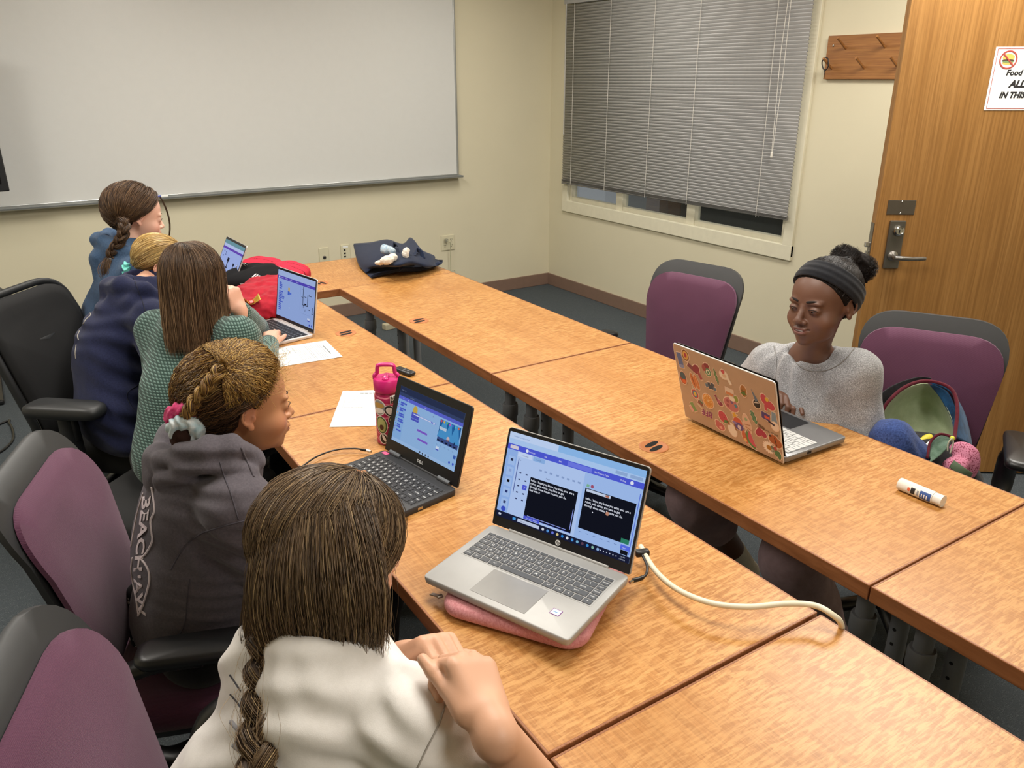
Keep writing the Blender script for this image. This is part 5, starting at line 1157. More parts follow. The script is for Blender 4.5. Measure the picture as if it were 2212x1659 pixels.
o1 = mb.build('green_lining', M_sage, None, smooth=True)
mb = MB(); cloth(mb, [[D2(2003, 824, 2.36), D2(2040, 838, 2.34), D2(2065, 865, 2.32), D2(2068, 900, 2.3), D2(2062, 945, 2.26)], [D2(2006, 824, 2.39), D2(2050, 842, 2.40), D2(2076, 880, 2.39), D2(2088, 925, 2.36), D2(2094, 962, 2.33)], [D2(2008, 826, 2.46), D2(2050, 850, 2.5), D2(2080, 890, 2.5), D2(2094, 935, 2.46), D2(2100, 975, 2.42)]], 6, thick=.003, wr=.003, f=50)
cloth(mb, [[D2(2010, 832, 2.365), D2(2032, 860, 2.36), D2(2056, 905, 2.325), D2(2062, 935, 2.285)], [D2(2015, 829, 2.355), D2(2048, 848, 2.34), D2(2066, 890, 2.31), D2(2064, 940, 2.275)]], 6, thick=.003)
o2 = mb.build('blue_side', M_dbl, None, smooth=True)
mb = MB(); cloth(mb, [[D2(1902, 890, 2.33), D2(1905, 852, 2.33), D2(1940, 828, 2.35), D2(1985, 815, 2.37), D2(2012, 817, 2.37)], [D2(1904, 892, 2.335), D2(1915, 868, 2.34), D2(1950, 838, 2.355), D2(1985, 826, 2.375), D2(2005, 826, 2.375)]], 6, thick=.004); o3 = mb.build('top_flap', M_dkn, None, smooth=True)
pip = MB().sweep(catmull([D2(1903, 892, 2.325), D2(1920, 866, 2.33), D2(1952, 838, 2.35), D2(1990, 824, 2.365), D2(2030, 828, 2.35), D2(2058, 845, 2.33), D2(2068, 880, 2.3), D2(2064, 930, 2.27), D2(2060, 950, 2.25)], 8), .0055, 8).build('zip_piping', M_mar, None, smooth=True)
# body of the bag under the opening
S = SDF(); S.K = .03
for u, v, D, r in ((1930, 960, 2.20, (.055, .06, .07)), (1925, 945, 2.24, (.06, .06, .05)), (1965, 985, 2.22, (.05, .05, .05))): S.ell(at(u, v, D), r)
c_ = at(1945, 965, 2.22); o4 = sdfobj('blue_mesh_front', S, c_-.17, c_+.17, .005, M_rbl, None, disp=lambda p: .005*wob(p, 55, 2))
S = SDF(); S.K = .02
for u, v, D, r in ((2076, 985, 2.22, (.030, .04, .042)), (2084, 1002, 2.22, (.030, .04, .05)), (2062, 1008, 2.18, (.034, .03, .028))): S.ell(at(u, v, D), r)
c_ = at(2070, 985, 2.2); o5 = sdfobj('pink_mesh_pocket', S, c_-.15, c_+.15, .004, M_pmesh, None, disp=lambda p: .003*wob(p, 80, 2))
S = SDF(); S.K = .03
for u, v, D, r in ((1990, 1010, 2.30, (.12, .12, .10)), (2040, 1040, 2.28, (.10, .10, .08)), (1950, 1020, 2.26, (.08, .10, .09))): S.ell(at(u, v, D), r)
c_ = at(1995, 1020, 2.3); o6 = sdfobj('bag_bottom', S, c_-.22, c_+.22, .006, M_dkn, None, disp=lambda p: .004*wob(p, 60, 2))
mb = MB(); cloth(mb, [[D2(2005, 985, 2.18), D2(2012, 955, 2.2), D2(2032, 940, 2.2), D2(2052, 945, 2.19)], [D2(2010, 990, 2.16), D2(2020, 970, 2.18), D2(2038, 955, 2.18), D2(2050, 955, 2.17)], [D2(2008, 1000, 2.15), D2(2022, 990, 2.16), D2(2038, 975, 2.16), D2(2046, 965, 2.16)]], 5, thick=.003); o7 = mb.build('green_flap', fabric('green_flap_cloth', '#4c6352', '#62796a', 500.), None, smooth=True)
p7 = MB().sweep(catmull([D2(2003, 990, 2.17), D2(2010, 955, 2.19), D2(2030, 938, 2.19), D2(2054, 943, 2.18)], 6), .004, 8).build('flap_piping', M_mar, None, smooth=True)
mb = MB(); mb.sweep(catmull([D2(2047, 975, 2.14), D2(2048, 958, 2.14), D2(2056, 948, 2.14), D2(2059, 958, 2.14), D2(2052, 980, 2.14)], 5), .0022, 6); mb.sphere(D2(2057, 947, 2.145), .007, 10, 1); o8 = mb.build('zip_cord', [plain('cord_grey', '#a3a08c', .6), plain('yellow_toggle', '#c9c840', .5)], None, smooth=True)
o9 = MB().sweep([D2(2056, 1002, 2.13), D2(2078, 1018, 2.13), D2(2096, 1030, 2.13)], .012, 8, asp=.2, up=-FW, pw=4.).build('olive_strap', plain('olive_webbing', '#4a5a42', .8), None, smooth=True)
keepall(RK, o1, o2, o3, pip, o4, o5, o6, o7, p7, o8, o9)
o = MB().sweep(catmull([D2(1985, 957, 2.25), D2(2000, 950, 2.26), D2(2010, 946, 2.27)], 4), [.012]*4+[.014]*4+[.007], 10).build('yellow_cloth', plain('bright_yellow', '#c9b92c', .6), None, smooth=True); tag(o, 'yellow cloth poking out of the open rucksack', 'cloth')
mb = MB(); cloth(mb, [[D2(1987, 970, 2.2), D2(2010, 950, 2.22)], [D2(1996, 990, 2.19), D2(2013, 975, 2.21)]], 4, thick=.001); o = mb.build('paper_slip', M_paper, None, smooth=True); tag(o, 'white paper slip sticking out of the open rucksack', 'paper')
# ------------------------------------------------------------ people
def hframe(az, pitch=0., roll=0.): return rotz(az-PI/2) @ rotx(pitch) @ roty(roll)
CC = A(0, -.012, .030); CR3 = A(.072, .092, .080)
def head(S, R, c, sc=1., nose=1., lips=1., full=1., eyes=.0032, smile=0.):
    S.at(R, c, sc)
    S.ell(CC, CR3, k=.02); S.ell((0, .036, .030), (.057, .046, .054), k=.02); S.ell((0, .033, -.030), (.056*full, .052, .060), k=.02)
    S.ell((0, .038, -.064), (.041*full, .042, .032), k=.02); S.ell((0, .070, -.086), (.017, .014, .013), k=.018)
    for s in (-1, 1):
        S.ell((s*.035, .050, -.034), (.025*full, .027, .024), k=.016); S.ell((s*.027, .0755, .016), (.021, .010, .006), k=.012)
    S.ell((0, .074, -.054), (.024, .017, .018), k=.016)
    for s in (-1, 1): S.ell((s*.030, .0925, -.001), (.017, .012, .011), k=.012, op='s')
    S.cap((0, .0825, .004), (0, .097, -.024), .006, .0075*nose, k=.008); S.ell((0, .099, -.0295), (.0095*nose, .0095, .008), k=.006)
    for s in (-1, 1): S.ell((s*.0105*nose, .0915, -.033), (.0065*nose, .0075, .006), k=.004); S.ell((s*.0052, .0985, -.0385), (.0026, .0036, .002), k=.002, op='s')
    for s in (-1, 1):
        S.ell((s*.030, .0725, -.002), (.0155, .0150, .0115), k=.004); S.ell((s*.030, .0895, -.0035), (.0120, .0055, eyes), k=.0025, op='s')
    S.ell((0, .0905, -.0510), (.021, .0065, .0045*lips), k=.004); S.ell((0, .0895, -.0605), (.018, .007, .0055*lips), k=.004)
    if smile:
        S.ell((0, .098, -.0562), (.0185, .011, .0016+.0022*smile), k=.0025, op='s')
        for s in (-1, 1): S.ell((s*.022, .088, -.0525), (.006, .008, .0014), k=.002, op='s')
    else: S.ell((0, .098, -.0560), (.020, .0095, .0011), k=.002, op='s')
    for s in (-1, 1):
        Re = rotz(s*.38) @ rotx(-.15); Q = Re @ roty(PI/2)
        S.ell((s*.0700, -.006, -.004), (.007, .013, .022), R=Re, k=.006)
        S.tor((s*.0765, -.009, .002), .0190, .0125, .0032, R=Q, k=.003); S.ell((s*.0755, -.003, -.0235), (.0045, .007, .008), R=Re, k=.004)
        S.ell((s*.0795, -.007, .000), (.0042, .0080, .0125), R=Re, k=.003, op='s'); S.ell((s*.0745, .003, -.006), (.0035, .004, .006), k=.003)
    S.at()
def loc(R, c, sc, P): return ((np.asarray(P)-c) @ R)/sc
def skincol(base, heads, lipc, cheek=None):
    def f(V):
        C = np.tile(A(hx(base)), (len(V), 1)); C *= (1+.05*wob(V, 60, 2))[:, None]
        R, c, sc = heads; q = loc(R, c, sc, V); L = A(hx(lipc))
        w = np.clip(1.2-np.sqrt((q[:, 0]/.021)**2+((q[:, 2]+.0558)/.0088)**2)*1.1, 0, 1)*(q[:, 1] > .07); w = np.clip(w*2.5, 0, 1)
        C = C*(1-w[:, None])+L*w[:, None]
        if cheek is not None:
            K_ = A(hx(cheek))
            for s in (-1, 1):
                w = np.exp(-(((q-A(s*.043, .055, -.034))/A(.02, .03, .018))**2).sum(1))*.6
                C = C*(1-w[:, None])+K_*w[:, None]
            w = np.exp(-(((abs(q)-A(.077, .006, .004))/A(.012, .015, .025))**2).sum(1))*.5; C = C*(1-w[:, None])+K_*w[:, None]
        return np.clip(C, 0, 1)
    return f
M_skin = attrmat('skin', .48, .45, .12, 600, .0004); M_hair = None
def hairmat():
    t = NT('hair'); t.set(.42, 0, .35); a = t.add('ShaderNodeAttribute', attribute_name='Col'); t.base(a.outputs['Color']); return t.m
M_hair = hairmat(); M_hcap = attrmat('hair_under', .75, .15, .8, 900, .001)
M_eyew = plain('eye_white', '#d8d2ca', .2); M_iris = plain('dark_iris', '#1c100b', .15)
def face_parts(par, R, c, sc, brow, look=(0, 0), lash=True, sides=(-1, 1), teeth=False, browt=.0024):
    for s in sides:
        e = loc_w(R, c, sc, (s*.030, .0725, -.002)); mb = MB(); mb.sphere(e, .0129*sc, 20)
        o = mb.build('eye', M_eyew, par, smooth=True)
        d = R @ unit(A(look[0], 1, look[1])); mb = MB(); x = unit(np.cross(d, R @ A(0, 0, 1))); mb.lathe([(.0, .0131), (.003, .0130), (.0058, .0119), (.0, .0119)][::-1], 20, R=frame(x, np.cross(d, x), d)*sc, t=e); mb.build('iris', M_iris, o, smooth=True)
        bp_ = [(.012, .0895, .0190), (.020, .0892, .0210), (.029, .0862, .0222), (.038, .0795, .0212), (.046, .070, .0180)]
        MB().sweep(catmull([loc_w(R, c, sc, (s*x_, y_-.0015, z_)) for x_, y_, z_ in bp_], 4), np.array([.5, .8, .95, 1, 1, 1, 1, 1, 1, 1, .95, .9, .8, .7, .55, .4, .2])*browt*sc, 6, asp=.5, up=R @ A(0, 1, .1)).build('eyebrow', M_brow(brow), par, smooth=True)
        if lash:
            lp = [(.0175, .0835, -.0015), (.023, .0880, .0015), (.030, .0893, .0025), (.037, .0865, .0015), (.0425, .0810, -.0015)]
            MB().sweep(catmull([loc_w(R, c, sc, (s*x_, y_, z_)) for x_, y_, z_ in lp], 4), .0010*sc, 5, up=R @ A(0, 1, .1)).build('eyelashes', M_brow(brow), par, smooth=True)
    if teeth: MB().box(loc_w(R, c, sc, (0, .0885, -.0552)), (.024*sc, .006*sc, .0062*sc), R=R, bev=.002*sc).build('teeth', plain('teeth', '#d9d4c8', .3), par, auto=60)
def loc_w(R, c, sc, p): return R @ (A(p)*sc)+c
def M_brow(c): return plain('brow_'+c.strip('#'), c, .8)
def haircap(par, R, c, sc, col, grow=.007, lo=-.066, front=.018, name='hair_base'):
    S = SDF(); S.K = .006; S.at(R, c, sc); S.ell(CC, CR3+grow, k=.01)
    S.plane(unit(A(0, .9, -.75))*front/1.17, (0, .9, -.75), k=.006)
    for s_ in (-1, 1): S.ell((s_*.085, -.008, -.004), (.022, .021, .027), k=.004, op='s')
    S.box((0, .10, -.105), (.2, .122, .1), .004, k=.006, op='s'); S.plane((0, 0, lo), (0, 0, -1), k=.006)
    C = c+R @ (CC*sc); r = .13*sc
    return sdfobj(name, S, C-r, C+r, .0034, M_hcap, par, disp=lambda p: .0008*wob(p, 300, 4), col=lambda V: np.tile(A(hx(col)), (len(V), 1))*(1+.3*wob(V, 90, 5))[:, None])
def strands(name, P, r, C, par, taper=True, mat=None):
    P = np.asarray(P, float); n, m = P.shape[:2]; T = np.gradient(P, axis=1); T /= np.linalg.norm(T, axis=2)[..., None]+1e-12
    ref = np.tile(FW+A(.01, .02, .03), (n, m, 1)); X = np.cross(T, ref); X /= np.linalg.norm(X, axis=2)[..., None]+1e-12; Y = np.cross(X, T)
    r = np.broadcast_to(np.asarray(r, float).reshape(-1, 1) if not np.isscalar(r) else r, (n, m)).copy()
    if taper: r *= np.clip(np.minimum(np.linspace(1, 0, m)*5+.15, 1), 0, 1)
    V = np.stack([P+r[..., None]*(math.cos(a)*X+math.sin(a)*Y) for a in (PI/2, PI/2+2*PI/3, PI/2+4*PI/3)], 2).reshape(-1, 3)
    b = (np.arange(n)[:, None]*m+np.arange(m-1))*3; Q = []
    for k in range(3): k2 = (k+1) % 3; Q.append(np.stack([b+k, b+k2, b+3+k2, b+3+k], -1).reshape(-1, 4))
    C = np.asarray(C, float); C = np.broadcast_to(C[:, None] if C.ndim == 2 else C, (n, m, 3)); C = np.repeat(C.reshape(-1, 3), 3, 0)
    return meshobj(name, V, np.concatenate(Q), mat or M_hair, par, True, col=np.clip(C, 0, 1))
def tones(n, cs, ws=None, var=.13):
    c = np.array([hx(q) for q in cs]); i = rng.choice(len(cs), n, p=ws); j = rng.choice(len(cs), n, p=ws); t = rng.uniform(0, 1, (n, 1)); return (c[i]*t+c[j]*(1-t))*(1+rng.normal(0, var, (n, 1)))
def onskull(n, R, c, sc, mask, grow=0.):
    out = []
    while len(out) < n:
        d = rng.normal(size=(4000, 3)); d /= np.linalg.norm(d, axis=1)[:, None]; p = CC+d*CR3; k = mask(p); out += list(d[k])
    return np.array(out[:n])
def hairmask(p, front=.018, lo=-.06): return (p[:, 1]*.9-p[:, 2]*.75 < front) & ~((p[:, 2] < .006) & (p[:, 1] > -.024)) & (p[:, 2] > lo)
def slerp(a, b, t):
    w = np.arccos(np.clip((a*b).sum(-1), -1, 1))[:, None]; s = np.sin(w)+1e-6
    return (np.sin((1-t)*w)/s)[..., None]*a[:, None]+(np.sin(t*w)/s)[..., None]*b[None, None] if b.ndim == 1 else (np.sin((1-t)*w)/s)[..., None]*a[:, None]+(np.sin(t*w)/s)[..., None]*b[:, None]
def combed(n, m, R, c, sc, gather, mask, h0=.006, vol=.010, thick=.006, wave=.001, wf=3., via=None, clump=0, gr=.012, ears=True):
    """hair combed over the skull towards a gathering point given in world coordinates"""
    d = onskull(n, R, c, sc, mask); g = (loc(R, c, sc, gather)-CC)/CR3; gl = np.linalg.norm(g); g = g/gl
    t = np.linspace(0, 1, m)[None]
    if via is not None:
        v = unit(A(via)); side = np.sign(d[:, :1]); 
    D = slerp(d, g, t*np.ones((n, 1))); D /= np.linalg.norm(D, axis=2)[..., None]
    lay = rng.uniform(0, 1, (n, 1)); hgt = h0+thick*lay+vol*np.sin(PI*np.clip(t, 0, 1))**.8
    rad_ = 1+0*t; P = CC+D*CR3*rad_[..., None]+D*hgt[..., None]
    e = np.clip((t-.7)/.3, 0, 1)**2; G = (loc(R, c, sc, gather)+rng.normal(0, gr, (n, 3))*A(1, .5, 1))[:, None]; P = P*(1-e[..., None])+G*e[..., None]
    q = np.repeat(rng.normal(size=(max(1, n//clump), 4)), clump, 0)[:n] if clump else rng.normal(size=(n, 4))
    if len(q) < n: q = np.concatenate([q, rng.normal(size=(n-len(q), 4))])
    X = np.cross(D, np.gradient(D, axis=1)); X /= np.linalg.norm(X, axis=2)[..., None]+1e-9
    am = wave*(.6+.6*abs(q[:, 3:4])); env = np.sin(PI*np.clip(t*1.1, 0, 1))**.5
    P += X*(am*env*np.sin(2*PI*wf*t*(1+.15*q[:, :1])+q[:, 1:2]*3))[..., None]+D*(am*.7*env*np.cos(2*PI*wf*t*(1+.15*q[:, 2:3])+q[:, 1:2]*5))[..., None]
    if ears:
        q = (abs(P[..., 0:1]) > .055) & (ears != 2); e = ((P[..., 1]+.006)/.019)**2+((P[..., 2]+.004)/.024)**2 < 1; bad = ((e & q[..., 0]) | ((P[..., 1] > .008) & (P[..., 2] < (.004 if ears != 2 else .020)) & (abs(P[..., 0]) > .03))).any(1); good = np.nonzero(~bad)[0]; sw = good[rng.integers(0, len(good), n)]; k = np.where(bad, sw, np.arange(n)); P = P[k]+bad[:, None, None]*rng.normal(0, .0012, (n, 1, 3)); d = d[k]
    return (P*sc) @ R.T+c, d, lay[:, 0]
def braid(name, path, w, par, cs, ws=None, pitch=1.75, n=70, side=None, r=.0006, tap=.6, dep=.32):
    path = catmull(path, 10); seg = np.linalg.norm(np.diff(path, axis=0), axis=1); L = np.concatenate([[0], np.cumsum(seg)]); N = max(24, int(L[-1]/(w*.11)))
    s = np.linspace(0, L[-1], N); P = np.stack([np.interp(s, L, path[:, i]) for i in range(3)], 1); T = np.gradient(P, axis=0); T /= np.linalg.norm(T, axis=1)[:, None]
    side = RT if side is None else side; X = side-T*(T@side)[:, None]; X /= np.linalg.norm(X, axis=1)[:, None]; Y = np.cross(X, T); W = w*np.linspace(1, tap, N)
    ph = np.cumsum(np.concatenate([[0], np.diff(s)])/W)*2*PI/(pitch*1.2); PS = []; CS = []; core = MB()
    for k in range(3):
        f = ph+k*2*PI/3; c_ = P+X*(W*.27*np.sin(f))[:, None]+Y*(W*dep*.62*np.sin(2*f))[:, None]
        core.sweep(c_, W*.19, 8)
        a = rng.uniform(0, 2*PI, n); q = np.sqrt(rng.uniform(.45, 1, n)); tc = np.gradient(c_, axis=0); tc /= np.linalg.norm(tc, axis=1)[:, None]
        x2 = np.cross(tc, Y); x2 /= np.linalg.norm(x2, axis=1)[:, None]; y2 = np.cross(x2, tc); tw = .35*np.sin(f*1.)[None]
        off = (np.cos(a[:, None]+tw)*q[:, None])[..., None]*x2*(W*.23)[:, None]+(np.sin(a[:, None]+tw)*q[:, None])[..., None]*y2*(W*.23)[:, None]
        PS.append(c_[None]+off+rng.normal(0, w*.012, (n, 1, 3))); CS.append(tones(n, cs, ws))
    b = core.build(name, plain('braid_core_'+cs[0].strip('#'), cs[0], .7), par, smooth=True)
    strands('braid_strands', np.concatenate(PS), r, np.concatenate(CS), b, taper=False); return b
# ---- bodies
def hand(S, W, d, n, side, size=1., curl=(.5, .6, .4), thumb=(.6, .2), per=None, spread=.0):
    """W wrist, d towards the knuckles, n back-of-hand normal, side: +1 thumb on cross(n,d) side"""
    d = unit(d); n = unit(n-d*(n@d)); x = np.cross(n, d)*side; F = frame(x, d, n); S.at(F, W, size); kk = .0035
    S.cap((0, -.02, 0), (0, .012, 0), .021, .021, k=.012)
    for bx, by in ((.024, .074), (.008, .079), (-.008, .077), (-.023, .070)): S.cap((bx*.5, .006, 0), (bx, by-.008, 0), .0125, .0095, k=.010)
    S.box((0, .040, -.001), (.030, .034, .011), .010, k=.008)
    S.ell((.024, .028, -.008), (.013, .026, .011), k=.01)
    Ls = ((.034, .021, .017), (.038, .024, .018), (.035, .022, .017), (.027, .017, .015)); B = ((.024, .072), (.008, .077), (-.008, .075), (-.023, .068))
    for i in range(4):
        cu = curl if per is None or per[i] is None else per[i]; a = 0; p = A(B[i][0], B[i][1], 0); rr = (.0088, .0078, .0070, .0062); sp = spread*(1.5-i)*.12
        if i == 3: rr = (.0078, .0068, .0062, .0055)
        for j in range(3):
            a += cu[j]; q = p+Ls[i][j]*A(math.sin(sp)*math.cos(a), math.cos(sp)*math.cos(a), -math.sin(a)); S.cap(p, q, rr[j], rr[j+1], k=kk if j else .005); p = q
    p0 = A(.024, .018, -.006); a0, a1 = thumb; p1 = p0+.034*A(math.sin(a0), math.cos(a0), -.35); p2 = p1+.026*A(math.sin(a0-a1), math.cos(a0-a1), -.30); p3 = p2+.019*A(math.sin(a0-2*a1), math.cos(a0-2*a1), -.25)
    S.cap(p0, p1, .012, .0095, k=.008); S.cap(p1, p2, .0093, .0085, k=kk); S.cap(p2, p3, .0085, .0070, k=kk); S.at()
    return lambda p: F @ (A(p)*size)+W
def folds(cs):
    """sum of ripples: each (centre, direction across the folds, wavelength, amplitude, radius)"""
    def f(p):
        o = np.zeros(len(p))
        for c, d, wl, am, r in cs:
            q = p-c; o += am*np.sin(2*PI*(q@unit(d))/wl+2.*wob(p, 14/r*.1, 3))*np.exp(-(q*q).sum(1)/(r*r))
        return o
    return f
def bbox(pts, m): P = A(pts).reshape(-1, 3); return P.min(0)-m, P.max(0)+m
def PX(u, v, D): return at(u, v, D)

def anchor(root):
    bpy.context.view_layer.update(); inv = root.matrix_world.inverted()
    for o in COL.objects:
        if o.parent == root: o.matrix_parent_inverse = inv
    return root
def raycast_decal(obj, verts2d, F, mats, name, par, lift=.0012):
    """lays flat artwork, given by picture directions, on the cloth surface it is printed on"""
    from mathutils.bvhtree import BVHTree
    dg = bpy.context.evaluated_depsgraph_get(); bvh = BVHTree.FromPolygons([tuple(v.co) for v in obj.data.vertices], [tuple(p.vertices) for p in obj.data.polygons])
    V = []; ok = []
    for u, v in verts2d:
        h = bvh.ray_cast(Vector(CP), Vector(ray(u, v))); ok.append(h[0] is not None); V.append(A(h[0])+A(h[1])*lift if h[0] is not None else A(0, 0, 0))
    F = [f for f in F if all(ok[i] for i in f) and max(np.linalg.norm(V[f[i]]-V[f[i-1]]) for i in range(len(f))) < .12]
    return meshobj(name, V, F, mats, par, False) if F else None
def sewn(obj, P, r, mat, name, par):
    from mathutils.bvhtree import BVHTree
    bvh = BVHTree.FromPolygons([tuple(v.co) for v in obj.data.vertices], [tuple(p.vertices) for p in obj.data.polygons]); out = []
    for u, v in catmull(P, 8)[:, :2] if len(P) > 1 else P:
        h = bvh.ray_cast(Vector(CP), Vector(ray(u, v)))
        if h[0] is not None: out.append(A(h[0])+A(h[1])*.0005)
    return MB().sweep(out, r, 6).build(name, mat, par, smooth=True) if len(out) > 3 else None
def knit(name, c1, c2, sc, dist=.002):
    t = NT(name); t.set(.9, 0, .15, .2); tc = t.add('ShaderNodeTexCoord'); V = []
    for dr in ('X', 'Z'):
        w = t.add('ShaderNodeTexWave', wave_type='BANDS', bands_direction=dr); w.inputs['Scale'].default_value = sc; w.inputs['Distortion'].default_value = .6; w.inputs['Detail'].default_value = 1; t.l(tc.outputs['Object'], w.inputs['Vector']); V.append(w.outputs['Color'])
    h = t.mix(1., V[0], V[1], 'MULTIPLY'); t.base(t.ramp(h, [(.0, c1), (.45, c2)])); t.bump(h, .9, dist); return t.m
def heather():
    t = NT('heather_grey_knit'); t.set(.95, 0, .15, .2); n = t.noise(t.coord(), 420., 3., .75); m = t.noise(t.coord(), 130., 3., .6)
    t.base(t.mix(t.ramp(m, [(.35, (.1,)*3), (.65, (.5,)*3)]), t.ramp(n, [(.36, '#5c5c5d'), (.5, '#8d8d8e'), (.64, '#c8c8c9')]), '#949495')); t.bump(n, .3, .0008); return t.m
M_white_t = fabric('white_jersey', '#e2dfda', '#ebe8e4', 800., mottle=30., strength=.15)
M_greyh = fabric('grey_fleece', '#514c52', '#5d585e', 700., mottle=200.)
M_navyh = fabric('navy_fleece', '#161a34', '#1f2442', 700., mottle=200.); M_blueh = fabric('blue_fleece', '#30445e', '#3f5672', 700., mottle=150.)
M_green = knit('green_waffle_knit', '#2b403a', '#68827a', 38.); M_gsw = heather()
M_blackc = fabric('black_leggings', '#0c0c0e', '#15151a', 700.); M_mauve = fabric('mauve_trousers', '#988082', '#a98f91', 600., mottle=20.)
def leg(S, hip, knee, ankle, r=(.085, .06, .045), k=.04): S.chain([hip, knee, ankle], r, k=k)
def shoes(par, P, az, mat, name='shoe'):
    for p in P:
        S = SDF(); S.K = .02; d = A(math.cos(az), math.sin(az), 0); p = A(p[0], p[1], .045); S.ell(p, (.045, .045, .045)); S.ell(p+d*.07-A(0, 0, .012), (.05, .05, .03)); S.ell(p+d*.13-A(0, 0, .018), (.042, .042, .025)); S.plane((0, 0, .003), (0, 0, -1), k=.004)
        lo, hi = bbox([p, p+d*.15], .08); sdfobj(name, S, lo, hi, .006, mat, par)
M_shoe = plain('dark_shoe', '#1a1a1c', .6); M_shoew = plain('white_shoe', '#a9a7a2', .6)

# ================= white T-shirt, long plait =================
def personA():
    D0 = 1.06; c = PX(718, 1188, D0); az = rad(36); R = hframe(rad(1), -.26, .05); sc = .98
    root = empty('person', (-3.74, -4.60, .46), 0, 'person with a long plait and white T-shirt facing the silver laptop', 'person')
    SR = PX(905, 1560, .93); SL = PX(585, 1440, 1.06); N = (SR*.45+SL*.55)+A(.0, .0, .045); PV = A(-3.79, -4.62, .54)
    ER = onz(1215, 1770, .735); WR = PX(1068, 1585, .845); EL = PX(800, 1560, 1.22); WL = PX(868, 1425, 1.10)
    S = SDF(); head(S, R, c, sc, full=1.06); S.cap(loc_w(R, c, sc, (0, -.022, -.04)), N+A(0, 0, .01), .039, .040, k=.014)
    S.cap(SR, SL, .045, k=.04); S.cap(N, N*.65+PV*.35, .05, .06, k=.03)
    S.chain([SR, ER, WR], [.040, .036, .0245], k=.02); S.chain([SL, EL, WL], [.040, .034, .024], k=.02)
    for s in (-1, 1): S.cap(PV, PV+A(.05, s*.08, 0), .08)
    # right hand: loose fist meeting the left; left: fist with thumb on top
    kR = PX(1010, 1462, .90); dR = unit(PX(1035, 1490, .875)-WR); 
    hand(S, WR+dR*.012, dR, unit(-FW*.75+UPV*.25+RT*.65), 1, .98, curl=(1.15, 1.3, .8), thumb=(.15, -.05))
    dL = unit(PX(925, 1395, 1.07)-WL); hand(S, WL+dL*.008, dL, unit(UPV*.8-FW*.2+RT*.4), 1, .98, curl=(1.2, 1.3, .9), thumb=(.35, .25))
    lo, hi = bbox([c+A(.0, .0, .1), SR, SL, ER, WR, WL, EL, PV, PX(1010, 1440, .9), PX(950, 1400, 1.06)], .10)
    sdfobj('body', S, lo, hi, .003, M_skin, root, col=skincol('#d2a284', (R, c, sc), '#b0655c', '#d08a76'))
    # shirt
    S = SDF(); S.K = .05; S.chain([N-A(0, 0, .01), N*.5+PV*.5, PV+A(0, 0, .03)], [.078, .12, .13], k=.05)
    S.cap(SR+A(0, 0, -.012), SL+A(0, 0, -.012), .060, k=.03); B1 = -A(math.cos(az), math.sin(az), 0)
    mid = (SR+SL)/2; S.ell(mid+A(0, 0, -.13)+B1*.02, (.115, .135, .15), R=rotz(az), k=.05); S.ell(mid*.5+PV*.5+B1*.05, (.125, .155, .17), R=rotz(az), k=.06); S.ell(PV+A(0, 0, .03), (.14, .17, .10), R=rotz(az), k=.05)
    S.cap(N+A(0, 0, -.005), mid+B1*.045, .058, .07, k=.04); S.cap(N+A(0, 0, -.005), SR, .047, .045, k=.03); S.cap(N+A(0, 0, -.005), SL, .047, .045, k=.03)
    SE = SR+(ER-SR)*.62; S.cap(SR, SE, .058, .054, k=.03); S.cap(SL, SL+(EL-SL)*.6, .058, .052, k=.03)
    S.cap(SR+(ER-SR)*.60, SR+(ER-SR)*1.0, .045, .043, k=.003, op='s'); S.plane(SR+(ER-SR)*.66, ER-SR, k=.002) if 0 else None
    S.cap(N+A(.012, .01, .035), N+A(.02, .015, .12), .044, .056, k=.022, op='s')
    fd = folds([(SR, A(.3, -.4, .8), .035, .003, .12), (mid+B1*.1, A(.5, .5, 1), .05, .003, .15), (SR+(ER-SR)*.4, ER-SR, .028, .003, .08), (SL, A(.2, .6, .6), .04, .003, .12)])
    lo, hi = bbox([SR, SL, SE, PV, mid], .20)
    sh = sdfobj('t_shirt', S, lo, hi, .004, M_white_t, root, disp=lambda p: .0018*wob(p, 22, 6)+.0012*wob(p, 75, 2)+.0022*np.sin(p@A(60, -35, 28)+2*wob(p, 18, 9))*np.clip(wob(p, 12, 4), 0, 1)+fd(p))
    sewn(sh, [(966, 1508), (950, 1560), (925, 1610), (902, 1659), (890, 1690)], .0011, plain('seam_grey', '#a8a39c', .9), 'shoulder_seam', sh)
    pg, dk = plain('pale_print_grey', '#9a9aa0', .8), plain('dark_print', '#4a4a52', .8)
    for P, r_, m_ in (([(497, 1458), (508, 1474), (520, 1492)], .0012, dk), ([(498, 1500), (515, 1520), (530, 1545)], .0012, dk), ([(500, 1560), (520, 1580), (545, 1600)], .003, pg), ([(505, 1610), (530, 1630)], .003, pg)): sewn(sh, P, r_, m_, 'back_print', sh)
    # trousers and legs
    S = SDF(); S.K = .04; hd = A(math.cos(.25), math.sin(.25), 0)
    for s in (-1, 1): n = A(-hd[1], hd[0], 0); leg(S, PV+n*s*.08, PV+n*s*.10+hd*.36+A(0, 0, .0), A(*(PV+n*s*.11+hd*.40)[:2], .10), (.09, .068, .05))
    lo, hi = bbox([PV, PV+hd*.5, A(*PV[:2], .05)], .18); sdfobj('trousers', S, lo, hi, .007, M_blackc, root)
    n = A(-hd[1], hd[0], 0); shoes(root, [PV+n*.11+hd*.40, PV-n*.11+hd*.40], .25, M_shoe)
    # hair
    haircap(root, R, c, sc, '#33241a', grow=.007, lo=-.075, front=-.006); g = PX(588, 1388, 1.02); cs = ['#3d2f23', '#584634', '#745e46', '#937b5b', '#b1976e']
    mk = lambda p: hairmask(p, -.002, -.07) 
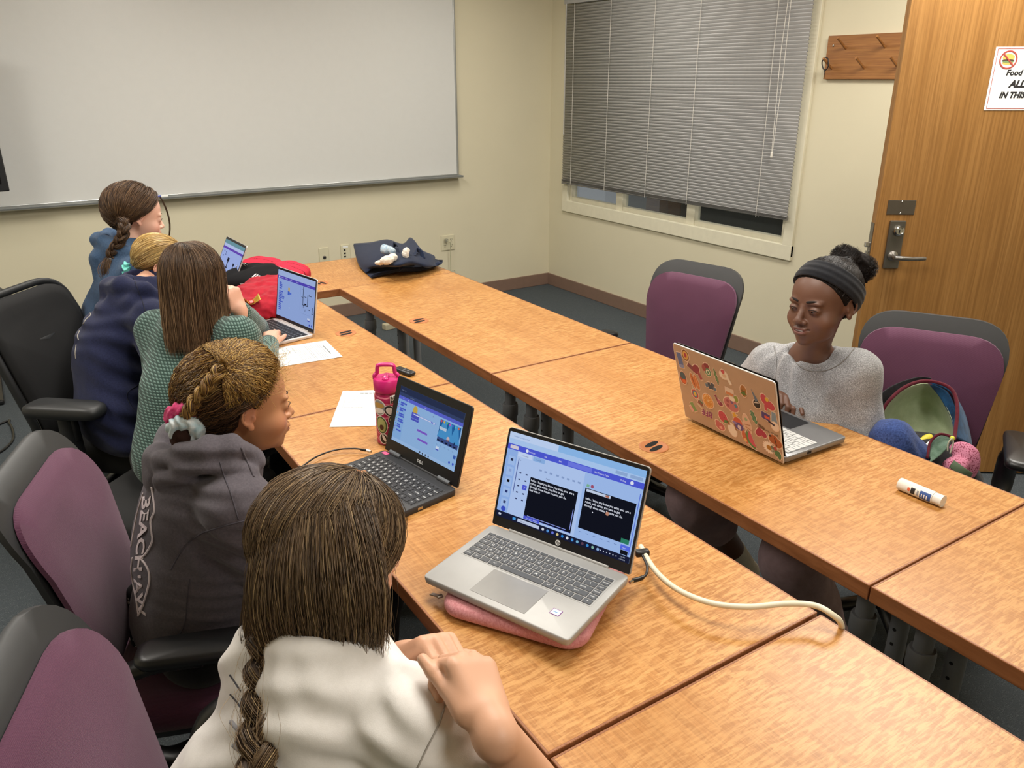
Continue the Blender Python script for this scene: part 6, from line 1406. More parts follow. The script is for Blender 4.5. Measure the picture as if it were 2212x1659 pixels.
    P, d, lay = combed(12500, 22, R, c, sc, g, mk, h0=.003, vol=.006, thick=.008, wave=.0026, wf=2.2, clump=12, gr=.014, ears=False)
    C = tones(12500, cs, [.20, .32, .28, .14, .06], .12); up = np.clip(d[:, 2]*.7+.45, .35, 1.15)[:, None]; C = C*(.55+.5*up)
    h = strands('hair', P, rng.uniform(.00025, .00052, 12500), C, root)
    n = 2600; a = rng.uniform(0, 1, (n, 1)); th = rng.uniform(-.9, 2.2, n); st = np.stack([.078*np.cos(th-PI/2+PI/2), -.012-.088*np.sin(th), np.full(n, .0)+rng.uniform(-.04, .055, n)], 1)
    st = np.array([loc_w(R, c, sc, q*A(1.07, 1.07, 1)) for q in st]); md = np.array([loc_w(R, c, sc, q) for q in np.stack([.075*np.cos(th), -.015-.095*np.sin(th), np.full(n, -.135)+rng.normal(0, .016, n)], 1)])
    t = np.linspace(0, 1, 16)[None, :, None]; en = g+rng.normal(0, .010, (n, 3)); P = (1-t)**2*st[:, None]+2*t*(1-t)*md[:, None]+t*t*en[:, None]
    P = P+rng.normal(0, .0025, (n, 1, 3))*np.sin(6*t+rng.uniform(0, 6, (n, 1, 1)))*t; strands('nape_hair', P, rng.uniform(.00025, .0005, n), tones(n, cs, [.2, .32, .28, .14, .06], .12)*.92, h)
    n = 6500; u = rng.uniform(0, 1, n); x_ = -.084+.160*u; hw = unit(A(-FW[0], -FW[1], 0)); z_ = .105-.16*rng.uniform(0, 1, n)**.8; rr = np.sqrt(np.clip(1-(x_/.100)**2-((z_-.03)/.098)**2, .004, 1)); st = c+RT*(x_*np.sqrt(np.clip(1-((z_-.03)/.105)**2, .05, 1)))[:, None]+hw*(.103*rr)[:, None]+A(0, 0, 1)*z_[:, None]
    ue = np.clip(u**1.3*.88+rng.normal(0, .03, n), 0, 1); en = np.array([PX(590+268*a_+rng.normal(0, 10), 1404-18*a_-26*max(0, a_-.6)+rng.normal(0, 13+20*max(0, a_-.5)), .938+.045*(1-a_)**2+.03*max(0, a_-.7)+rng.normal(0, .003)) for a_ in ue]); md = st*.45+en*.55-FW*(.030+.25*np.clip(z_-.0, 0, 1))[:, None]+RT*(x_*.45)[:, None]*np.clip(z_/.1, 0, 1)[:, None]+RT*rng.normal(0, .004, (n, 1))
    P = (1-t)**2*st[:, None]+2*t*(1-t)*md[:, None]+t*t*en[:, None]; P = P+rng.normal(0, .002, (n, 1, 3))*np.sin(6*t+rng.uniform(0, 6, (n, 1, 1)))*t
    strands('hanging_hair', P, rng.uniform(.00025, .0005, n), tones(n, cs, [.2, .32, .28, .14, .06], .12), h)
    # falling side hair on the right, and wisps
    n = 900; t = np.linspace(0, 1, 18)[None, :, None]; a = rng.uniform(0, 1, n)[:, None, None]; top = loc_w(R, c, sc, (.045, .045, .080)); 
    st = np.array([loc_w(R, c, sc, q) for q in np.stack([.03+.045*rng.uniform(0, 1, n),   .035-.065*rng.uniform(0, 1, n), .085-.02*rng.uniform(0, 1, n)], 1)])[:, None]
    mdl = np.array([loc_w(R, c, sc, q) for q in np.stack([.085+.006*rng.normal(size=n), .030-.055*rng.uniform(0, 1, n), -.01+.01*rng.normal(size=n)], 1)])[:, None]
    ends = np.array([loc_w(R, c, sc, q) for q in np.stack([.060+.022*rng.normal(size=n), .03-.08*rng.uniform(0, 1, n), -.12+.025*rng.normal(size=n)], 1)])[:, None]
    P = (1-t)**2*st+2*t*(1-t)*(mdl*1.0+(mdl-c)*.10)+t*t*ends; q = rng.normal(size=(n, 1, 3)); P = P+.0045*t*np.sin(9*t+q*4)*np.sign(q)
    strands('side_hair', P, rng.uniform(.0003, .0006, n), tones(n, cs, [.1, .25, .3, .2, .15]), h)
    pth = [g+A(.0, 0, .015), PX(583, 1385, 1.005), PX(577, 1440, .975), PX(573, 1500, .95), PX(566, 1560, .925), PX(560, 1620, .905), PX(556, 1680, .885), PX(552, 1740, .87)]
    braid('plait', pth, .060, h, cs, [.2, .3, .28, .15, .07], n=110, r=.0006, tap=.85)
    n = 300; st = g+rng.normal(0, .012, (n, 3)); P = catm(n, st, pth, .022); strands('wisps', P, .00022, tones(n, cs[2:]), h)
    return anchor(root)
def catm(n, st, pth, sp):
    pa = catmull(pth, 4); m = 14; out = np.zeros((n, m, 3)); i0 = rng.integers(0, len(pa)-15, n) if len(pa) > 16 else np.zeros(n, int)
    for i in range(n):
        o = rng.normal(0, sp*.4, 3); e = rng.normal(0, sp, 3); k = np.linspace(0, min(14, len(pa)-1-i0[i]), m); b = np.stack([np.interp(k+i0[i], np.arange(len(pa)), pa[:, j]) for j in range(3)], 1)
        t = np.linspace(0, 1, m)[:, None]; out[i] = b+o*.6+np.sin(t*3)*e*.7+.004*np.sin(t*8+i)
    return out

# ================= grey hoodie, curly hair =================
def hoodie_arm(S, a, b, w, r=(.056, .050, .042), cut=.94, k=.03):
    S.cap(a, b, r[0], r[1], k=k); e = b+(w-b)*cut; S.cap(b, e, r[1], r[2], k=k); S.cap(b+(w-b)*(cut-.10), b+(w-b)*(cut-.06), r[2]*.92, r[2]*.86, k=.006)
def personB():
    c = PX(519, 874, 1.56); az = rad(6); R = hframe(rad(2), -.10, -.03); sc = 1.
    root = empty('person', (-3.78, -3.9, .46), 0, 'person with curly golden-brown hair and a grey printed hoodie typing on the small black laptop', 'person')
    SR = PX(508, 1085, 1.47); SL = SR+A(-.03, .27, .0); N = PX(474, 1004, 1.60); PV = A(-3.735, -3.93, .56); ER = A(-3.60, -4.06, .70); WR = onz(722, 1062, .79); EL = A(-3.62, -3.68, .66); WL = A(-3.48, -3.84, .60)
    S = SDF(); head(S, R, c, sc, full=1.05, lips=1.1, eyes=.0026); S.cap(loc_w(R, c, sc, (0, -.022, -.04)), N, .037, .040, k=.014)
    S.cap(SR, SL, .045, k=.04); S.cap(N, N*.65+PV*.35, .05, .06, k=.03); S.chain([SR, ER, WR], [.038, .033, .0235], k=.02); S.chain([SL, EL, WL], [.038, .033, .0235], k=.02)
    hand(S, WR, onz(765, 1022, .80)-WR, A(0, 0, 1), -1, .95, curl=(.45, .6, .4), thumb=(.5, .1)); hand(S, WL, A(.95, .1, .0), A(0, 0, 1), 1, .95, curl=(.45, .6, .4), thumb=(.5, .1))
    lo, hi = bbox([c+A(0, 0, .12), SR, SL, ER, WR, EL, WL, PV, WR+A(.16, 0, 0)], .1)
    b = sdfobj('body', S, lo, hi, .0032, M_skin, root, col=skincol('#b37e58', (R, c, sc), '#9a5c4c', '#b8705a')); face_parts(b, R, c, sc, '#3a2416', (0.1, -.35), sides=(1,))
    # hoodie
    S = SDF(); S.K = .05; S.chain([N-A(0, 0, .03), N*.5+PV*.5, PV+A(0, 0, .03)], [.066, .105, .115], k=.05); S.cap(SR+A(0, 0, -.01), SL+A(0, 0, -.01), .062, k=.04)
    S.ell(PX(432, 1112, 1.65), (.118, .16, .115), k=.05); S.ell(PX(425, 1205, 1.68), (.118, .16, .13), k=.05); S.ell(PX(428, 1295, 1.715), (.115, .155, .10), k=.05); S.cap(N, PX(430, 1080, 1.56), .075, .09, k=.05)
    hoodie_arm(S, SR, ER, WR, (.058, .050, .036)); hoodie_arm(S, SL, EL, WL)
    for P, r in (([PX(545, 992, 1.50), PX(500, 966, 1.462), PX(450, 968, 1.45), PX(400, 984, 1.465), PX(356, 998, 1.50), PX(338, 990, 1.58), PX(370, 955, 1.68), PX(450, 940, 1.74)], .024), ([PX(535, 1022, 1.475), PX(500, 1004, 1.455), PX(450, 1000, 1.445), PX(395, 1020, 1.46), PX(350, 1040, 1.49)], .0185)):
        S.chain(P, [r]*len(P), k=.007)
    S.ell(PX(348, 1000, 1.54), (.036, .05, .042), k=.012); S.ell(PX(330, 1036, 1.525), (.020, .034, .030), k=.008); S.ell(PX(372, 945, 1.66), (.03, .05, .035), k=.02)
    S.cap(N+A(.0, 0, .0), N+A(.012, -.005, .12), .047, .062, k=.008, op='s')
    fd = folds([(PX(545, 1255, 1.45), A(.4, -.2, .9), .045, .007, .10), (PX(480, 1240, 1.47), A(.8, 0, .5), .05, .006, .09), (PX(470, 1370, 1.5), A(.3, 0, 1), .03, .006, .09), (PX(440, 1010, 1.47), A(.2, .2, 1), .035, .004, .09), (PX(500, 1190, 1.46), A(.5, 0, .9), .06, .004, .08)])
    lo, hi = bbox([SR, SL, ER, WR, EL, WL, PV, PX(330, 1000, 1.56), PX(380, 1380, 1.6)], .14)
    hd = sdfobj('hoodie', S, lo, hi, .0042, M_greyh, root, disp=lambda p: .0045*wob(p, 18, 6)+.0015*wob(p, 60, 2)+fd(p))
    ms = plain('hoodie_seam', '#46424a', .9)
    sewn(hd, [(575, 1118), (545, 1122), (515, 1128), (470, 1140), (430, 1155), (400, 1180), (380, 1210), (370, 1230)], .0016, ms, 'sleeve_seam', hd); sewn(hd, [(475, 998), (485, 1030), (500, 1070), (515, 1122)], .0012, ms, 'yoke_seam', hd); sewn(hd, [(410, 1250), (404, 1300), (398, 1350), (370, 1400)], .0012, ms, 'side_seam', hd)
    m = plain('white_print', '#d8ccd0', .8)
    for st, u0, v0, u1, v1, sz, sq in (('BEACH', 332, 1068, 312, 1232, 40, .62), ("'AW", 308, 1240, 320, 1330, 34, .62)):
        V, F = textmesh(st, 0, .03); wd = V[:, 0].max(); d_ = A(u1-u0, v1-v0)/wd; n_ = A(1., -.12)*sz*sq
        raycast_decal(hd, [tuple(A(u0, v0)-n_*.9+d_*x+n_*y) for x, y, z in V], F, m, 'back_print', hd)
    for P in ([(328, 1052), (334, 1100), (326, 1125), (328, 1150), (329, 1170), (316, 1195), (306, 1206), (314, 1218), (322, 1235), (322, 1262), (308, 1310), (299, 1330)], [(310, 1065), (297, 1110), (290, 1145), (284, 1180)], [(287, 1205), (284, 1230), (288, 1260), (295, 1295), (300, 1330)]): sewn(hd, P, .0022, m, 'print_outline', hd)
    sewn(hd, [(521, 967), (528, 985), (540, 1010), (548, 1030)], .0022, M_greyh, 'drawstring', hd)
    S = SDF(); S.K = .04; h_ = A(1, .0, 0)
    for s in (-1, 1): leg(S, PV+A(0, s*.08, 0), PV+A(.38, s*.10, 0), A(-3.38, -3.9+s*.12, .1), (.088, .066, .05))
    lo, hi = bbox([PV, PV+h_*.5, A(*PV[:2], .05)], .18); tr = sdfobj('leggings', S, lo, hi, .007, M_blackc, root)
    shoes(root, [A(-3.38, -3.78, 0), A(-3.38, -4.02, 0)], 0, M_shoew)
    # patterned garment showing behind the back
    t = NT('black_white_pattern'); t.set(.8); vo = t.add('ShaderNodeTexVoronoi'); vo.inputs['Scale'].default_value = 75; t.l(t.coord(), vo.inputs['Vector']); t.base(t.ramp(vo.outputs['Distance'], [(.26, '#cfcbc4'), (.30, '#0d0d0f')]))
    S = SDF(); S.K = .03; S.chain([PX(296, 1280, 1.78), PX(298, 1330, 1.80), PX(310, 1380, 1.80)], [.024, .026, .026]); lo, hi = bbox([PX(282, 1270, 1.72), PX(300, 1400, 1.74)], .08)
    sdfobj('patterned_shorts', S, lo, hi, .004, t.m, root, disp=lambda p: .004*wob(p, 70, 3))
    # hair
    haircap(root, R, c, sc, '#2a1a10', grow=.008, lo=-.07, front=.000); cs1 = ['#3a2415', '#5f4022', '#8f6a34', '#b8924e', '#d2b06a']; cs2 = ['#22150d', '#38251a', '#553a22', '#7a5730']
    W = lambda q: loc_w(R, c, sc, q); g1 = W((.062, -.048, .098)); g2 = PX(416, 886, 1.53)
    top = lambda p: hairmask(p, .004, -.05) & (p[:, 1] > -.045) & (p[:, 2] > .012+.0*p[:, 1])
    P, d, lay = combed(6000, 26, R, c, sc, g1, lambda p: top(p) & (p[:, 0] > -.055), h0=.004, vol=.010, thick=.010, wave=.0016, wf=4.5, clump=10, gr=.006)
    h = strands('hair', P, rng.uniform(.0003, .00052, 6000), tones(6000, cs1, [.16, .24, .27, .21, .12], .12), root)
    P, d, lay = combed(5200, 26, R, c, sc, g2, lambda p: hairmask(p, .000, -.068) & (p[:, 1] < .035) & ~((p[:, 1] > -.0) & (p[:, 2] > .05) & (p[:, 0] > -.02)), h0=.003, vol=.009, thick=.012, wave=.0026, wf=6, clump=10, gr=.014)
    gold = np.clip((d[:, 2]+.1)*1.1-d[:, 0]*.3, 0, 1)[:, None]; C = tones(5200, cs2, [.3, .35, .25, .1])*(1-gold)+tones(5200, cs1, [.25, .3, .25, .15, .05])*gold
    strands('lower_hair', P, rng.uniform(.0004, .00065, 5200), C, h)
    st = CC+CR3*onskull(260, R, c, sc, lambda p: (abs(p[:, 1]*.9-p[:, 2]*.75-.000) < .008) & (p[:, 2] > .035)); n = 260; t_ = np.linspace(0, 1, 12)[None, :, None]; q = rng.normal(size=(n, 1, 3))
    P = st[:, None]*1.05+t_*(.022*q+A(0, .012, .008))+.003*np.sin(14*t_+q*4); strands('baby_hair', P @ R.T+c, .00022, tones(n, cs1[2:]), h)
    braid('braid', [g1+RT*.0, W((.068, -.072, .072)), W((.062, -.096, .042)), W((.046, -.112, .008)), g2+UPV*.018], .030, h, cs1, [.1, .25, .3, .25, .1], n=70, r=.0006, tap=.8, side=R @ A(0, .6, .5))
    g3 = PX(396, 938, 1.475); S = SDF(); S.K = .02; S.chain([g2, g3, g3-UPV*.03], [.022, .017, .016]); lo, hi = bbox([g2, g3], .07); sdfobj('curly_bun', S, lo, hi, .003, M_hcap, h, disp=lambda p: .004*wob(p, 160, 2), col=lambda V: np.tile(A(hx('#33201a')), (len(V), 1)))
    for nm, p_, rr, mt in (('pink_scrunchie', PX(399, 904, 1.475), .021, fabric('pink_chenille', '#b8285c', '#dd5a8c', 200., mottle=120.)), ('pale_scrunchie', PX(402, 929, 1.47), .020, fabric('pale_blue_satin', '#a9c4cc', '#d8dcdc', 200., mottle=60.))):
        S = SDF(); S.K = .006; ax = unit(g3-g2); x = unit(np.cross(ax, RT)); S.tor(p_, rr, rr, .0145, R=frame(x, np.cross(ax, x), ax)); lo, hi = bbox([p_], .06)
        sdfobj(nm, S, lo, hi, .0025, mt, h, disp=lambda p: .0022*np.sin((p@RT)*380+2*np.sin((p@UPV)*160)))
    return anchor(root)

# ================= green jumper, long straight hair =================
def hanging(n, m, R, c, sc, L, lo_phi=.95, out=.010, flare=.0, back=None):
    """straight hair falling from a middle parting"""
    phi = rng.uniform(lo_phi, 2*PI-lo_phi, n); s = np.linspace(0, 1, m); part = rng.uniform(-.055, .06, n)
    P = np.zeros((n, m, 3)); lay = rng.uniform(0, 1, n); Lr = L*(1+rng.normal(0, .07, n)+.10*np.cos(3*phi))
    for i in range(m):
        a = np.minimum(s[i]/.38, 1)*PI/2*.98; dx, dy = np.sin(phi), np.cos(phi); g = np.sin(a); r_ = CR3+out-.003+.008*lay[:, None]
        x = r_[:, 0]*dx*g; y = CC[1]+(r_[:, 1]*dy)*g+part*(1-g)*.6; z = CC[2]+r_[:, 2]*np.cos(a)
        k = max(0, s[i]-.38)/.62; z = z-k*Lr; x = x*(1-flare*k); y = y*(1-flare*.5*k)-.015*k
        P[:, i] = np.stack([x, y, z], 1)
    q = rng.normal(size=(n, 1, 3)); t = s[None, :, None]; P += .006*q*t+.003*np.sin(5*t+q*5)*t+.004*np.sin(4*t+2*np.cos(phi*5)[:, None, None])*t
    return P*sc
def personC():
    c = PX(420, 607, 2.47); az = rad(42); R = hframe(az, -.12, -.06); sc = .98
    root = empty('person', (-3.63, -3.05, .46), 0, 'person with long straight brown hair and a green waffle-knit jumper', 'person')
    SR = PX(515, 728, 2.46); SL = PX(338, 712, 2.62); N = (SR+SL)/2+A(0, 0, .05); PV = A(-3.59, -3.02, .53); ER = PX(562, 790, 2.62); WR = PX(582, 741, 2.90); EL = onz(548, 712, .77); WL = PX(517, 668, 2.62)
    S = SDF(); head(S, R, c, sc); S.cap(loc_w(R, c, sc, (0, -.022, -.04)), N, .037, .040, k=.014); S.cap(SR, SL, .045, k=.04); S.cap(N, N*.65+PV*.35, .05, .06, k=.03)
    S.chain([SR, ER, WR], [.038, .033, .023], k=.02); S.chain([SL, EL, WL], [.038, .033, .023], k=.02)
    hand(S, WR, PX(586, 716, 2.96)-WR, A(-.1, -.1, 1), -1, .93, curl=(.5, .7, .4), thumb=(.4, .1)); hand(S, WL, PX(505, 640, 2.60)-WL, unit(RT*.8-FW*.6), 1, .93, curl=(1.3, 1.4, .9), thumb=(.2, .1))
    lo, hi = bbox([c+A(0, 0, .12), SR, SL, ER, WR, EL, WL, PV, WR+A(.12, .1, 0)], .1); b = sdfobj('body', S, lo, hi, .004, M_skin, root, col=skincol('#d8a68e', (R, c, sc), '#b0655c', '#d08a78'))
    W = lambda q: loc_w(R, c, sc, q); gl = MB()
    for s in (-1, 1): gl.sweep([W((s*.031+.021*math.cos(q), .100-.012*abs(math.cos(q))*(s*math.cos(q) > 0), -.004+.018*math.sin(q))) for q in np.linspace(0, 2*PI, 24, endpoint=False)], .0022, 6, closed=True); gl.sweep([W((s*.052, .093, .002)), W((s*.078, .04, .002)), W((s*.080, -.005, .0))], .002, 6)
    gl.sweep([W((-.01, .101, 0)), W((.01, .101, 0))], .002, 6); gl.build('glasses', plain('tortoiseshell', '#4a3224', .3), root, smooth=True)
    S = SDF(); S.K = .05; S.chain([N-A(0, 0, .02), N*.5+PV*.5, PV+A(0, 0, .03)], [.085, .125, .13], k=.05); S.cap(SR, SL, .062, k=.04); B1 = -A(math.cos(az), math.sin(az), 0)
    S.ell(PX(415, 765, 2.60), (.125, .165, .13), R=rotz(az), k=.06); S.ell(PX(410, 850, 2.64), (.11, .15, .15), R=rotz(az), k=.06); S.ell(PX(435, 930, 2.66), (.12, .15, .10), R=rotz(az), k=.05); S.cap(N+A(0, 0, -.01), PX(415, 740, 2.55), .062, .09, k=.05)
    hoodie_arm(S, SR, ER, WR, (.056, .050, .038), .88); hoodie_arm(S, SL, EL, WL, (.058, .052, .038), .86); S.cap(N+A(0, 0, .03), N+A(.01, .01, .12), .046, .06, k=.008, op='s')
    lo, hi = bbox([SR, SL, ER, WR, EL, WL, PV, PX(400, 900, 2.6)], .17); sdfobj('jumper', S, lo, hi, .0055, M_green, root, disp=lambda p: .005*wob(p, 16, 6)+.0015*wob(p, 60, 2))
    S = SDF(); S.K = .04
    for s in (-1, 1): n = A(-.5, .87, 0); leg(S, PV+n*s*.08, PV+n*s*.08+A(.36, .18, 0), A(-3.32, -2.86, .1)+n*s*.1, (.088, .066, .05))
    lo, hi = bbox([PV, PV+A(.45, .3, 0), A(*PV[:2], .05)], .18); sdfobj('trousers', S, lo, hi, .008, M_blackc, root); shoes(root, [A(-3.37, -2.78, 0), A(-3.27, -2.95, 0)], .4, M_shoe)
    haircap(root, R, c, sc, '#2c1e14', grow=.011, lo=-.075, front=.02); cs = ['#33241a', '#4a3626', '#634a34', '#7f6347', '#9a7c5c']
    P = hanging(7000, 22, R, c, sc, .235, lo_phi=.85, flare=.10); P = P @ (R @ rotx(.12)).T if 0 else P @ R.T; P = P+c
    k = np.linspace(0, 1, 22)[None, :, None]**2; P = P+k*(RT*.012-A(0, 0, .0)); C = tones(7000, cs, [.2, .3, .27, .15, .08]); t = np.linspace(.75, 1.35, 22)[None, :, None]
    strands('hair', P, rng.uniform(.0004, .0007, 7000), np.clip(C[:, None]*t, 0, 1), root)
    return anchor(root)

# ================= navy hoodie, blonde bun =================
def personD():
    c = PX(347, 572, 2.92); R = hframe(rad(-12), -.42, 0); sc = .94
    root = empty('person', (-3.68, -2.55, .46), 0, 'person leaning forward in a navy hoodie with a turquoise scrunchie', 'person')
    SR = PX(325, 690, 2.68); SL = SR+A(-.03, .28, 0); N = PX(308, 628, 2.83); PV = A(-3.70, -2.58, .54); ER = PX(372, 850, 2.55); WR = PX(470, 830, 2.7); EL = A(-3.45, -2.25, .76); WL = A(-3.30, -2.35, .79)
    S = SDF(); head(S, R, c, sc); S.cap(loc_w(R, c, sc, (0, -.022, -.04)), N, .037, .040, k=.014); S.cap(SR, SL, .045, k=.04); S.cap(N, N*.65+PV*.35, .05, .06, k=.03)
    S.chain([SR, ER, WR], [.038, .033, .023], k=.02); S.chain([SL, EL, WL], [.038, .033, .023], k=.02); hand(S, WR, A(.9, .3, 0), A(0, 0, 1), -1, .93); hand(S, WL, A(.9, -.1, 0), A(0, 0, 1), 1, .93)
    lo, hi = bbox([c+A(0, 0, .12), SR, SL, ER, WR, EL, WL, PV, WR+A(.12, .1, 0)], .1); b = sdfobj('body', S, lo, hi, .0042, M_skin, root, col=skincol('#d4a288', (R, c, sc), '#b0655c', '#cf8672'))
    MB().sphere(loc_w(R, c, sc, (.081, -.004, -.033)), .004, 10).build('earring', M_chrome, root, smooth=True)
    S = SDF(); S.K = .05; S.chain([N-A(0, 0, .02), N*.5+PV*.5, PV+A(0, 0, .03)], [.085, .125, .13], k=.05); S.cap(SR, SL, .064, k=.04)
    S.ell(PX(275, 715, 2.80), (.13, .17, .12), k=.07); S.ell(PX(238, 790, 2.78), (.115, .165, .14), k=.07); S.ell(PX(262, 880, 2.76), (.13, .17, .12), k=.06); S.ell(PX(300, 930, 2.76), (.13, .17, .07), k=.05); S.cap(N, PX(290, 690, 2.78), .075, .09, k=.05)
    hoodie_arm(S, SR, ER, WR, (.064, .062, .046)); hoodie_arm(S, SL, EL, WL)
    for P, r in (([PX(345, 650, 2.72), PX(310, 625, 2.68), PX(265, 618, 2.70), PX(240, 622, 2.80), PX(255, 612, 2.93)], .030), ([PX(335, 672, 2.68), PX(290, 655, 2.68), PX(250, 655, 2.72)], .030)): S.chain(P, [r]*len(P), k=.02)
    S.ell(PX(250, 632, 2.82), (.05, .07, .05), k=.03); S.cap(N, N+A(.014, -.005, .12), .045, .06, k=.008, op='s')
    fd = folds([(PX(300, 770, 2.65), A(.5, 0, .8), .07, .010, .12), (PX(300, 900, 2.65), A(.5, 0, .8), .06, .009, .12), (PX(230, 700, 2.75), A(.3, .2, 1), .06, .006, .12)])
    lo, hi = bbox([SR, SL, ER, WR, EL, WL, PV, PX(240, 790, 2.78)], .18); hd = sdfobj('hoodie', S, lo, hi, .0055, M_navyh, root, disp=lambda p: .006*wob(p, 15, 3)+.0015*wob(p, 60, 2)+fd(p))
    for P in ([(190, 672), (196, 680), (186, 690), (180, 700)], [(172, 715), (168, 725), (170, 735)], [(165, 745), (163, 760), (164, 775)]): sewn(hd, P, .002, plain('faded_print', '#8f8a82', .8), 'back_print', hd)
    sewn(hd, [(288, 598), (300, 630), (312, 665), (318, 700)], .0015, plain('navy_seam', '#10132a', .9), 'yoke_seam', hd); sewn(hd, [(340, 790), (300, 830), (275, 850), (285, 880), (310, 900)], .0016, plain('navy_seam', '#10132a', .9), 'pocket_seam', hd)
    S = SDF(); S.K = .04
    for s in (-1, 1): leg(S, PV+A(0, s*.08, 0), PV+A(.38, s*.1, 0), A(-3.30, -2.55+s*.12, .1), (.088, .066, .05))
    lo, hi = bbox([PV, PV+A(.5, 0, 0), A(*PV[:2], .05)], .18); sdfobj('trousers', S, lo, hi, .008, M_blackc, root); shoes(root, [A(-3.30, -2.43, 0), A(-3.30, -2.67, 0)], 0, M_shoe)
    haircap(root, R, c, sc, '#4a3320', grow=.006, lo=-.07); g = loc_w(R, c, sc, (.0, -.104, -.062)); cs = ['#5f452a', '#86683c', '#a98950', '#c8a96c', '#e0c890']
    P, d, lay = combed(5000, 20, R, c, sc, g, lambda p: hairmask(p, .014, -.062), h0=.003, vol=.004, thick=.005, wave=.0006, wf=2, clump=10, gr=.008)
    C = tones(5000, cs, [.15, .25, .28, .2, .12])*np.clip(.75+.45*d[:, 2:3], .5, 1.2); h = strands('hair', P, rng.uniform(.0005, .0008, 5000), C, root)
    S = SDF(); S.K = .01; p_ = loc_w(R, c, sc, (.0, -.104, -.064)); ax = unit(R @ A(0, -1, -.4)); x = unit(np.cross(ax, A(0, 0, 1))); S.tor(p_, .021, .021, .0135, R=frame(x, np.cross(ax, x), ax)); lo, hi = bbox([p_], .06)
    sdfobj('turquoise_scrunchie', S, lo, hi, .0028, fabric('turquoise_satin', '#4aa79c', '#7fd0c4', 200., mottle=60.), h, disp=lambda p: .004*np.sin((p@UPV)*300+3*np.sin((p@RT)*150)))
    return anchor(root)

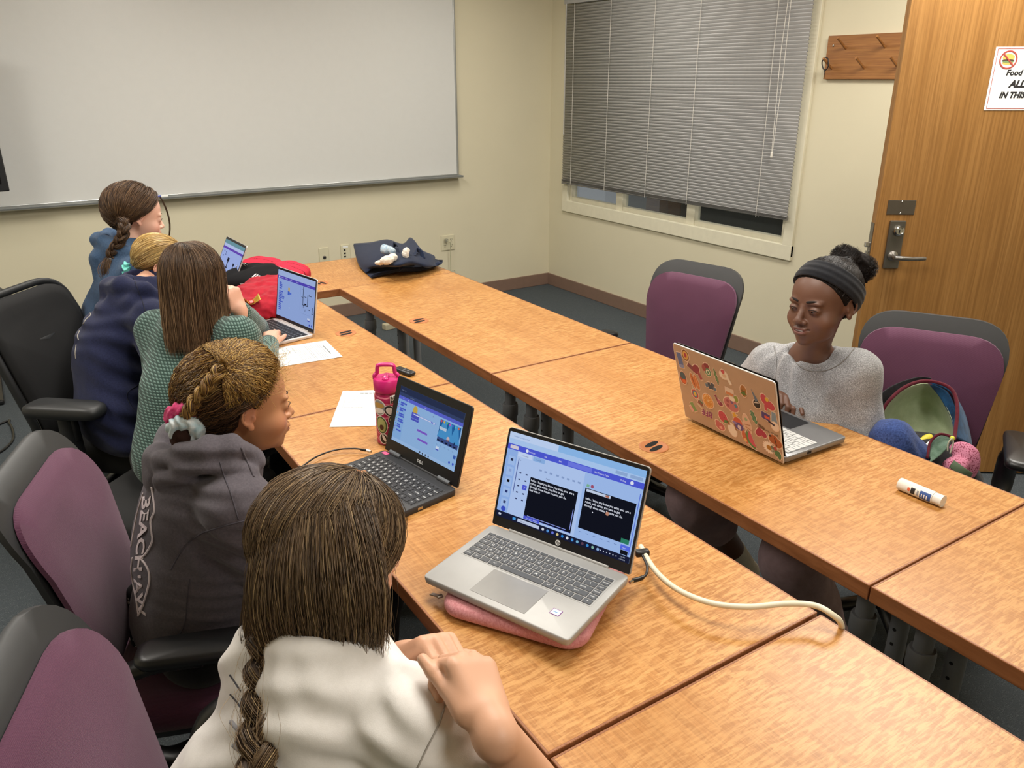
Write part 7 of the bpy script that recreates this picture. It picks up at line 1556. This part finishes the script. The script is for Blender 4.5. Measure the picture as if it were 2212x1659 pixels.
# ================= blue hoodie, brown plait =================
def personE():
    c = PX(293, 466, 3.05); R = hframe(rad(6), -.22, 0); sc = 1.
    root = empty('person', (-3.66, -2.03, .46), 0, 'person with a brown plait and blue hoodie sitting nearest the whiteboard', 'person')
    SR = PX(300, 590, 2.93); SL = SR+A(-.03, .28, 0); N = PX(285, 545, 3.07); PV = A(-3.66, -2.06, .54); ER = A(-3.45, -2.15, .76); WR = A(-3.26, -1.82, .79); EL = A(-3.42, -1.62, .78); WL = A(-3.24, -1.62, .79)
    S = SDF(); head(S, R, c, sc, eyes=.0026); S.cap(loc_w(R, c, sc, (0, -.022, -.04)), N, .037, .040, k=.014); S.cap(SR, SL, .045, k=.04); S.cap(N, N*.65+PV*.35, .05, .06, k=.03)
    S.chain([SR, ER, WR], [.038, .033, .023], k=.02); S.chain([SL, EL, WL], [.038, .033, .023], k=.02); hand(S, WR, A(.9, .3, 0), A(0, 0, 1), -1, .93); hand(S, WL, A(.9, -.1, 0), A(0, 0, 1), 1, .93)
    lo, hi = bbox([c+A(0, 0, .12), SR, SL, ER, WR, EL, WL, PV, WR+A(.12, .1, 0)], .1); b = sdfobj('body', S, lo, hi, .0042, M_skin, root, col=skincol('#dcb09c', (R, c, sc), '#b8706c', '#d89484')); face_parts(b, R, c, sc, '#3a2820', (.1, -.3), sides=(1,))
    S = SDF(); S.K = .05; S.chain([N-A(0, 0, .02), N*.5+PV*.5, PV+A(0, 0, .03)], [.085, .125, .13], k=.05); S.cap(SR, SL, .062, k=.04); S.ell(PX(285, 640, 3.05), (.12, .165, .13), k=.06); S.ell(PX(270, 740, 3.1), (.13, .17, .16), k=.06); S.cap(N, PX(285, 620, 3.03), .075, .09, k=.05); hoodie_arm(S, SR, ER, WR); hoodie_arm(S, SL, EL, WL)
    S.chain([PX(318, 560, 2.98), PX(290, 548, 2.95), PX(255, 540, 2.96), PX(225, 522, 3.0), PX(212, 518, 3.08), PX(235, 508, 3.18), PX(275, 512, 3.22)], [.024]*7, k=.016)
    S.chain([PX(250, 545, 3.0), PX(226, 560, 3.03), PX(225, 590, 3.04)], [.045, .048, .04], k=.02); S.ell(PX(220, 560, 3.05), (.04, .07, .045), k=.02); S.ell(PX(212, 553, 3.0), (.022, .03, .012), k=.01)
    S.cap(N+A(0, 0, .01), N+A(.014, 0, .12), .045, .062, k=.008, op='s'); S.ell(PX(238, 518, 3.08), (.03, .06, .02), k=.012, op='s')
    lo, hi = bbox([SR, SL, ER, WR, EL, WL, PV, PX(215, 550, 3.05)], .17); sdfobj('hoodie', S, lo, hi, .0055, M_blueh, root, disp=lambda p: .005*wob(p, 18, 3)+.002*wob(p, 60, 2))
    S = SDF(); S.K = .04
    for s in (-1, 1): leg(S, PV+A(0, s*.08, 0), PV+A(.38, s*.1, 0), A(-3.26, -2.03+s*.12, .1), (.088, .066, .05))
    lo, hi = bbox([PV, PV+A(.5, 0, 0), A(*PV[:2], .05)], .18); sdfobj('trousers', S, lo, hi, .008, M_blackc, root); shoes(root, [A(-3.26, -1.92, 0), A(-3.26, -2.15, 0)], 0, M_shoe)
    haircap(root, R, c, sc, '#2a1c14', grow=.008, lo=-.07, front=.0); g = PX(262, 484, 2.98); cs = ['#2c1e16', '#44301f', '#5c442e', '#7a5e42']
    P, d, lay = combed(5500, 20, R, c, sc, g, lambda p: hairmask(p, .018, -.065) & ~((p[:, 1] > .02) & (p[:, 2] < .035)), h0=.004, vol=.012, thick=.009, wave=.0016, wf=2, clump=12, gr=.014, ears=2)
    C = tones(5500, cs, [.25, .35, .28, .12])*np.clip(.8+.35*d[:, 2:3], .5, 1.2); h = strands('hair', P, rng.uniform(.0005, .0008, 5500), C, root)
    braid('plait', [g+A(0, 0, .01), PX(268, 480, 2.93), PX(268, 500, 2.92), PX(258, 522, 2.93), PX(246, 540, 2.94), PX(240, 556, 2.95)], .044, h, cs, [.25, .35, .28, .12], n=60, r=.0008, tap=1.0)
    e_ = PX(239, 560, 2.95); MB().sweep([e_+UPV*.006, e_-UPV*.006], .012, 14).build('hair_tie', plain('grey_elastic', '#8a8c8e', .6), h, smooth=True)
    n = 350; t_ = np.linspace(0, 1, 10)[None, :, None]; q = rng.normal(0, 1, (n, 1, 3)); P = e_+q*.006+t_*(PX(234, 602, 2.95)-e_)+q*.006*np.sin(3*t_); strands('plait_end', P, .0007, tones(n, cs), h)
    W = lambda q: loc_w(R, c, sc, q); n = 40; a = rng.normal(0, 1, (n, 1, 3)); st, md, en = W((.03, .075, .085)), W((.045, .135, .0)), W((.03, .112, -.10)); P = (1-t_)**2*st+2*t_*(1-t_)*md+t_*t_*en+a*.0012; strands('loose_strands', P, .0003, tones(n, cs), h)
    return anchor(root)

# ================= grey jumper, headband =================
def personF():
    c = PX(1779, 655, 2.20); az = rad(176); R = hframe(rad(181), -.02, .05); sc = 1.07
    root = empty('person', (-1.93, -4.20, .46), 0, 'smiling person with a black headband and grey jumper behind the stickered laptop', 'person')
    SL = PX(1848, 806, 2.26); SR = PX(1664, 785, 2.46); N = (SL*.5+SR*.5)+A(-.01, 0, .040); PV = A(-1.90, -4.18, .53); EL = PX(1868, 940, 2.30); WL = PX(1800, 955, 2.46); ER = PX(1602, 838, 2.56); WR = PX(1686, 842, 2.43)
    S = SDF(); head(S, R, c, sc, nose=1.22, lips=1.3, full=1.13, eyes=.0036, smile=.55); S.cap(loc_w(R, c, sc, (0, -.022, -.04)), N, .037, .040, k=.014); S.cap(N, (SL+SR)/2+A(-.012, 0, -.03), .042, .048, k=.03)
    S.cap(SR, SL, .045, k=.05); S.cap(N, N*.65+PV*.35, .05, .06, k=.03); S.chain([SR, ER, WR], [.038, .033, .0235], k=.02); S.chain([SL, EL, WL], [.038, .033, .0235], k=.02)
    hand(S, WR, onz(1722, 876, .785)-WR, unit(A(.1, -.2, 1)), 1, .98, per=((.15, .25, .2), (.55, .8, .5), (.6, .9, .6), (.7, .9, .6)), thumb=(.55, .15))
    RK_, LK_ = A(-2.33, -4.05, .50), A(-2.34, -4.42, .50); RA, LA = A(-2.04, -4.04, .13), A(-2.18, -4.46, .13); RH, LH = PV+A(0, .09, 0), PV+A(0, -.09, 0)
    S.chain([RH, RK_, RA], [.08, .052, .035], k=.03); S.chain([LH, LK_, LA], [.08, .052, .035], k=.03)
    lo, hi = bbox([c+A(0, 0, .12), SR, SL, ER, WR, EL, WL, PV, WR+A(-.1, -.12, 0), RK_, RA, LK_, LA], .1)
    b = sdfobj('body', S, lo, hi, .0032, M_skin, root, col=skincol('#644434', (R, c, sc), '#70453c', '#694535')); face_parts(b, R, c, sc, '#120c0a', (0.10, -.45), teeth=True, browt=.0028)
    S = SDF(); S.K = .05; S.chain([N-A(0, 0, .03), N*.62+PV*.38, N*.4+PV*.6, PV+A(0, 0, .03)], [.068, .098, .115, .125], k=.05); S.cap(SR+A(0, 0, -.012), SL+A(0, 0, -.012), .062, k=.05); Rz = rotz(az)
    S.ell(PX(1764, 868, 2.50), (.11, .175, .14), R=Rz, k=.06); S.ell(PX(1776, 960, 2.50), (.11, .175, .16), R=Rz, k=.06); S.ell(PV+A(0, 0, .07), (.14, .17, .12), R=Rz, k=.05); S.cap(N+A(-.0, 0, -.02), PX(1766, 842, 2.45), .058, .09, k=.05); S.cap(N, SL, .045, .045, k=.03); S.cap(N, SR, .045, .045, k=.03)
    hoodie_arm(S, SR, ER, WR, (.062, .054, .038), .80); S.cap(SL, EL, .063, .056, k=.04); S.cap(EL, EL+(WL-EL)*.85, .050, .040, k=.03); S.cap(PX(1858, 868, 2.25), PX(1794, 908, 2.37), .026, .016, k=.015)
    S.ell(N+A(-.022, -.008, .030), (.062, .070, .050), R=rotz(az) @ roty(-.35), k=.014, op='s'); S.cap(N+A(-.01, 0, .05), N+A(-.02, -.0, .14), .062, .07, k=.02, op='s')
    fd = folds([(PX(1640, 800, 2.3), A(.5, .6, .1), .045, .005, .10), (PX(1700, 830, 2.3), A(.6, .8, .1), .05, .004, .12), (PX(1840, 880, 2.1), A(.3, .8, .7), .05, .006, .09), (PX(1880, 950, 2.1), A(0, .5, 1), .04, .006, .08)])
    lo, hi = bbox([SR, SL, ER, WR, EL, WL, PV, N], .18); js = sdfobj('jumper', S, lo, hi, .0042, M_gsw, root, disp=lambda p: .004*wob(p, 18, 5)+.0012*wob(p, 70, 2)+fd(p))
    sewn(js, [(1698, 738), (1715, 778), (1745, 800), (1785, 800), (1820, 782), (1846, 752)], .0016, plain('collar_seam', '#7d7a76', .9), 'collar_seam', js); sewn(js, [(1672, 748), (1678, 780), (1676, 820)], .0011, plain('collar_seam', '#7d7a76', .9), 'front_seam', js)
    S = SDF(); S.K = .03; S.chain([RH, RK_, RK_+(RA-RK_)*.30], [.095, .085, .080], k=.03); S.chain([LH, LK_, LK_+(LA-LK_)*.85], [.095, .085, .075], k=.03)
    lo, hi = bbox([PV, RK_, LK_, LA, RH], .15); sdfobj('trousers', S, lo, hi, .006, M_mauve, root, disp=lambda p: .007*wob(p, 24, 4)+.003*wob(p, 60, 2))
    for a_, k_ in ((RA, RK_), (LA, LK_)):
        S = SDF(); S.K = .01; S.chain([a_-A(0, 0, .06), a_, a_+(k_-a_)*.30], [.04, .039, .042]); lo, hi = bbox([a_, a_+(k_-a_)*.3], .12); sdfobj('sock', S, lo, hi, .005, M_wc2, root)
    shoes(root, [RA, LA], PI, M_shoew)
    M_blk = '#120d0b'; haircap(root, R, c, sc, M_blk, grow=.006, lo=-.07, front=.004); g = loc_w(R, c, sc, (-.02, -.085, .115)); cs = ['#0d0908', '#1a1310', '#2a201b']
    P, d, lay = combed(4500, 20, R, c, sc, g, lambda p: hairmask(p, -.002, -.062), h0=.003, vol=.003, thick=.004, wave=.0012, wf=9, clump=5, gr=.008)
    h = strands('hair', P, rng.uniform(.0004, .0007, 4500), tones(4500, cs), root)
    b1, b2, b3 = PX(1822, 556, 2.22), PX(1866, 580, 2.22), PX(1850, 600, 2.25); S = SDF(); S.K = .02; S.ell(b1, (.038, .036, .028)); S.ell(b1*.5+b2*.5, (.034, .034, .034)); S.ell(b2, (.034, .032, .034)); S.ell(b3, (.03, .03, .03)); lo, hi = bbox([b1, b2], .08)
    bn = sdfobj('puff_bun', S, lo, hi, .003, M_hcap, h, disp=lambda p: .004*wob(p, 120, 2)+.0025*wob(p, 300, 4), col=lambda V: np.tile(A(hx('#15100e')), (len(V), 1)))
    n = 2600; d_ = rng.normal(size=(n, 3)); d_ /= np.linalg.norm(d_, axis=1)[:, None]; cc_ = np.array([b1, b2])[rng.integers(0, 2, n)]; t_ = np.linspace(0, 1, 9)[None, :, None]; q = rng.normal(size=(n, 1, 3)); q2 = rng.normal(size=(n, 1, 3))
    P = cc_[:, None]+d_[:, None]*(.024+t_*.015)+.0045*np.sin(11*t_+q*3)*q2*.5; strands('bun_curls', P, .00035, tones(n, cs), bn)
    st = CC+CR3*onskull(500, R, c, sc, lambda p: (abs(p[:, 1]*.9-p[:, 2]*.75-.000) < .006) & (p[:, 2] > -.015)); q = rng.normal(size=(500, 1, 3)); P = st[:, None]*1.03+t_*(.006*q+A(0, -.006, .010))+.0015*np.sin(14*t_+q*4); strands('hairline', P @ R.T+c, .00025, tones(500, cs), h)
    S = SDF(); S.K = .004; S.at(R, c, sc); S.ell(CC, CR3+.0135); nn = unit(A(0, .66, -.75)); S.plane(nn*-.017, nn, k=.003); S.plane(nn*-.070, -nn, k=.003); S.ell(CC, CR3+.006, op='s', k=.002)
    C_ = c+R @ CC; sdfobj('headband', S, C_-.14, C_+.14, .003, fabric('black_jersey', '#15161a', '#1c1d22', 600.), root, disp=lambda p: .0007*np.sin((((p-c) @ R) @ nn)*330))
    return anchor(root)
for f_ in (personA, personB, personC, personD, personE, personF): f_()
EXPO = .0
# ------------------------------------------------------------ lights and camera
def troffer(x, y, sx, sy, power, name='ceiling_light', lab=''):
    e = empty(name, (x, y, H_ROOM-.01), 0, lab, 'ceiling light')
    mb = MB()
    for s in (-1, 1): mb.box((s*sx/2, 0, -.005), (.03, sy+.03, .03), bev=.003); mb.box((0, s*sy/2, -.005), (sx+.03, .03, .03), bev=.003)
    mb.build('frame', M_frame, e)
    MB().box((0, 0, .0), (sx-.02, sy-.02, .006)).build('diffuser', emis('#fff4e2', 3.), e)
    L = bpy.data.lights.new('lamp', 'AREA'); L.shape = 'RECTANGLE'; L.size = sx-.03; L.size_y = sy-.03; L.energy = power; L.color = (1, .955, .885)
    o = bpy.data.objects.new('lamp', L); COL.objects.link(o); o.location = (x, y, H_ROOM-.045)
LG = [(-.95, -4.0, .6, 1.2, 52, 'ceiling light panel above the door'), (-3.0, -4.1, .6, 1.2, 34, 'ceiling light panel above the middle of the tables'), (-3.0, -1.9, .6, 1.2, 40, 'ceiling light panel above the far table'),
      (-1.1, -1.5, .6, 1.2, 20, 'ceiling light panel in the window corner'), (-4.9, -2.6, .6, 1.2, 36, 'ceiling light panel on the left'), (-3.0, -6.6, .6, 1.2, 30, 'ceiling light panel behind the viewer')]
for x, y, a, b, p, l in LG: troffer(x, y, a, b, p, lab=l)
L = bpy.data.lights.new('corridor_lamp', 'AREA'); L.size = .6; L.energy = 6; o = bpy.data.objects.new('corridor_lamp', L); COL.objects.link(o); o.location = (1.0, -2.2, 2.5)
sc = bpy.context.scene
w = bpy.data.worlds.new('World'); sc.world = w; w.use_nodes = True; w.node_tree.nodes['Background'].inputs[0].default_value = (.9, .95, 1, 1); w.node_tree.nodes['Background'].inputs[1].default_value = .25
cd = bpy.data.cameras.new('Camera'); cam = bpy.data.objects.new('Camera', cd); COL.objects.link(cam)
cd.sensor_fit = 'HORIZONTAL'; cd.sensor_width = 36.; cd.lens = FPX/2212*36; cd.clip_start = .05
R = Matrix(((RT[0], UPV[0], -FW[0]), (RT[1], UPV[1], -FW[1]), (RT[2], UPV[2], -FW[2]))).to_4x4(); R.translation = Vector(CP)
cam.matrix_world = R; sc.camera = cam
sc.view_settings.view_transform = 'Standard'; sc.view_settings.look = 'None'; sc.view_settings.gamma = 1; sc.view_settings.exposure = EXPO
try: sc.view_settings.use_curve_mapping = False
except Exception: pass
